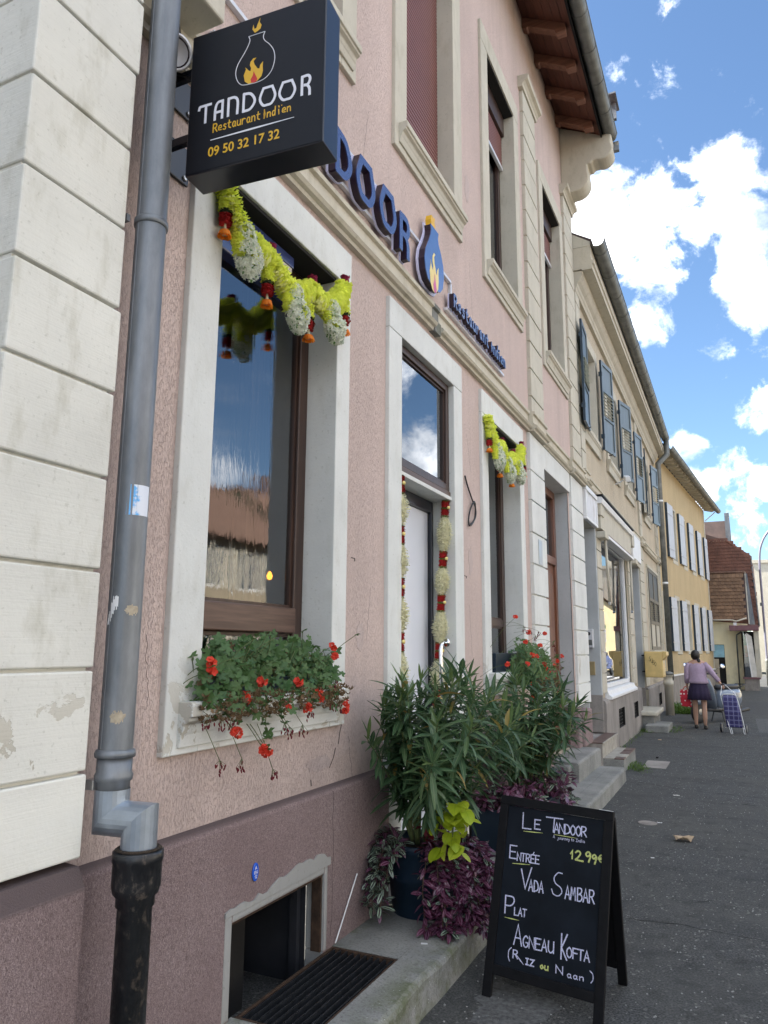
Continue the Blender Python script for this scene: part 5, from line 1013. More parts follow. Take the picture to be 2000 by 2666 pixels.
cb = MB().tube([tuple(v) for v in crom([Vector(p) for p in ((-1.893,5.53,2.93),(-1.885,5.56,2.86),(-1.88,5.66,2.76),(-1.875,5.73,2.70),(-1.872,5.72,2.62),(-1.88,5.62,2.535),(-1.885,5.58,2.56),(-1.88,5.61,2.66),(-1.875,5.70,2.745),(-1.885,5.76,2.70),(-1.875,5.70,2.60),(-1.885,5.60,2.53))])], .007, 6).build('loose_cable', M['iron'], None, smooth=True); tag(cb, 'black cable knotted in a loop hanging from the pink wall by the door', 'cable')
sg = MB().tube([(XP+.012,3.62,.42),(XP+.012,3.40,.165)], .0035, 6).build('string', M['white'], None); tag(sg, 'taut white string from the striped plant down to the grate corner', 'string')
for i, (y, z) in enumerate(((3.60,2.05),(3.47,1.46+.1),(5.50,2.12))):
    o_ = MB().tube([(XW,y,z),(XW+.012,y+.02,z-.004),(XW+.012,y+.02,z-.02)], .0025, 5).build('wall_hook', M['iron'], None); tag(o_, ('tiny rusty hook in the pink wall between first window and restaurant door','tiny nail in the pink wall just right of the geranium window','small hook in the pink wall right of the restaurant door')[i], 'hook')
lf_ = thing('light_fitting', 'slim dark strip light under the lintel of the first window, behind the garland', 'lamp', (-1.96, 2.8, 3.5)); MB().box(-1.99,-1.955,2.52,3.02,3.50,3.56).build('housing', M['letterface'], lf_, bevel=.004); MB().box(-1.985,-1.96,2.53,3.01,3.47,3.499).build('diffuser', M['stone2'], lf_, bevel=.003)
MB().tube([(-1.97,2.52,3.50),(-1.96,2.48,3.54),(-1.96,2.46,3.585)], .005, 6).build('wire', M['iron'], lf_)
# metal grate
GR = thing('metal_grate', 'dark iron bar grate over the cellar light well', 'grate', (-1.69, 3, .155))
fg = MB(); fg.box(-1.86,-1.85,2.612,3.39,.13,.152); fg.box(-1.524,-1.514,2.612,3.39,.13,.152); fg.box(-1.849,-1.525,3.372,3.388,.13,.153); fg.box(-1.849,-1.525,2.614,2.63,.13,.152); fg.build('grate_frame', M['rust'], GR)
sl_ = MB().box(-.0035,.0035,2.632,3.370,.118,.150).mesh('slat', M['grate'])
for i in range(10): link('slat', sl_, GR, loc=(-1.836+i*.0333, 0, random.uniform(-.0015,.0015)))
cr_ = MB().box(-1.848,-1.526,-.003,.003,.112,.132).mesh('cross_bar', M['grate'])
for i in range(3): link('cross_bar', cr_, GR, loc=(0, 2.82+i*.18, 0))
# ---------------------------------------------------------------- yellow letter box on the wall
MBX = thing('yellow_letter_box', 'faded yellow post box with a scribbled tag, fixed to the beige house wall', 'letter box', (-1.66, 17.4, 1.0))
mbx = [(-1.83,16.65),(-1.55,16.65),(-1.43,16.65)]
MB().box(-1.83,-1.46,16.95,17.5,.98,1.52).build('box_body', M['mailyellow'], MBX, bevel=.02, seg=3)
MB().prism([(-1.46,1.33),(-1.38,1.44),(-1.38,1.52),(-1.46,1.53)], (0,16.95,0), (1,0,0), (0,0,1), (0,1,0), .55).build('hood', M['mailyellow'], MBX, bevel=.008)
mb = MB(); fm = (Vector((-1.75,16.948,1.12)), Vector((1,0,0)), Vector((0,0,1)), Vector((0,-1,0)))
for i, c in enumerate('SUBO'): strokes(mb, c, .02+i*.035, .20-i*.035, .03, .09, .006, fm)
mb.build('scribble', M['dark'], MBX); MB().box(-1.459,-1.455,17.15,17.22,1.28,1.36).build('round_label', M['white'], MBX, bevel=.01)
for z in (1.08, 1.42): MB().box(-1.9,-1.83,17.1,17.3,z,z+.03).build('bracket', M['iron'], MBX)
SC_ = thing('security_camera', 'small white security camera bracketed under a shutter of the beige house', 'camera', (-1.75, 13.9, 4.55)); MB().tube([(-1.87,14.1,4.60),(-1.70,14.05,4.66),(-1.62,13.95,4.62)], .014, 6).build('arm', M['white'], SC_); MB().obox((-1.62,13.85,4.64), (.2,-.9,-.3), (1,.2,0), (0,.3,-1), .30,.09,.09).build('housing', M['white'], SC_, bevel=.01)
# ================================================================ leaves, plants
def leaf_mesh(name, L, w, mat, n=5, arch=.25, fold=.25, shape=None, twist=0):
    """leaf along +y from the origin, upper side +z, uv v = across"""
    vs, fs, uv = [], [], []
    for i in range(n+1):
        t = i/n; ww = (shape(t) if shape else (sin(pi*min(1, t*.92+.06))**.8))*w/2; z = -arch*L*t*t; y = L*t*(1-.12*arch*t)
        for k in (-1, 0, 1): vs.append((k*ww, y, z+abs(k)*ww*fold)); uv.append((t, .5+k*.5))
    for i in range(n):
        a = i*3; fs += [(a, a+1, a+4, a+3), (a+1, a+2, a+5, a+4)]
    me = bpy.data.meshes.new(name); me.from_pydata(vs, [], fs); me.materials.append(mat); ul = me.uv_layers.new(name='UVMap')
    for lp in me.loops: ul.data[lp.index].uv = uv[lp.vertex_index]
    for p in me.polygons: p.use_smooth = True
    return me
def lobed_mesh(name, r, mat, lobes=5, cup=.3, seedv=0):
    rnd = random.Random(seedv); n = lobes*4; vs = [(0,0,0)]; uv = [(0,.5)]
    for i in range(n+1):
        a = radians(-155+310*i/n)+pi/2; rr = r*(.80+.20*cos(i/4*2*pi+pi))*(1+rnd.uniform(-.12,.12)); z = cup*rr*rr/r+rnd.uniform(-.04,.04)*r
        vs.append((rr*cos(a), rr*sin(a), z)); uv.append((1, i/n))
    me = bpy.data.meshes.new(name); me.from_pydata(vs, [], [(0,i,i+1) for i in range(1, n+1)]); me.materials.append(mat); ul = me.uv_layers.new(name='UVMap')
    for lp in me.loops: ul.data[lp.index].uv = uv[lp.vertex_index]
    for p in me.polygons: p.use_smooth = True
    return me
def orient(pos, d, up=Vector((0,0,1)), roll=0, s=1):
    y = Vector(d).normalized(); x = y.cross(up); x = x.normalized() if x.length > .05 else Vector((1,0,0)); z = x.cross(y)
    m = Matrix((x, y, z)).transposed().to_4x4() @ Matrix.Rotation(roll, 4, 'Y'); return Matrix.Translation(pos) @ m @ Matrix.Diagonal((s, s, s, 1))
class Plant:
    """up to cap leaves as objects of their own, the rest joined"""
    def __init__(s, root, cap=290): s.root, s.cap, s.n, s.rest = root, cap, 0, []
    def leaf(s, me, m, name='leaf'):
        if s.n < s.cap:
            o = bpy.data.objects.new(name, me); COL.objects.link(o); o.parent = s.root; o.matrix_parent_inverse = WI.get(s.root.name, Matrix.Identity(4)); o.matrix_basis = m; s.n += 1
        else: s.rest.append((me, m))
    def finish(s, name='foliage'):
        by = {}
        for me, m in s.rest: by.setdefault(me.materials[0].name, []).append((me, m))
        for k_, lst in by.items():
            vs, fs, uv = [], [], []
            for me, m in lst:
                b = len(vs); vs += [tuple(m @ v.co) for v in me.vertices]; ul = me.uv_layers[0].data
                for p in me.polygons: fs.append(tuple(b+i for i in p.vertices)); uv += [tuple(ul[i].uv) for i in p.loop_indices]
            me2 = bpy.data.meshes.new(name); me2.from_pydata(vs, [], fs); me2.materials.append(bpy.data.materials[k_]); u = me2.uv_layers.new(name='UVMap')
            for i, q in enumerate(uv): u.data[i].uv = q
            for p in me2.polygons: p.use_smooth = True
            link(name, me2, s.root, kind='stuff')
R_ = random.Random(21)
def rv(a, b): return R_.uniform(a, b)
def hemi(zmin=0):
    while True:
        v = Vector((rv(-1,1), rv(-1,1), rv(zmin,1)))
        if .1 < v.length < 1: return v.normalized()
# ---------------------------------------------------------------- oleanders
oleL = [leaf_mesh('leaf', L, w, m, 5, a, .3, lambda t: sin(pi*min(1,t*.96+.03))**.75) for L, w, a, m in ((.17,.030,.10,M['ole']),(.19,.032,.28,M['ole']),(.14,.026,.05,M['ole']),(.16,.030,.45,M['ole']),(.12,.018,.02,M['ole2']))]
oleY = leaf_mesh('leaf', .15, .026, M['oleyel'], 5, .5, .4, lambda t: sin(pi*min(1,t*.96+.03))**.75)
def oleander(label, base, spread, height, nst, seed, bias=(0,0), cap=290, xmin=-1.84, xmax=9):
    global R_; R_ = random.Random(seed)
    root = thing('oleander', label, 'plant', base); pl = Plant(root, cap); sm = MB(); cands = []
    for i in range(nst):
        a = 2*pi*i/nst+rv(-.3,.3); r = rv(.25,1)**.7; top = Vector((base[0]+bias[0]+cos(a)*spread[0]*r, base[1]+bias[1]+sin(a)*spread[1]*r, base[2]+height*(1-.42*r*r)*rv(.82,1.0)))
        top.x = min(max(top.x, xmin+.06), xmax)
        b = Vector((base[0]+cos(a)*.06, base[1]+sin(a)*.06, base[2])); mid = (b+top)/2+Vector((0,0,.06))
        path = crom([b, mid, top], 8); rad = .0075; sm.tube(path, rad, 5, rs=[rad*(1-.6*k/(len(path)-1)) for k in range(len(path))])
        L = sum((path[k+1]-path[k]).length for k in range(len(path)-1)); nw = int(L*.8/.040)
        for q in range(nw):
            t = 1-q/nw*.80; k = t*(len(path)-1); k0 = min(int(k), len(path)-2); p = path[k0].lerp(path[k0+1], k-k0); tg = (path[k0+1]-path[k0]).normalized()
            ph = q*1.05
            for j in range(3):
                aa = ph+j*2*pi/3+rv(-.25,.25); sd = tg.orthogonal().normalized(); sd = (sd*cos(aa)+tg.cross(sd)*sin(aa)); young = q < 2
                d = (sd*(.75 if young else 1.0)+tg*(1.1 if young else rv(.05,.85))+Vector((0,0,rv(-.35,.0) if q > 5 else rv(-.1,.2)))).normalized()
                if (p+d*.17).x < xmin: d.x = abs(d.x)*.4; d.normalize()
                me = oleL[4] if (young and R_.random() < .6) else (oleY if R_.random() < .025 else oleL[R_.randrange(4)])
                cands.append(((p-Vector((0,0,1.56))).length-p.z*.35, me, orient(p, d, roll=rv(-.5,.5), s=rv(.75,1.12))))
    cands.sort(key=lambda c: c[0])
    for _, me, m in cands: pl.leaf(me, m)
    sm.build('stem', M['stem'], root, smooth=True); pl.finish(); return root
POT = (-1.655, 4.04, .155)
oleander('large leafy oleander in the round blue pot by the restaurant door', (POT[0], POT[1], .50), (.50, .78), 1.02, 34, 5, (.10,-.02), 298)
oleander('second oleander rising behind the blue pot towards the brown door', (-1.60, 6.0, .42), (.40, .95), 1.0, 30, 9, (.06,.12), 298)
pt = thing('plant_pot', 'round dark blue plastic pot on the concrete platform, holding the large oleander', 'plant pot', POT)
MB().lathe([(.165,0),(.168,.005),(.188,.17),(.191,.172),(.195,.20),(.205,.32),(.213,.325),(.214,.365),(.206,.368),(.20,.34)], POT, 40).build('pot', M['potblue'], pt, smooth=True); MB().lathe([(.20,0),(.0,.02)], (POT[0],POT[1],.49), 24).build('soil', M['soil'], pt)
tr = thing('planter_trough', 'long dark planter trough under the second oleander', 'planter', (-1.6, 5.75, .155))
t_ = MB(); t_.box(-1.82,-1.38,5.35,5.38,.156,.43); t_.box(-1.82,-1.38,6.37,6.40,.156,.43); t_.box(-1.82,-1.79,5.38,6.37,.156,.43); t_.box(-1.41,-1.38,5.38,6.37,.156,.43); t_.build('trough', M['potblue'], tr, bevel=.006); MB().box(-1.79,-1.41,5.38,6.37,.38,.40).build('soil', M['soil'], tr)
# ---------------------------------------------------------------- trailing striped plants
trg = [leaf_mesh('leaf', L, w, M['tradg'], 4, a, .2, lambda t: sin(pi*min(1,t*.95+.05))**.6) for L, w, a in ((.062,.026,.3),(.055,.024,.6),(.07,.028,.15))]
trp = [leaf_mesh('leaf', L, w, M['tradp'], 4, a, .2, lambda t: sin(pi*min(1,t*.95+.05))**.6) for L, w, a in ((.062,.026,.3),(.055,.024,.6),(.07,.028,.15))]
def trailing(label, base, starts, mixp, seed, cap=290, name='trailing_plant', outw=(.35,-.35), dense=.021, kw=1.0, xmin=-1.85):
    """starts: (x, y, z, length, sideways x, sideways y)"""
    global R_; R_ = random.Random(seed); root = thing(name, label, 'plant', base); pl = Plant(root, cap); sm = MB(); cands = []
    for (x, y, z, L, dx, dy) in starts:
        p = Vector((x, y, z)); pts = [p.copy()]; v = Vector((dx, dy, .35)).normalized()
        n = max(3, int(L/dense))
        for k in range(n):
            v = (v+Vector((rv(-.12,.12), rv(-.12,.12), -.16))).normalized(); p = p+v*dense
            if p.z < .19 and p.x < -1.33: p.z = .19
            if p.x < xmin: p.x = xmin
            pts.append(p.copy())
            for j in (0, 1):
                sd = Vector((rv(-1,1), rv(-1,.6), rv(-.35,.7))).normalized(); d = (sd*.9+Vector((outw[0], outw[1], -.15))).normalized()
                lst = trp if R_.random() < mixp else trg
                cands.append((-(k/n), lst[R_.randrange(3)], orient(p+sd*.004, d, roll=rv(-.7,.7), s=rv(.7,1.25)*kw)))
        sm.tube(pts, .0025, 5)
    R_.shuffle(cands)
    for _, me, m in cands: pl.leaf(me, m)
    sm.build('stem', M['stemd'], root, smooth=True); pl.finish(); return root
px_, py_ = POT[0], POT[1]
def rim(a0, a1, n, Lr, z=.50, r=.19): return [(px_+cos(radians(a))*r*rv(.6,1.05), py_+sin(radians(a))*r*rv(.6,1.05), z+rv(0,.05), rv(*Lr), cos(radians(a)), sin(radians(a))) for a in [a0+(a1-a0)*(i+.5)/n for i in range(n)]]
trailing('green and silver striped trailing plant hanging over the wall side of the blue pot', (px_-.1, py_-.15, .5), rim(178, 256, 24, (.14,.44)), .25, 31, xmin=-1.845)
trailing('dense purple striped trailing plant spilling over the street side of the blue pot', (px_+.15, py_-.1, .5), rim(296, 395, 36, (.25,.62)), .85, 33)
R_ = random.Random(4)
trailing('mound of dark purple striped leaves filling the long planter trough', (-1.5, 5.8, .45), [(rv(-1.75,-1.42), rv(5.3,6.6), .43+rv(0,.14), rv(.15,.42), rv(-.4,1), rv(-1,.7)) for i in range(60)], .75, 35, kw=1.15, outw=(.3,-.2))
# lime coleus and a few wine-red leaves
cl = [leaf_mesh('leaf', L, w, M['coleus'], 5, a, .12, lambda t: sin(pi*min(1,t*.9+.12))**.55) for L, w, a in ((.115,.080,.35),(.095,.068,.15))]
co = thing('coleus', 'bright lime green coleus glowing between the oleander and the purple leaves', 'plant', (-1.49, 3.87, .5)); pl = Plant(co, 60); R_ = random.Random(12)
for i in range(44):
    c = Vector((-1.385+rv(-.075,.075), 3.80+rv(-.06,.06), .62+rv(-.08,.16))); d = Vector((rv(-.5,1), rv(-1.2,.2), rv(-.7,.35))); pl.leaf(cl[R_.randrange(2)], orient(c, d, roll=rv(-.4,.4), s=rv(.6,1)))
MB().tube([(-1.48,3.92,.47),(-1.41,3.84,.60),(-1.39,3.82,.76)], .006, 6).build('stem', M['stem'], co)
cr2 = leaf_mesh('leaf', .06, .035, M['coleusred'], 4, .3, .15); cw = thing('wine_red_plant', 'few wine red leaves poking out beside the lime coleus', 'plant', (-1.55, 3.88, .5)); pl = Plant(cw, 40)
for i in range(14): pl.leaf(cr2, orient(Vector((-1.56+rv(-.03,.03), 3.86+rv(-.03,.03), .60+rv(-.08,.05))), Vector((rv(-1,1), rv(-1,.2), rv(-.5,.6)))))
MB().tube([(-1.56,3.90,.47),(-1.56,3.87,.64)], .004, 5).build('stem', M['stemd'], cw)
# ---------------------------------------------------------------- geraniums
gl = [lobed_mesh('leaf', r, M['ger'], 5, c, i) for i, (r, c) in enumerate(((.030,.2),(.036,.4),(.025,.1),(.033,-.2)))]; gd = [lobed_mesh('leaf', .02, M['gerdry'], 5, .9, 9)]
ptl = lobed_mesh('petal', .0125, M['petalred'], 2, .2, 3)
def flower_head(root, c, n=8, r=.022, dirv_=(.6,-.6,.2)):
    vs, fs, uv = [], [], []
    for i in range(n):
        d0 = (Vector(dirv_)+Vector((rv(-.8,.8), rv(-.8,.8), rv(-.8,.8)))).normalized(); fc = Vector(c)+d0*r*rv(.3,1)
        for k in range(5):
            s1 = d0.orthogonal().normalized(); a = k*2*pi/5+i; d = (s1*cos(a)+d0.cross(s1)*sin(a)+d0*.25).normalized(); m = orient(fc, d, d0, s=rv(.8,1.1)); b = len(vs)
            vs += [tuple(m @ (v.co+Vector((0,.006,0)))) for v in ptl.vertices]
            for p in ptl.polygons: fs.append(tuple(b+j for j in p.vertices))
    me = bpy.data.meshes.new('flower_head'); me.from_pydata(vs, [], fs); me.materials.append(M['petalred']); me.uv_layers.new(name='UVMap'); return link('flower_head', me, root)
def geranium(label, base, x0, x1, y0, y1, z0, z1, nl, heads, buds, seed, drop=(), box=True, boxy=None, lean=0, cap=290):
    global R_; R_ = random.Random(seed); root = thing('geranium', label, 'plant', base); pl = Plant(root, cap); sm = MB(); yc = (y0+y1)/2
    for i in range(nl):
        u = rv(-1,1); y = yc+u*(y1-y0)/2; hmax = z0+(z1-z0)*sqrt(max(0,1-(u*.75)**2))*rv(.9,1.05)+lean*u+.035*sin(y*23)+.025*sin(y*51+1); z = z0+(hmax-z0)*(R_.random()**.8)-(.06 if R_.random() < .15 else 0); x = rv(x0+.02, x1)
        f = (z-z0)/(z1-z0+1e-6); x = x0+(x1-x0)*R_.random()**.6*(1-.35*f)
        d = Vector((rv(.1,1), rv(-1,.4), rv(-.2,.9))).normalized(); nrm_ = (Vector((.7,-.6,.6))+Vector((rv(-.6,.6),)*1+(rv(-.6,.6), rv(-.6,.6)))).normalized()
        p = Vector((x, y, z)); m = orient(p, Vector((rv(-1,1), rv(-1,1), rv(-1,1))).cross(nrm_), nrm_, s=rv(.6,1.05))
        pl.leaf(gl[R_.randrange(4)] if R_.random() > .06 else gd[0], m)
        if R_.random() < .35:
            b = Vector((x0+.05, y+rv(-.08,.08), z0-.01)); sm.tube(crom([b, (b+p)/2+Vector((.03,rv(-.03,.03),.02)), p], 4), .0018, 4)
    for i in range(int(nl*.5)):
        y = rv(y0, y1); p = Vector((x1+rv(-.06,.03), y, z0+rv(-.05,.05))); pl.leaf(gd[0], orient(p, hemi(-1), s=rv(.4,1.0)))
    for i in range(26):     # long bare leaf stalks sticking out of the mass
        y = rv(y0+.05, y1-.05); b = Vector((x0+.08, y, z0+.08)); e = Vector((rv(x1-.06, x1+.05), y+rv(-.14,.14), rv(z0+.02, z1+.04))); sm.tube(crom([b, (b+e)/2+Vector((.02,rv(-.03,.03),.03)), e], 5), .0016, 4); pl.leaf(gl[R_.randrange(4)], orient(e, Vector((rv(.2,1), rv(-1,.3), rv(-.3,.6))), s=rv(.5,1.0)))
    for (x, y, z, L) in drop:       # hanging shoots
        p = Vector((x,y,z)); pts = [p.copy()]
        for k in range(int(L/.03)):
            p = p+Vector((rv(-.006,.01), rv(-.014,.012), -.028)); pts.append(p.copy())
            for j in range(2): pl.leaf(gl[R_.randrange(4)], orient(p+Vector((.005,0,0)), Vector((rv(-.2,1), rv(-1,1), rv(-1,.3))), s=rv(.45,.85)))
        sm.tube(pts, .002, 5)
    for c in heads:
        flower_head(root, c, R_.randint(5,8)); b = Vector((x0+.08, c[1]+rv(-.12,.02)*1, min(max(c[2]-.10, z0), z1-.05))); sm.tube(crom([b, (b+Vector(c))/2+Vector((0,0,.02)), Vector(c)], 5), .0017, 4)
    bd = MB()
    for c in buds:
        c = Vector(c); b = Vector((x0+.10, c.y-.06, max(c.z, z0)+.02)); sm.tube(crom([b, (b+c)/2+Vector((0,0,.02)), c], 4), .0014, 4)
        for k in range(9):
            q = c+Vector((rv(-.012,.02), rv(-.022,.022), rv(-.045,-.008))); sm.tube([c, q], .0008, 3); bd.lathe([(.0008,0),(.0035,.004),(.0025,.012),(.0004,.016)], q, 5, (rv(-.5,.5), rv(-.5,.5), -1))
    if bd.v: bd.build('bud', M['coleusred'], root)
    sm.build('stem', M['stem'], root, smooth=True); pl.finish(); return root
def fx(y, z, x=-1.79): return (x, y, z)
bx = thing('flower_box', 'low dark window box on the sill of the first window, hidden by geraniums', 'flower box', (-1.93, 2.85, 1.362))
b_ = MB(); b_.box(-2.02,-1.86,2.36,3.33,1.363,1.375); b_.box(-2.02,-2.01,2.36,3.33,1.376,1.43); b_.box(-1.87,-1.86,2.36,3.33,1.376,1.43); b_.box(-2.009,-1.871,2.36,2.37,1.376,1.43); b_.box(-2.009,-1.871,3.32,3.33,1.376,1.43); b_.build('box', M['potblue'], bx, bevel=.003); MB().box(-2.009,-1.871,2.371,3.319,1.376,1.42).build('soil', M['soil'], bx)
geranium('bushy geranium with scattered red flowers spilling from the first window', (-1.92, 2.85, 1.42), -2.0, -1.765, 2.25, 3.34, 1.33, 1.60, 720,
    [fx(2.285,1.47),fx(2.275,1.50),fx(2.61,1.42),fx(2.90,1.405),fx(2.51,1.36),fx(3.08,1.345),fx(3.09,1.325),fx(3.35,1.28),fx(3.34,1.255),fx(3.21,1.565),fx(3.23,1.515),fx(2.44,1.24),fx(2.47,1.225),fx(2.65,1.145),fx(2.68,1.135),fx(2.82,1.30),fx(2.98,1.29)],
    [fx(2.28,1.31),fx(2.36,1.30),fx(2.42,1.29),fx(2.36,1.14),fx(2.50,1.13),fx(2.72,1.06),fx(2.80,1.24),fx(2.84,1.22),fx(2.95,1.22),fx(3.02,1.28),fx(3.20,1.31),fx(3.28,1.30),fx(3.26,1.42)], 41,
    drop=((-1.80,2.63,1.36,.14),(-1.795,2.66,1.18,.05),(-1.80,2.55,1.36,.08),(-1.80,2.68,1.30,.12),(-1.80,2.40,1.37,.07),(-1.80,2.80,1.38,.12),(-1.80,2.95,1.38,.08),(-1.80,3.05,1.37,.10),(-1.80,3.18,1.37,.06),(-1.80,2.75,1.38,.15),(-1.80,2.48,1.40,.09),(-1.82,3.28,1.42,.08)))
bx3 = thing('flower_box', 'dark blue window box standing on the sill of the second window', 'flower box', (-1.93, 6.6, 1.362))
b_ = MB(); b_.box(-2.0,-1.855,6.14,7.15,1.363,1.375); b_.box(-2.0,-1.99,6.14,7.15,1.376,1.52); b_.box(-1.865,-1.85,6.14,7.15,1.376,1.52); b_.box(-1.989,-1.866,6.14,6.15,1.376,1.52); b_.box(-1.989,-1.866,7.14,7.15,1.376,1.52); b_.build('box', M['potblue'], bx3, bevel=.003); MB().box(-1.989,-1.866,6.151,7.139,1.376,1.50).build('soil', M['soil'], bx3)
H3 = [(5.946,1.811),(6.329,1.701),(6.944,1.70),(6.225,1.613),(6.745,1.59),(6.459,1.509),(6.614,1.491),(7.669,1.486),(7.427,1.443),(6.277,1.432),(5.665,1.442),(6.528,1.353),(6.936,1.382),(7.186,1.318),(6.897,1.282),(6.427,1.251),(6.956,1.168),(6.371,1.145),(7.05,1.35),(6.9,1.42),(7.3,1.40)]
geranium('tall straggly geranium with many red flowers in the second window, by the brown door', (-1.8, 6.7, 1.5), -1.90, -1.56, 6.42, 7.22, 1.24, 1.62, 560, [(-1.62,y,z) for y, z in H3],
    [(-1.62,y,z) for y, z in ((6.2,1.75),(6.4,1.73),(6.7,1.72),(6.6,1.68),(7.3,1.62),(7.35,1.58),(7.5,1.35),(7.6,1.4))], 43, drop=((-1.68,6.3,1.45,.2),(-1.66,6.5,1.45,.25),(-1.64,6.8,1.45,.2),(-1.66,6.6,1.3,.15)))
# ---------------------------------------------------------------- garlands
def ruffle(mb, path, r, n_per, ring, rnd, pw=.022, pl_=.020, back=.3, clampx=None):
    """rings of small cloth petals standing off a cord"""
    L = [0]
    for i in range(len(path)-1): L.append(L[-1]+(path[i+1]-path[i]).length)
    s = 0
    while s < L[-1]:
        k = max(i for i in range(len(L)) if L[i] <= s); k = min(k, len(path)-2); t = (s-L[k])/max(L[k+1]-L[k], 1e-6); p = path[k].lerp(path[k+1], t); tg = (path[k+1]-path[k]).normalized(); o = tg.orthogonal().normalized(); q = tg.cross(o)
        rr = r(s/L[-1]) if callable(r) else r; ph = rnd.random()*6
        for j in range(n_per):
            a = ph+2*pi*j/n_per+rnd.uniform(-.15,.15); d = o*cos(a)+q*sin(a); side = tg.cross(d); c0 = p+d*rr*.35; tip = p+d*rr*rnd.uniform(.80,1.14)+tg*rnd.uniform(-back,back)*pl_
            if clampx is not None: c0.x = max(c0.x, clampx); tip.x = max(tip.x, clampx)
            w0, w1 = side*pw*.25, side*pw*.5; m_ = c0.lerp(tip, .6)+tg*rnd.uniform(-.2,.2)*pw
            mb.add([c0-w0, c0+w0, m_+w1+tg*.003, tip+w1*.8, tip-w1*.8+tg*.004, m_-w1-tg*.003], [(0,1,2,5),(5,2,3,4)])
        s += ring
    rs_ = [((r(L[i]/L[-1]) if callable(r) else r)*.80) for i in range(len(path))]
    rs_ = [v*.82 for v in rs_]
    if path[0].x > -1.9 or True: mb.tube([Vector((max(q_.x, (clampx or -9)+.0), q_.y, q_.z)) for q_ in path], .02, 8, True, rs_)
def jasmine(mbw, mbg, c, h, w, rnd, n=150):
    for i in range(n):
        z = rnd.uniform(-1,1); rr = sqrt(max(0,1-z*z))*rnd.uniform(.88,1.12); a = rnd.uniform(0,2*pi); d = Vector((cos(a)*rr, sin(a)*rr, z)); p = Vector(c)+Vector((d.x*w*.7, d.y*w, d.z*h)); nn = Vector((d.x/w, d.y/w, d.z/h)).normalized(); p.x = max(p.x, -1.862)
        s1 = nn.orthogonal().normalized(); ph = rnd.random()*6; mb = mbw
        for k in range(5):
            aa = ph+k*2*pi/5; e = s1*cos(aa)+nn.cross(s1)*sin(aa); f_ = nn.cross(e); t_ = p+e*.0155+nn*.008
            mb.add([p-nn*.002, p+e*.008+f_*.0045+nn*.005, t_, p+e*.008-f_*.0045+nn*.005], [(0,1,2,3)])
        e = s1
        if i % 3 == 0: mbg.add([p-nn*.001-e*.011, p-nn*.001+e*.011, p+nn*.010+nn.cross(e)*.013], [(0,1,2)])
def tassel(root, c, L, rnd, sc=1.0):
    """hanging drop: dark green cup, red pompon, white tube flower with orange trumpet"""
    c = Vector(c); g = MB(); path = [c, c+Vector((0,0,-.022*sc))]; ruffle(g, path, .026*sc, 12, .006, rnd, .014, .01); t_ = g.build('tassel', M['petaldk'], root)
    g = MB(); path = [c+Vector((0,0,-.020*sc)), c+Vector((0,0,-.062*sc))]; ruffle(g, path, lambda s: .030*sc*(1-.25*abs(s-.4)), 14, .006, rnd, .016, .012); g.build('red_pompon', M['petalred2'], t_)
    MB().lathe([(.004,0),(.006,-.02),(.012,-.040),(.018,-.052)], c+Vector((0,0,-.060*sc)), 8).build('white_flower_tube', M['petalwht'], t_, smooth=True)
    g = MB()
    for k in range(14):
        a = k*2*pi/14; d = Vector((cos(a), sin(a), 0)); s_ = Vector((-sin(a), cos(a), 0)); b = c+Vector((0,0,-.095*sc)); rr = rnd.uniform(.026,.034)
        g.add([b+d*.008+Vector((0,0,.006)), b+d*.02-s_*.007, b+d*rr+Vector((0,0,-.028))-s_*.006, b+d*rr+Vector((0,0,-.026))+s_*.006, b+d*.02+s_*.007], [(0,1,2,3,4)])
        g.add([b+d*.004, b+d*.016-s_*.006+Vector((0,0,-.012)), b+d*.016+Vector((0,0,-.032)), b+d*.016+s_*.006+Vector((0,0,-.012))], [(0,1,2,3)])
    g.build('orange_trumpet', M['petalora'], t_)
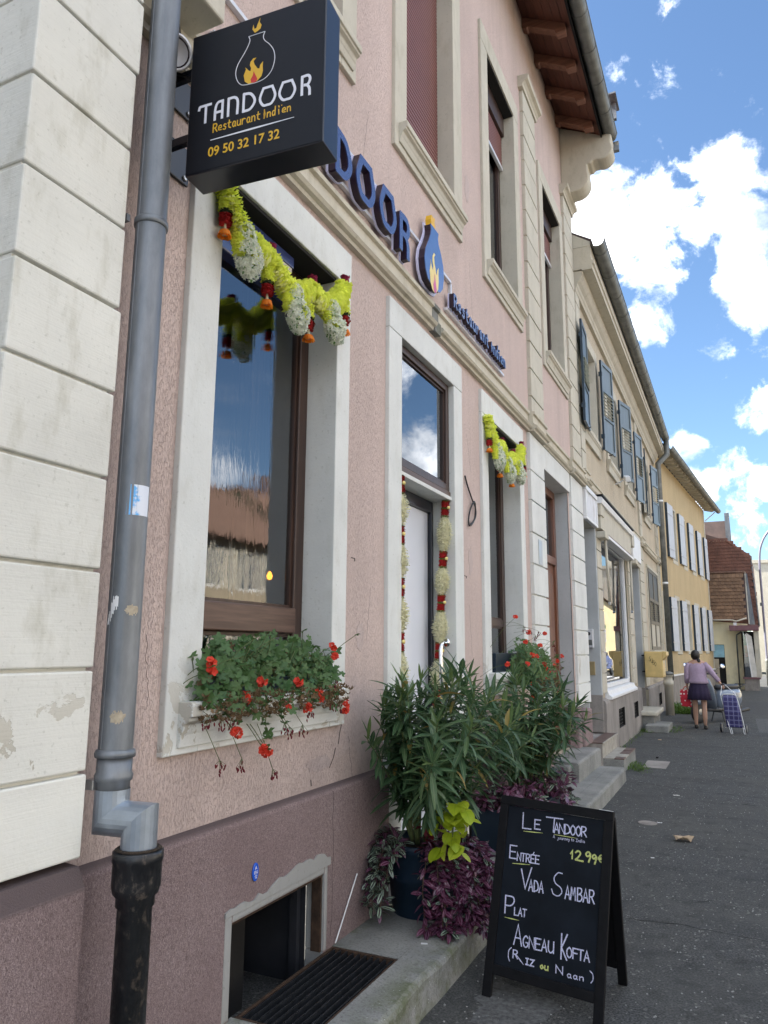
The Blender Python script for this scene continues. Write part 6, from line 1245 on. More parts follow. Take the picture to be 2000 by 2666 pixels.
def toran(label, base, A, J, T, seed):
    """A: hanging points (y,z); J: jasmine drops; T: tassels"""
    rnd = random.Random(seed); root = thing('window_garland', label, 'garland', base); X_ = -1.835
    for i in range(len(A)-1):
        (y0, z0), (y1, z1) = A[i], A[i+1]; (jy, jz, jw, jh) = J[i]
        zs = jz+jh*.55
        g = MB(); p = crom([Vector((X_,y0+.01,z0)), Vector((X_,y0+(jy-y0)*.35,z0-(z0-zs)*.35+.0)), Vector((X_,jy-.01,zs+.03)), Vector((X_,jy+(y1-jy)*.6,zs+(z1-zs)*.55)), Vector((X_,y1-.01,z1))], 8)
        ruffle(g, p, lambda s: .046+.016*sin(pi*s)+.005*sin(s*40), 13, .008, rnd, .030, .040, clampx=-1.866); st_ = g.build('yellow_strand', M['petalyel'], root)
        g = MB(); p2 = [q+Vector((.008, .0, -.028)) for q in p]; ruffle(g, p2[4:-4], .036, 9, .011, rnd, .026, .03, clampx=-1.866); g.build('pale_yellow_strand', M['petalyel2'], root)
        for sgn in (-1, 1):   # loops hugging the jasmine drop
            g = MB(); ruffle(g, crom([Vector((X_+.01,jy+sgn*jw*.4,zs+.06)), Vector((X_+.035,jy+sgn*jw*.95,jz+.02)), Vector((X_+.035,jy+sgn*jw*.85,jz-jh*.30))], 6), .030, 10, .009, rnd, .020, .018, clampx=-1.866); g.build('yellow_loop', M['petalyel'], root)
        w_, g_ = MB(), MB(); jasmine(w_, g_, (X_+.040, jy-.015, jz+.055), jh*.55, .046, rnd, 110); jasmine(w_, g_, (X_+.050, jy, jz-.03), jh*.68, .066, rnd, 190); jasmine(w_, g_, (X_+.048, jy+.012, jz-.075), jh*.40, .048, rnd, 70); jo = w_.build('jasmine_cluster', M['petaljas'], root); g_.build('jasmine_leaves', M['petaljasg'], jo)
    for i, (y, z) in enumerate(A[1:]):
        g = MB(); c = Vector((X_+.005, y, z+.03)); ruffle(g, [c, c+Vector((0,0,.035))], .026, 12, .006, rnd, .014, .012, clampx=-1.866); g.build('magenta_pompon', M['petalmag'], root)
    for (y, z) in T:
        g = MB(); ruffle(g, [Vector((X_,y,z+.07)), Vector((X_+.004,y,z-.002))], .030, 10, .0085, rnd, .018, .016, clampx=-1.866); g.build('yellow_drop', M['petalyel'], root); tassel(root, (X_+.006, y, z), .16, rnd)
    return root
toran('yellow, white-green and red flower garland swagged across the top of the first window', (-1.83, 2.8, 3.3), [(2.265,3.50),(2.625,3.335),(2.999,3.355),(3.345,3.525)],
    [(2.40,3.235,.062,.12),(2.80,3.15,.066,.11),(3.165,3.235,.050,.10)], [(2.285,3.375),(2.608,3.205),(2.976,3.185),(3.352,3.37)], 51)
toran('yellow and red flower garland across the top of the second window, above the flower box', (-1.83, 6.55, 3.3), [(5.97,3.555),(6.40,3.40),(6.775,3.385),(7.11,3.55)],
    [(6.16,3.23,.085,.13),(6.50,3.18,.075,.12),(6.87,3.24,.06,.11)], [(6.006,3.36),(6.31,3.20),(6.70,3.19),(7.17,3.38)], 53)
def strand(label, base, rings, end, top, seed, bulge=.055, cx=None):
    """white bulging door strand with paired red rings; rings: z list (top of each band)"""
    rnd = random.Random(seed); root = thing('door_garland', label, 'garland', base)
    P = lambda z: Vector((base[0]+(cx(z)[0] if cx else 0), base[1]+(cx(z)[1] if cx else 0), z))
    zs = [top]+rings
    for i, z in enumerate(zs):
        for k, dz in enumerate((0, -.062)):
            g = MB(); ruffle(g, [P(z+dz), P(z+dz-.046)], .031, 16, .005, rnd, .010, .006); rr_ = g.build('red_band', M['petalred2'], root)
        g = MB()
        for dz in (.004, -.052, -.112): ruffle(g, [P(z+dz), P(z+dz-.010)], .030, 12, .005, rnd, .013, .008)
        g.build('green_band', M['petalgreen'], rr_); MB().lathe([(.002,0),(.011,.003),(.013,.012)], P(z-.054)+Vector((.028,-.016,0)), 8, (.8,-.5,0)).build('gold_flower', M['goldp'], rr_, smooth=True)
        z0 = z-.118; z1 = (zs[i+1]+.006) if i+1 < len(zs) else end
        if z1 < z0-.05:
            g = MB(); n = 10; ruffle(g, [P(z0+(z1-z0)*j/n) for j in range(n+1)], lambda s: .028+(bulge-.028)*sin(pi*s)**.9, 16, .0085, rnd, .012, .020, .6); g.build('white_strand', M['petalwht'], root)
    return root
strand('white flower strand with red bands hanging down the left jamb of the restaurant door', (-1.90, 4.262, 1.0), [2.325,1.990,1.652,1.29], 1.0, 2.655, 61, bulge=.062)
strand('white flower strand with red bands hanging down the right jamb, behind the grab handle', (-1.93, 5.175, 1.0), [2.27,1.945,1.595,1.262], 1.0, 2.655, 63, bulge=.062, cx=lambda z: (-(2.66-z)*.045, -(2.66-z)*.02))
# ---------------------------------------------------------------- chalkboard
U0 = Vector((.9945,-.1045,0)); n0 = Vector((.1045,.9945,0)); V0 = (n0*.19+Vector((0,0,.84))).normalized(); O0 = Vector((-1.15,3.565,0)); N0 = U0.cross(V0)
Ub = (U0-V0*.035).normalized(); Vb = (V0+U0*.045).normalized(); Ob = O0-U0*.022+V0*.0
CB = thing('menu_board', 'black folding pavement chalkboard with a handwritten menu', 'chalkboard', (-.9, 3.7, 0))
Wb, Hb = .549, .868
def bbar(nm, u0, u1, v0, v1, d=.022, mat=M['blackpaint']): MB().obox(Ob+Ub*(u0+u1)/2+Vb*(v0+v1)/2-N0*(d/2-.008), Ub, Vb, N0, u1-u0, v1-v0, d).build(nm, mat, CB, bevel=.002)
bbar('frame_leg', 0, .042, 0, Hb-.042); bbar('frame_leg', Wb-.042, Wb, -.01, Hb-.042); bbar('frame_rail', 0, Wb, Hb-.0415, Hb, .026); bbar('frame_rail', .0425, Wb-.0425, .095, .137, .020)
MB().obox(Ob+Ub*Wb/2+Vb*(.137+Hb-.042)/2-N0*.006, Ub, Vb, N0, Wb-.085, Hb-.042-.1375, .008).build('slate_panel', M['chalkboard'], CB)
# rear leaf
top_c = Ob+Vb*(Hb-.01)-N0*.02; rear_f = Vector((-1.13,4.03,0)); Vr = (top_c-rear_f); Hr = Vr.length-.02; Vr.normalize(); Nr = Ub.cross(Vr)
for u in (0, Wb-.042): MB().obox(rear_f+Ub*(u+.021)+Vr*Hr/2, Ub, Vr, Nr, .042, Hr, .020).build('rear_leg', M['blackpaint'], CB, bevel=.002)
MB().obox(rear_f+Ub*Wb/2+Vr*(Hr*.56), Ub, Vr, Nr, Wb-.085, Hr*.82, .008).build('rear_panel', M['blackpaint'], CB); MB().obox(rear_f+Ub*Wb/2+Vr*(.12), Ub, Vr, Nr, Wb-.085, .04, .018).build('frame_rail', M['blackpaint'], CB)
MB().obox(Ob+Ub*(Wb-.035)+Vb*(Hb+.001), Ub, N0, Vb, .06, .026, .002).build('worn_corner', M['white'], CB)
fr = (O0-N0*.0015, U0, V0, N0); fr = (O0+N0*-.0018, U0, V0, N0)
Wt, Yl = MB(), MB(); tk = .0055
def flush():
    global Wt, Yl
    if Wt.v: Wt.build('white_chalk_writing', M['chalk'], CB)
    if Yl.v: Yl.build('yellow_chalk_writing', M['chalky'], CB)
    Wt, Yl = MB(), MB()
S_ = lambda c, x, y, w, h, th=tk, mb=None: strokes(Yl if mb == 'Y' else Wt, c, x, y, w, h, th, fr)
S_('L', .132, .727, .042, .069); S_('E', .192, .731, .028, .041); S_('T', .248, .728, .080, .062)
flush()
for c, x in zip('ANDOOR', (.288,.313,.340,.366,.392,.418)): S_(c, x, .726, .023, .042)
flush()
rule(Yl, (.137,.714), (.233,.717), .0045, fr); rule(Yl, (.287,.718), (.397,.715), .004, fr)
flush()
for c, x, w in (('A',.284,.008),('j',.306,.005),('o',.315,.006),('u',.324,.006),('r',.332,.006),('n',.340,.006),('e',.348,.006),('y',.356,.006),('t',.371,.005),('o',.378,.006),('I',.392,.010),('n',.404,.007),('d',.412,.006),('i',.420,.003),('a',.426,.008)): S_(c, x, .700 if c != 'A' else .703, w, .0075 if c not in 'AI' else .012, .0018)
flush()
S_('E', .074, .588, .034, .056)
flush()
for c, x in zip('NTREE', (.112,.134,.157,.180,.203)): S_(c, x, .581, .018, .035, .005)
flush()
S_("'", .190, .620, .008, .008, .004); rule(Yl, (.089,.566), (.178,.572), .0045, fr)
flush()
S_('1', .370, .626, .014, .034, .007, 'Y'); S_('2', .393, .622, .028, .040, .007, 'Y'); S_('.', .424, .622, .008, .006, .008, 'Y'); S_('9', .438, .626, .026, .038, .007, 'Y'); S_('9', .468, .622, .022, .034, .007, 'Y'); S_('e_', .496, .630, .022, .028, .006, 'Y')
flush()
S_('V', .136, .468, .050, .080, .006)
flush()
for c, x in zip('ADA', (.176,.202,.226)): S_(c, x, .462, .020, .046)
flush()
S_('S', .290, .462, .046, .095, .0045)
flush()
for c, x in zip('AMBAR', (.349,.375,.406,.432,.460)): S_(c, x, .456, .022, .053)
flush()
S_('P', .065, .350, .045, .074, .006)
flush()
for c, x in zip('LAT', (.112,.132,.153)): S_(c, x, .350, .017, .031, .005)
flush()
rule(Yl, (.065,.333), (.137,.331), .0045, fr)
flush()
S_('A', .116, .230, .038, .083)
flush()
for c, x in zip('GNEAU', (.160,.190,.220,.249,.280)): S_(c, x, .229, .024, .045)
flush()
S_('K', .339, .214, .026, .100, .006)
flush()
for c, x in zip('OFTA', (.364,.392,.416,.442)): S_(c, x, .226, .023, .040)
flush()
S_('(', .092, .160, .014, .055, .004); S_('R', .116, .176, .022, .032, .005); rule(Wt, (.132,.190), (.168,.158), .0055, fr)
flush()
S_('I', .176, .162, .016, .024); S_('Z', .198, .161, .018, .024); S_('o', .247, .160, .014, .014, .0055, 'Y'); S_('u', .267, .158, .015, .016, .0055, 'Y')
flush()
S_('N', .318, .156, .030, .030, .0045)
flush()
for c, x in zip('aan', (.370,.397,.424)): S_(c, x, .150, .018, .014, .004)
flush()
S_('(2', .468, .150, .014, .044, .004)
flush()
flush()
# ================================================================ woman with bag and shopping trolley
def skin_body(name, verts, edges, radii, mat, parent, sub=2, root=0):
    me = bpy.data.meshes.new(name); me.from_pydata(verts, edges, []); o = link(name, me, parent)
    bm = bmesh.new(); bm.from_mesh(me); L = bm.verts.layers.skin.verify(); bm.verts.ensure_lookup_table()
    for i, r in enumerate(radii): bm.verts[i][L].radius = (r, r) if isinstance(r, (int, float)) else r
    bm.verts[root][L].use_root = True; bm.to_mesh(me); bm.free()
    s = o.modifiers.new('skin', 'SKIN'); s.use_smooth_shade = True; m = o.modifiers.new('sub', 'SUBSURF'); m.levels = sub; m.render_levels = sub
    me.materials.append(mat); return o
M['skin'] = simple('skin', (.46, .27, .19), .55, 0, .05); M['hair'] = simple('dark_hair', (.012, .009, .008), .45, 0, .2, 40)
M['jacket'] = simple('mauve_jacket', (.37, .28, .38), .85, 0, .10, 25, .001, 200); M['skirt'] = simple('navy_skirt', (.022, .014, .045), .85, 0, .2, 20); M['shoe'] = simple('black_shoe', (.01,.01,.012), .35)
WX, WY = -.785, 16.68
wm = thing('person', 'woman in a mauve jacket and navy skirt seen from behind, steering a shopping trolley', 'person', (WX, WY, 0))
V_ = [(WX,WY,.84),(WX,WY-.01,1.0),(WX,WY,1.20),(WX,WY+.01,1.315),(WX-.01,WY+.025,1.375),(WX-.015,WY+.035,1.43),(WX-.02,WY+.03,1.50),   # 0-6 torso, neck, head
 (WX-.15,WY,1.275),(WX-.205,WY-.02,1.03),(WX-.215,WY+.05,.83),                            # 7-9 left arm
 (WX+.15,WY,1.275),(WX+.30,WY-.05,1.07),(WX+.43,WY-.11,.885),                            # 10-12 right arm
 (WX-.085,WY,.80),(WX-.082,WY+.02,.46),(WX-.085,WY+.045,.27),(WX-.083,WY+.03,.085),(WX-.088,WY+.15,.028),    # 13-17 left leg
 (WX+.085,WY,.80),(WX+.087,WY-.03,.46),(WX+.09,WY-.075,.27),(WX+.09,WY-.08,.085),(WX+.10,WY+.03,.028)]     # 18-22 right leg
Ed = [(0,1),(1,2),(2,3),(3,4),(4,5),(5,6),(3,7),(7,8),(8,9),(3,10),(10,11),(11,12),(0,13),(13,14),(14,15),(15,16),(16,17),(0,18),(18,19),(19,20),(20,21),(21,22)]
Rd = [.13,.115,.12,.075,.048,(.072,.085),(.066,.08),.055,.038,.024,.055,.036,.024,.085,.052,.052,.030,.028,.085,.052,.052,.030,.028]
body = skin_body('body', V_, Ed, Rd, M['skin'], wm)
def ell(cx, cy, z, a, b, n=28, wob=0, ph=0, rot=0): return [(cx+a*(1+wob*sin(ph+j*2*pi/n*9))*cos(2*pi*j/n), cy+b*(1+wob*sin(ph+j*2*pi/n*9))*sin(2*pi*j/n), z) for j in range(n)]
jk = MB(); jk.loft([ell(WX+.01,WY-.005,.895,.198,.150,28,.018),ell(WX+.005,WY-.005,.95,.185,.142,28,.012),ell(WX,WY-.005,1.03,.165,.128),ell(WX,WY,1.15,.178,.128),ell(WX,WY+.005,1.24,.195,.118),ell(WX,WY+.01,1.295,.165,.09),ell(WX,WY+.015,1.325,.085,.072),ell(WX-.005,WY+.02,1.352,.064,.064),ell(WX-.005,WY+.02,1.356,.058,.058)])
jk.tube([Vector(V_[7])+Vector((.02,0,.0)), Vector((WX-.185,WY-.01,1.20)), Vector(V_[8]), Vector((WX-.213,WY+.03,.90))], .05, 14, rs=[.066,.064,.053,.044])
jk.tube([Vector(V_[10])+Vector((-.02,0,0)), Vector((WX+.215,WY-.02,1.19)), Vector(V_[11]), Vector((WX+.395,WY-.095,.94))], .05, 14, rs=[.066,.062,.050,.040])
jo = jk.build('jacket', M['jacket'], wm, smooth=True); MB().box(WX-.003,WX+.003,WY-.142,WY-.137,.91,1.28).build('back_seam', M['jacket'], jo)
co_ = MB(); co_.loft([ell(WX-.005,WY+.02,1.325,.082,.078),ell(WX-.005,WY+.018,1.365,.066,.066),ell(WX-.005,WY+.018,1.366,.060,.060)]); co_.build('collar', M['jacket'], jo, smooth=True)
skr = MB(); n = 56
def pleat(z, a, b, w): return [(WX+.005+(a+w*(j % 4 < 2)*1)*cos(2*pi*j/n), WY-.005+(b+w*(j % 4 < 2))*sin(2*pi*j/n), z+.006*sin(j)) for j in range(n)]
skr.loft([pleat(.57,.222,.185,.014),pleat(.72,.195,.16,.010),pleat(.86,.165,.132,.004),pleat(.95,.14,.11,0)]); skr.build('skirt', M['skirt'], wm, smooth=True)
hr = MB(); hc = Vector((WX-.018,WY+.02,1.462)); rings = []
for i in range(9):
    th_ = pi*i/8; rings.append([(hc.x+.090*sin(th_)*cos(2*pi*j/20), hc.y-.018+.098*sin(th_)*sin(2*pi*j/20)-.0, hc.z+.102*cos(th_)+(.012 if sin(2*pi*j/20) > .3 else -.01)*(i > 4)) for j in range(20)])
hr.loft(rings[::-1]); ho = hr.build('hair', M['hair'], wm, smooth=True); MB().lathe([(.004,0),(.030,.03),(.036,.07),(.024,.12),(.004,.15)], (WX+.055,WY-.055,1.285), 10, (-.25,.15,1)).build('low_ponytail', M['hair'], ho, smooth=True)
MB().lathe([(.002,0),(.012,.006),(.008,.02)], (WX-.1,WY+.05,1.45), 8, (-1,.2,0)).build('ear', M['skin'], wm, smooth=True) if 0 else None
for i, (x, y) in enumerate(((WX-.086,WY+.035),(WX+.094,WY-.075))):
    s = MB(); s.loft([ell(x,y+.055,.004,.040,.125,18),ell(x,y+.055,.03,.042,.127,18),ell(x,y+.035,.062,.036,.085,18),ell(x,y-.01,.075,.032,.04,18)]); s.build('shoe', M['shoe'], wm, smooth=True)
def fingers(name, wrist, d, up, parent, curl):
    """palm, four fingers and a thumb closing round what is held"""
    d = Vector(d).normalized(); up = Vector(up).normalized(); s = d.cross(up).normalized(); w = Vector(wrist); vs = [tuple(w), tuple(w+d*.045)]; ed = [(0,1)]; rr = [.020,.024]
    for k in range(4):
        b = w+d*.065+s*(.027-.018*k); vs.append(tuple(b)); i0 = len(vs)-1; ed.append((1,i0)); rr.append(.0095)
        for q in (1, 2, 3): b = b+(d*(1-.45*q*curl)-up*.75*curl*q/2)*.020*(1-.08*abs(k-1)); vs.append(tuple(b)); ed.append((len(vs)-2, len(vs)-1)); rr.append(.0085-.001*q)
    b = w+d*.025+s*.030; vs.append(tuple(b)); ed.append((0, len(vs)-1)); rr.append(.011); b2 = b+d*.03-up*.012+s*.008; vs.append(tuple(b2)); ed.append((len(vs)-2, len(vs)-1)); rr.append(.009); b3 = b2+d*.018-up*.02-s*.008; vs.append(tuple(b3)); ed.append((len(vs)-2, len(vs)-1)); rr.append(.008)
    return skin_body(name, vs, ed, rr, M['skin'], parent, 1)
fingers('hand', V_[12], (.5,-.25,-.55), (.5,0,.7), body, .9); fingers('hand', V_[9], (0,.1,-1), (-1,0,0), body, .9)
# red spotted bag
t = NT('red_spotted_cloth'); v = t.vor(t.pos((1,1,1)), 15, 'F1', .25); M['spots'] = t.fin(t.mix(t.ramp(v.outputs['Distance'], .30, .34), (.70,.66,.62), (.42,.012,.03)), .8)
bg_ = thing('shopping_bag', 'red shopping bag with white polka dots in the left hand of the woman', 'bag', (-1.03, 16.72, .42))
b_ = MB(); b_.loft([[(-1.13,16.66,.43),(-.94,16.66,.41),(-.94,16.80,.41),(-1.13,16.80,.43)],[(-1.145,16.65,.62),(-.93,16.65,.60),(-.93,16.81,.60),(-1.145,16.81,.62)],[(-1.14,16.69,.76),(-.94,16.69,.745),(-.94,16.77,.745),(-1.14,16.77,.76)]]); b_.build('bag_body', M['spots'], bg_, bevel=.015)
for y in (16.70, 16.76): MB().tube(crom([Vector((-1.09,y,.755)),Vector((-1.04,y,.82)),Vector((-1.0,WY+.05,.79)),Vector((-.98,y,.75))], 5), .006, 6).build('bag_handle', M['redp'], bg_)
# trolley
t = NT('blue_tartan'); s_ = t.sep(t.pos((1,1,1), obj=True)); fx_ = lambda a, k_: t.math('PINGPONG', t.math('MULTIPLY', a, k_), .5)
A_ = t.ramp(fx_(s_[0], 12), .10, .06); B_ = t.ramp(fx_(s_[2], 12), .10, .06); A2 = t.ramp(fx_(s_[0], 12), .34, .38, 0, .5); B2 = t.ramp(fx_(s_[2], 12), .34, .38, 0, .5)
c = t.mix(t.math('MAXIMUM', A2, B2), (.03,.028,.13), (.012,.010,.05)); M['tartan'] = t.fin(t.mix(t.math('MAXIMUM', t.math('MULTIPLY', A_, .32), t.math('MULTIPLY', B_, .32)), c, (.42,.42,.58)), .75)
tr_ = thing('shopping_trolley', 'two-wheeled shopping trolley with a blue tartan bag, pulled by the woman', 'trolley', (-.2, 16.1, 0))
b_ = MB(); b_.loft([[(-.30,16.02,.11),(-.02,15.98,.11),(-.02,16.17,.13),(-.30,16.21,.13)],[(-.325,16.05,.38),(-.05,16.0,.38),(-.05,16.24,.40),(-.33,16.28,.40)],[(-.345,16.14,.60),(-.09,16.10,.60),(-.09,16.32,.62),(-.345,16.36,.62)],[(-.33,16.24,.68),(-.11,16.2,.67),(-.11,16.32,.70),(-.33,16.36,.70)]]); b_.build('tartan_bag', M['tartan'], tr_, bevel=.02, seg=3)
f = MB()
for pts in ([(-.345,16.48,.88),(-.365,16.36,.74),(-.365,16.22,.64),(-.23,15.94,.012),(-.205,15.95,.012),(-.225,15.99,.12)], [(-.345,16.48,.88),(-.30,16.50,.89),(-.20,16.42,.80),(-.09,16.30,.66),(-.0,15.99,.16),(.02,15.99,.012),(-.005,15.99,.012),(-.02,16.03,.12)], [(-.37,16.22,.66),(-.30,16.16,.72),(-.14,16.14,.72),(-.08,16.2,.66)], [(-.33,16.10,.10),(.0,16.04,.10)]): f.tube(crom([Vector(p) for p in pts], 4), .0062, 8)
f.build('frame', M['white'], tr_, smooth=True); MB().tube([(-.352,16.47,.87),(-.33,16.50,.895),(-.29,16.50,.895)], .016, 8).build('grip', M['black'], tr_, smooth=True)
for x, y in ((-.40,16.16),(.03,16.10)):
    w_ = MB().lathe([(.05,-.018),(.082,-.016),(.088,0),(.082,.016),(.05,.018)], (x,y,.088), 24, (1,-.12,0)).build('wheel', M['black'], tr_, smooth=True); MB().lathe([(.01,-.021),(.058,-.020),(.058,.020),(.01,.021)], (x,y,.088), 18, (1,-.12,0)).build('wheel_disc', M['steel'], w_)
# ---------------------------------------------------------------- scooter
M['scoot'] = simple('grey_blue_scooter_paint', (.20,.24,.30), .25, .2, .05, 4, coat=.6); M['scootd'] = simple('dark_scooter_plastic', (.03,.032,.036), .45)
sc = thing('scooter', 'parked grey-blue motor scooter with round mirror, half hidden by the woman', 'scooter', (-.5, 18.4, 0))
F_ = Vector((-.55,-.835,0)).normalized(); Sd = Vector((F_.y,-F_.x,0)); C0 = Vector((-.50,18.40,0)); P3 = lambda f_, s_, z: C0+F_*f_+Sd*s_+Vector((0,0,z))
for f_ in (.66, -.60):
    w_ = MB().lathe([(.14,-.05),(.20,-.052),(.24,-.03),(.25,0),(.24,.03),(.20,.052),(.14,.05)], P3(f_,0,.25), 28, Sd).build('wheel', M['scootd'], sc, smooth=True); MB().lathe([(.02,-.055),(.145,-.04),(.145,.04),(.02,.055)], P3(f_,0,.25), 20, Sd).build('wheel_rim', M['steel'], w_)
def shell(rings, name, mat, bev=.0): return MB().loft([[P3(f_+a*cos(2*pi*j/20), b*sin(2*pi*j/20), z) for j in range(20)] for f_, z, a, b in rings]).build(name, mat, sc, smooth=True)
shell([(.64,.40,.20,.09),(.60,.52,.16,.10),(.52,.62,.09,.08)], 'front_mudguard', M['scoot'])
shell([(.26,.30,.05,.17),(.34,.50,.055,.22),(.42,.75,.06,.23),(.46,.92,.05,.17),(.47,.98,.04,.09)], 'leg_shield', M['scoot'])
shell([(.10,.24,.30,.14),(.10,.31,.30,.14)], 'footboard', M['scootd']); shell([(-.40,.26,.36,.13),(-.42,.42,.40,.19),(-.42,.58,.40,.20),(-.40,.70,.38,.16)], 'rear_body', M['scoot'])
shell([(-.36,.70,.38,.15),(-.36,.77,.40,.16),(-.38,.80,.36,.13)], 'seat', M['scootd']); shell([(.47,.98,.09,.11),(.48,1.04,.09,.12),(.47,1.09,.06,.09)], 'handlebar_cowl', M['scoot'])
MB().tube([P3(.40,-.33,1.06),P3(.47,-.15,1.05),P3(.47,.15,1.05),P3(.40,.33,1.06)], .016, 8).build('handlebar', M['scootd'], sc, smooth=True)
MB().lathe([(.02,0),(.075,.02),(.07,.05)], P3(.52,0,1.0), 18, F_).build('headlight', M['steel'], sc, smooth=True)
for s in (-.30,.30):
    m_ = MB().tube([P3(.42,s*.8,1.06),P3(.40,s*1.1,1.16),P3(.40,s*1.4,1.20)], .007, 6).build('mirror', M['chrome'], sc, smooth=True); MB().lathe([(.01,-.012),(.055,-.008),(.055,.008),(.01,.012)], P3(.40,s*1.55,1.22), 16, (.4,-.5,.3)).build('mirror_glass', M['chrome'], m_, smooth=True)
MB().tube([P3(-.62,-.13,.74),P3(-.9,-.12,.80),P3(-.9,.12,.80),P3(-.62,.13,.74)], .012, 8).build('rear_rack', M['scootd'], sc, smooth=True); MB().tube([P3(.02,-.16,.01),P3(.0,-.10,.22),P3(.0,.10,.22),P3(.02,.16,.01)], .012, 6).build('centre_stand', M['scootd'], sc); MB().tube([P3(-.25,-.16,.20),P3(-.85,-.18,.26)], .04, 10).build('silencer', M['scootd'], sc, smooth=True)
# ---------------------------------------------------------------- weeds, litter, covers
R_ = random.Random(77); wmesh = leaf_mesh('blade', .10, .012, M['weed'], 3, .4, .2)
def weeds(label, spots, name='weeds'):
    vs, fs, uv = [], [], []
    for (x, y, r, n, h) in spots:
        for i in range(n):
            a = rv(0, 6.28); q = r*sqrt(R_.random()); m = orient(Vector((x+q*cos(a)*.55, y+q*sin(a), .002)), Vector((rv(-.8,.9), rv(-.9,.9), rv(.4,1.6))), roll=rv(-1,1), s=h*rv(.5,1.3)); b = len(vs)
            vs += [tuple(m @ v.co) for v in wmesh.vertices]; ul = wmesh.uv_layers[0].data
            for p in wmesh.polygons: fs.append(tuple(b+j for j in p.vertices)); uv += [tuple(ul[j].uv) for j in p.loop_indices]
    me = bpy.data.meshes.new(name); me.from_pydata(vs, [], fs); me.materials.append(M['weed']); u = me.uv_layers.new(name='UVMap')
    for i, q in enumerate(uv): u.data[i].uv = q
    o = link(name, me); o['kind'] = 'stuff'; tag(o, label, 'weeds'); return o
weeds('tuft of bright weeds on the pavement at the corner of the tiled steps', [(-1.33,10.75,.28,170,.6),(-1.2,10.55,.2,60,.35),(-1.40,10.95,.25,90,.7)])
weeds('thin line of weeds along the foot of the beige house plinth', [(-1.79,12.2+i*.33,.16,16,.6) for i in range(12)])
weeds('patch of weeds round the mossy lower stone step', [(-1.27,15.8,.35,80,.7),(-1.72,15.5,.25,60,.8),(-1.25,16.4,.3,60,.7)])
weeds('thick weeds against the ochre house wall beyond the standpipe', [(-1.35,20.6,.5,500,1.9),(-1.30,21.4,.6,500,1.8),(-1.5,22.3,.8,400,1.6),(-1.1,20.6,.4,160,1.2)])
weeds('low moss and grass in the joint between platform and plinth near the grate', [(-1.845,3.45+i*.08,.03,14,.16) for i in range(7)])
cv = MB().lathe([(.0,0),(.085,0),(.085,.006),(.07,.007),(.068,.004),(.05,.004),(.048,.007),(.0,.007)], (-.86,7.50,.0005), 20).build('valve_cover', M['plinth_grey'], None); cv.scale = (1,1,1); tag(cv, 'small round metal valve cover set in the pavement near the house step', 'valve cover')
bc = MB().box(-1.28,-.98,10.9,11.6,.001,.006).build('drain_cover', M['plinth_grey'], None, bevel=.002); tag(bc, 'flat weathered drain plate in the pavement beside the weed tuft', 'drain cover')
def crumple(c, s, mat, lab, seed, cat='leaf', flat=.3):
    r = random.Random(seed); vs = []; n = 5
    for i in range(n):
        for j in range(n):
            e = 1-.5*(abs(i-2)+abs(j-2))/4; vs.append((c[0]+(i-2)/4*s*e*1.4, c[1]+(j-2)/4*s*e*.9, c[2]+.004+r.random()*s*flat))
    fs = [(i*n+j, (i+1)*n+j, (i+1)*n+j+1, i*n+j+1) for i in range(n-1) for j in range(n-1)]; o = MB().add(vs, fs).build('dry_leaf' if cat == 'leaf' else 'litter', mat, None); return tag(o, lab, cat)
M['leafdry'] = simple('dry_plane_leaf', (.40,.30,.20), .8, 0, .2, 60)
crumple((-.52,6.96,0), .16, M['leafdry'], 'curled pale brown dry leaf lying on the pavement right of the chalkboard', 1)
crumple((-.72,9.0,0), .07, M['whitetrim'], 'tiny white paper scrap on the pavement level with the platform end', 3, 'litter', .1)
crumple((-.76,7.55,0), .045, M['white'], 'tiny white scrap on the pavement right of the valve cover', 4, 'litter', .1)
crumple((-.70,6.3,0), .03, M['white'], 'tiny white crumb on the pavement just above the chalkboard corner', 5, 'litter', .1)
tag(MB().obox((-1.47,3.60,.158), (1,.3,0), (-.3,1,0), (0,0,1), .03,.012,.003).build('litter', M['white'], None), 'white scrap on the concrete platform beside the grate corner', 'litter')
tag(MB().lathe([(.01,0),(.022,.008),(.016,.02)], (-1.18,11.9+.0,.0), 8).build('pebble', M['blackpaint'], None), 'small black lump on the pavement beyond the tiled steps', 'stone')
crumple((-1.35,14.2,0), .06, M['leafdry'], 'small dry leaf near the mossy stone step', 8)
# cracks, seam and patches of the pavement
M['crack'] = simple('dark_crack_tar', (.008,.008,.009), .95); M['patch_pale'] = simple('pale_worn_asphalt', (.09,.092,.092), .92, 0, .5, 40, .005, 100); M['patch_dark'] = simple('dark_repair_asphalt', (.050,.051,.052), .9, 0, .4, 40, .004, 120)  # near-black colour for the pavement cracks
def ground_line(pts, w, nm, seed, mat, z=.0015):
    r = random.Random(seed); mb = MB(); L = []
    for (x0,y0),(x1,y1) in zip(pts, pts[1:]):
        n = max(2, int(sqrt((x1-x0)**2+(y1-y0)**2)/.06))
        for k in range(n): L.append((x0+(x1-x0)*k/n+r.uniform(-.012,.012), y0+(y1-y0)*k/n+r.uniform(-.018,.018)))
    for i in range(len(L)-1):
        a, b = w*r.uniform(.2,1), w*r.uniform(.2,1)
        if r.random() < .9: mb.quad((L[i][0],L[i][1]-a,z),(L[i+1][0],L[i+1][1]-b,z),(L[i+1][0],L[i+1][1]+b,z),(L[i][0],L[i][1]+a,z))
    return struct(mb.build(nm, mat))
ground_line([(-.86,4.86),(-.5,4.92),(.1,4.86),(1.0,5.0),(2.1,4.95)], .006, 'pavement_crack', 1, M['crack']); ground_line([(-1.26,9.72),(-.7,9.45),(.1,9.28),(2.1,9.1)], .012, 'pavement_crack', 2, M['crack'])
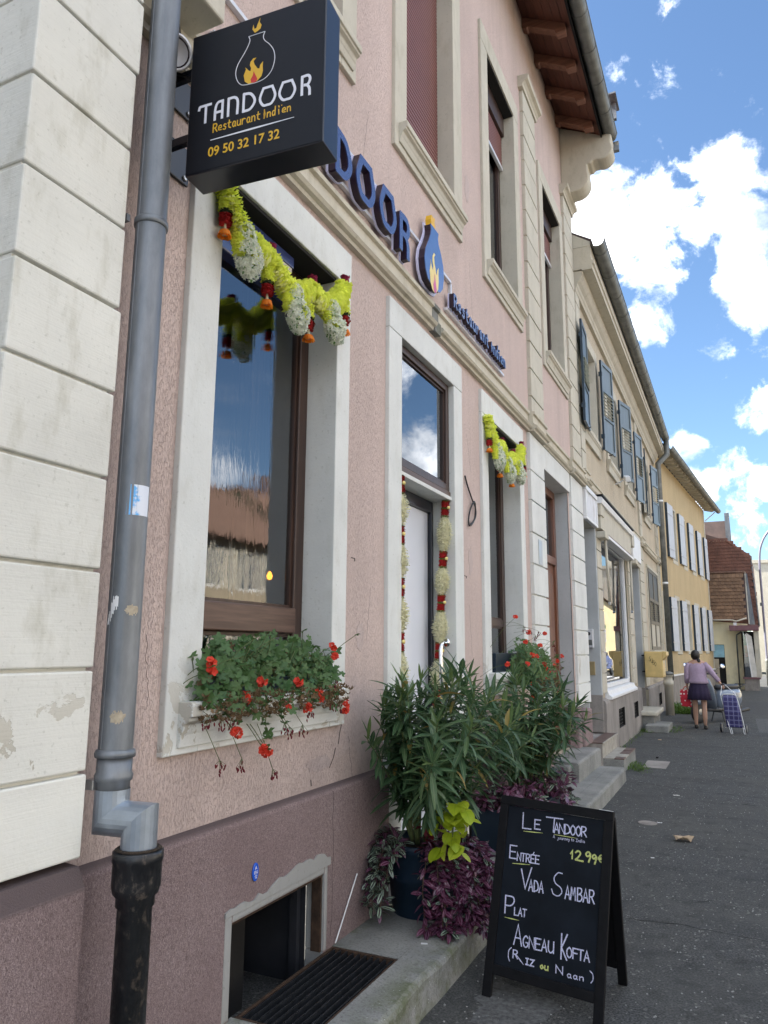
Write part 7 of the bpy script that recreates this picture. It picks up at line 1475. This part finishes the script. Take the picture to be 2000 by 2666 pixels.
ground_line([(-.3,4.9),(-.35,6.2),(-.2,7.4),(-.28,9.3)], .004, 'pavement_crack', 3, M['crack']); ground_line([(-.75,12.6),(.2,12.9),(2.1,12.7)], .012, 'pavement_crack', 4, M['crack']); ground_line([(.35,13.0),(.42,20),(.3,30)], .014, 'pavement_crack', 5, M['crack'])
def blob(cx, cy, rx, ry, nm, mat, seed, z):
    r = random.Random(seed); n = 40; ph = [r.uniform(0,6) for _ in range(4)]
    pts = [(cx+rx*cos(2*pi*i/n)*(1+.16*sin(3*2*pi*i/n+ph[0])+.10*sin(7*2*pi*i/n+ph[1])+.06*sin(13*2*pi*i/n+ph[2])), cy+ry*sin(2*pi*i/n)*(1+.16*sin(3*2*pi*i/n+ph[0])+.10*sin(7*2*pi*i/n+ph[1])+.06*sin(13*2*pi*i/n+ph[2])), z) for i in range(n)]
    return struct(MB().add(pts, [tuple(range(n))]).build(nm, mat))
blob(-1.02, 3.52, .17, .22, 'pavement_patch', M['patch_pale'], 1, .0012)
struct(MB().quad((.25,16.5,.0009),(1.9,16.5,.0009),(1.9,19.8,.0009),(.25,19.8,.0009)).build('pavement_patch', M['patch_pale'])); struct(MB().quad((-.6,21,.0009),(1.6,21,.0009),(1.6,26,.0009),(-.6,26,.0009)).build('pavement_patch', M['patch_dark']))
# scattered grit that nobody could count
g = MB(); r = random.Random(2)
for i in range(2600):
    y = 3+16*r.random()**1.4; x = r.uniform(-1.31, .9); s = r.uniform(.0015,.005); g.add([(x-s,y-s,.0),(x+s,y-s,.0),(x+s,y+s,.0),(x-s,y+s,.0),(x,y,s*1.2)],[(0,1,4),(1,2,4),(2,3,4),(3,0,4)])
o = g.build('pavement_grit', simple('pale_grit', (.25,.25,.24), .9, 0, .4, 300), None, kind='stuff'); tag(o, 'fine pale grit scattered over the dark asphalt', 'grit')
# ---------------------------------------------------------------- street lamp
SL = thing('street_lamp', 'tall slim grey street lamp with a curved arm at the right edge', 'street lamp', (1.16, 38, 0))
MB().tube(crom([Vector(p) for p in ((1.14,38,0),(1.15,38,2),(1.16,38,4),(1.18,38,5.6),(1.32,38,6.4),(1.7,38,7.0),(2.3,38,7.25))], 6), .05, 12, rs=None).build('pole', simple('grey_violet_pole', (.20,.20,.27), .5, .3), SL, smooth=True); MB().lathe([(.08,0),(.09,1.1),(.06,1.2)], (1.14,38,0), 12).build('pole_base', M['gutter'], SL, smooth=True)
MB().box(2.2,2.8,37.9,38.1,7.2,7.3).build('lamp_head', M['aluw'], SL, bevel=.03); MB().box(1.05,1.13,37.95,38.05,3.55,3.7).build('junction_box', M['gutter'], SL)
# ================================================================ across the street (seen in the panes)
M['ochre2'] = plaster('sunny_yellow_render', (.66,.55,.34), (.5,.38,.2), .2); M['cream2'] = plaster('greyish_cream_render', (.30,.25,.18), (.4,.35,.25), .2)
def far_house(nm, lab, x, y0, y1, eave, ridge, depth, wall, tile, wins, face=-1):
    H = thing(nm, lab, 'house', (x, (y0+y1)/2, 0)); hs = []
    for z0, z1 in ((.9,2.4),(3.6,5.1)):
        if z1 < eave-.3:
            n = max(2, int((y1-y0)/2.6)); hs += [(y0+(k+.5)*(y1-y0)/n-.55, y0+(k+.5)*(y1-y0)/n+.55, z0, z1) for k in range(n)]
    wall_sheet('wall', wall, H, x, y0, y1, -.1, eave, hs); MB().add([(x,y0,-.1),(x+depth,y0,-.1),(x+depth,y0,eave),(x+depth/2,y0,ridge),(x,y0,eave)],[(0,1,2,3,4)]).build('gable', wall, H); MB().add([(x,y1,-.1),(x+depth,y1,-.1),(x+depth,y1,eave),(x+depth/2,y1,ridge),(x,y1,eave)],[(0,1,2,3,4)]).build('gable', wall, H)
    MB().quad((x+depth,y0,-.1),(x+depth,y1,-.1),(x+depth,y1,eave),(x+depth,y0,eave)).build('rear_wall', wall, H)
    MB().add([(x-.4,y0-.3,eave-.2),(x-.4,y1+.3,eave-.2),(x+depth/2,y1+.3,ridge+.1),(x+depth/2,y0-.3,ridge+.1),(x+depth+.4,y0-.3,eave-.2),(x+depth+.4,y1+.3,eave-.2)],[(0,1,2,3),(3,2,5,4)]).build('roof', tile, H)
    for a, b, c, d in hs:
        w = MB().box(x+.08,x+.14,a,b,c,d).build('window', M['white'], H); MB().box(x+.07,x+.079,a+.1,b-.1,c+.1,d-.1).build('pane', M['tealdark'], w); MB().box(x-.04,x-.002,a-.55,a-.03,c,d).build('shutter', M['stone2'], H); MB().box(x-.04,x-.002,b+.03,b+.55,c,d).build('shutter', M['stone2'], H)
    MB().box(x+depth/2-.3,x+depth/2+.3,y0+2,y0+2.8,ridge-.5,ridge+1).build('chimney', tile, H); return H
far_house('far_house', 'sunlit cream house with orange tiled roof across the street, mirrored in the first window', 12.3, 14, 27, 5.6, 8.6, 9, M['cream2'], M['tile_orange'], 4)
far_house('far_house', 'sunlit yellow house across the street further along, beyond the cream one', 12.3, 28, 42, 5.9, 9.0, 9, M['ochre2'], M['tile_orange'], 4)
far_house('far_house', 'white house across the street opposite the restaurant door', 12.3, 0, 12.6, 6.2, 9.2, 9, M['whitetrim'], M['tile_brown'], 4)
far_house('far_house', 'cream house across the street behind the photographer', 12.3, -16, -1.5, 5.8, 8.8, 9, M['cream2'], M['tile_red'], 4)
YH = thing('yellow_gabled_house', 'yellow gabled corner house beyond the crossing, mirrored in the shop window', 'house', (7, 59, 0))
MB().add([(3.4,60.5,0),(10.4,54.8,0),(10.4,54.8,3.2),(6.6,57.9,6.4),(3.4,60.5,3.9)],[(0,1,2,3,4)]).build('gable', M['ochre2'], YH); MB().quad((6.0,64,0),(3.4,60.5,0),(3.4,60.5,3.9),(6.0,64,3.9)).build('wall', M['ochre2'], YH)
MB().add([(3.1,60.5,3.8),(6.5,57.6,6.6),(9.1,61.1,6.6),(5.7,64,3.8),(10.8,54.4,3.0),(13.4,57.9,3.0)],[(0,1,2,3),(1,4,5,2)]).build('roof', M['tile_brown'], YH); MB().obox((5.6,58.66,1.9), (.775,-.63,0), (0,0,1), (-.63,-.775,0), .9,1.3,.06).build('window', M['white'], YH)
DS = thing('direction_sign', 'post with stacked green and white direction boards at the crossing', 'road sign', (3.3, 45.0, 0)); MB().tube([(3.3,45,0),(3.3,45,3.1)], .04, 8).build('post', M['steel'], DS)
for i, mt2 in enumerate((simple('sign_green', (.03,.22,.12), .4), M['signwhite'], M['signwhite'], M['signwhite'])): MB().box(2.95,4.15,44.93,44.96,2.75-i*.26,2.97-i*.26).build('sign_panel', mt2, DS)
CA = thing('parked_car', 'blue hatchback parked at the crossing, mirrored in the shop window', 'car', (4.6, 50.5, -.12)); cp = simple('blue_car_paint', (.02,.08,.35), .2, .1, .02, coat=.8)
b_ = MB(); b_.loft([[(3.75,y,z) for y, z in P_]+[] for P_ in ()] or [[(x,48.6,.3),(x,52.4,.3),(x,52.5,.75),(x,52.3,.95),(x,51.4,1.0),(x+(.12 if x<4.6 else -.12),50.8,1.42),(x+(.12 if x<4.6 else -.12),49.3,1.45),(x,48.65,1.0),(x,48.55,.7)] for x in (3.75,5.45)]); b_.build('body', cp, CA, bevel=.06, seg=3)
MB().box(3.80,5.40,49.2,50.9,.98,1.36).build('side_glass', M['black'], CA, bevel=.04)
for y in (49.3,51.8):
    for x in (3.78,5.42): w_ = MB().lathe([(.18,-.09),(.30,-.08),(.32,0),(.30,.08),(.18,.09)], (x,y,.20), 18, (1,0,0)).build('wheel', M['scootd'], CA, smooth=True)
for x in (3.95,5.25): MB().box(x-.1,x+.1,48.52,48.56,.72,.9).build('tail_light', M['redp'], CA)
# unseen house block added left of the corner to shade its side wall
NH = thing('added_shade_house', 'unseen plain house block added to shade the side wall at the restaurant corner', 'house', (-8, -6, 0))
MB().box(-14, -4.6, -16, .1, -.1, 7.5).build('wall', M['beige'], NH); MB().add([(-4.2,-16.3,7.4),(-4.2,.4,7.4),(-9.3,.4,10.8),(-9.3,-16.3,10.8),(-14.4,-16.3,7.4),(-14.4,.4,7.4)],[(0,1,2,3),(3,2,5,4),(1,5,2)]).build('roof', M['tile_dark'], NH)
bpy.context.view_layer.update()
fam = {}
for o in COL.objects:
    if o.parent is None and 'label' in o.keys(): fam.setdefault(o.name.split('.')[0], []).append(o)
GR_ = {'far_house': 'houses across the street', 'geranium': 'geraniums in the window boxes', 'flower_box': 'flower boxes on the window sills', 'oleander': 'oleanders in pots before the restaurant', 'trailing_plant': 'striped trailing plants round the pots',
  'window_garland': 'flower garlands across the ground floor windows', 'door_garland': 'white flower strands at the restaurant door', 'weeds': 'weeds along the foot of the walls', 'sticker': 'stickers on the zinc downpipe', 'wall_hook': 'hooks left in the pink wall', 'litter': 'scraps on the pavement', 'dry_leaf': 'dry leaves on the pavement'}
for k_, l in fam.items():
    if len(l) > 1 and k_ in GR_:
        for o in l: o['group'] = GR_[k_]
for o in COL.objects:
    if 'world' in o.keys(): del o['world']
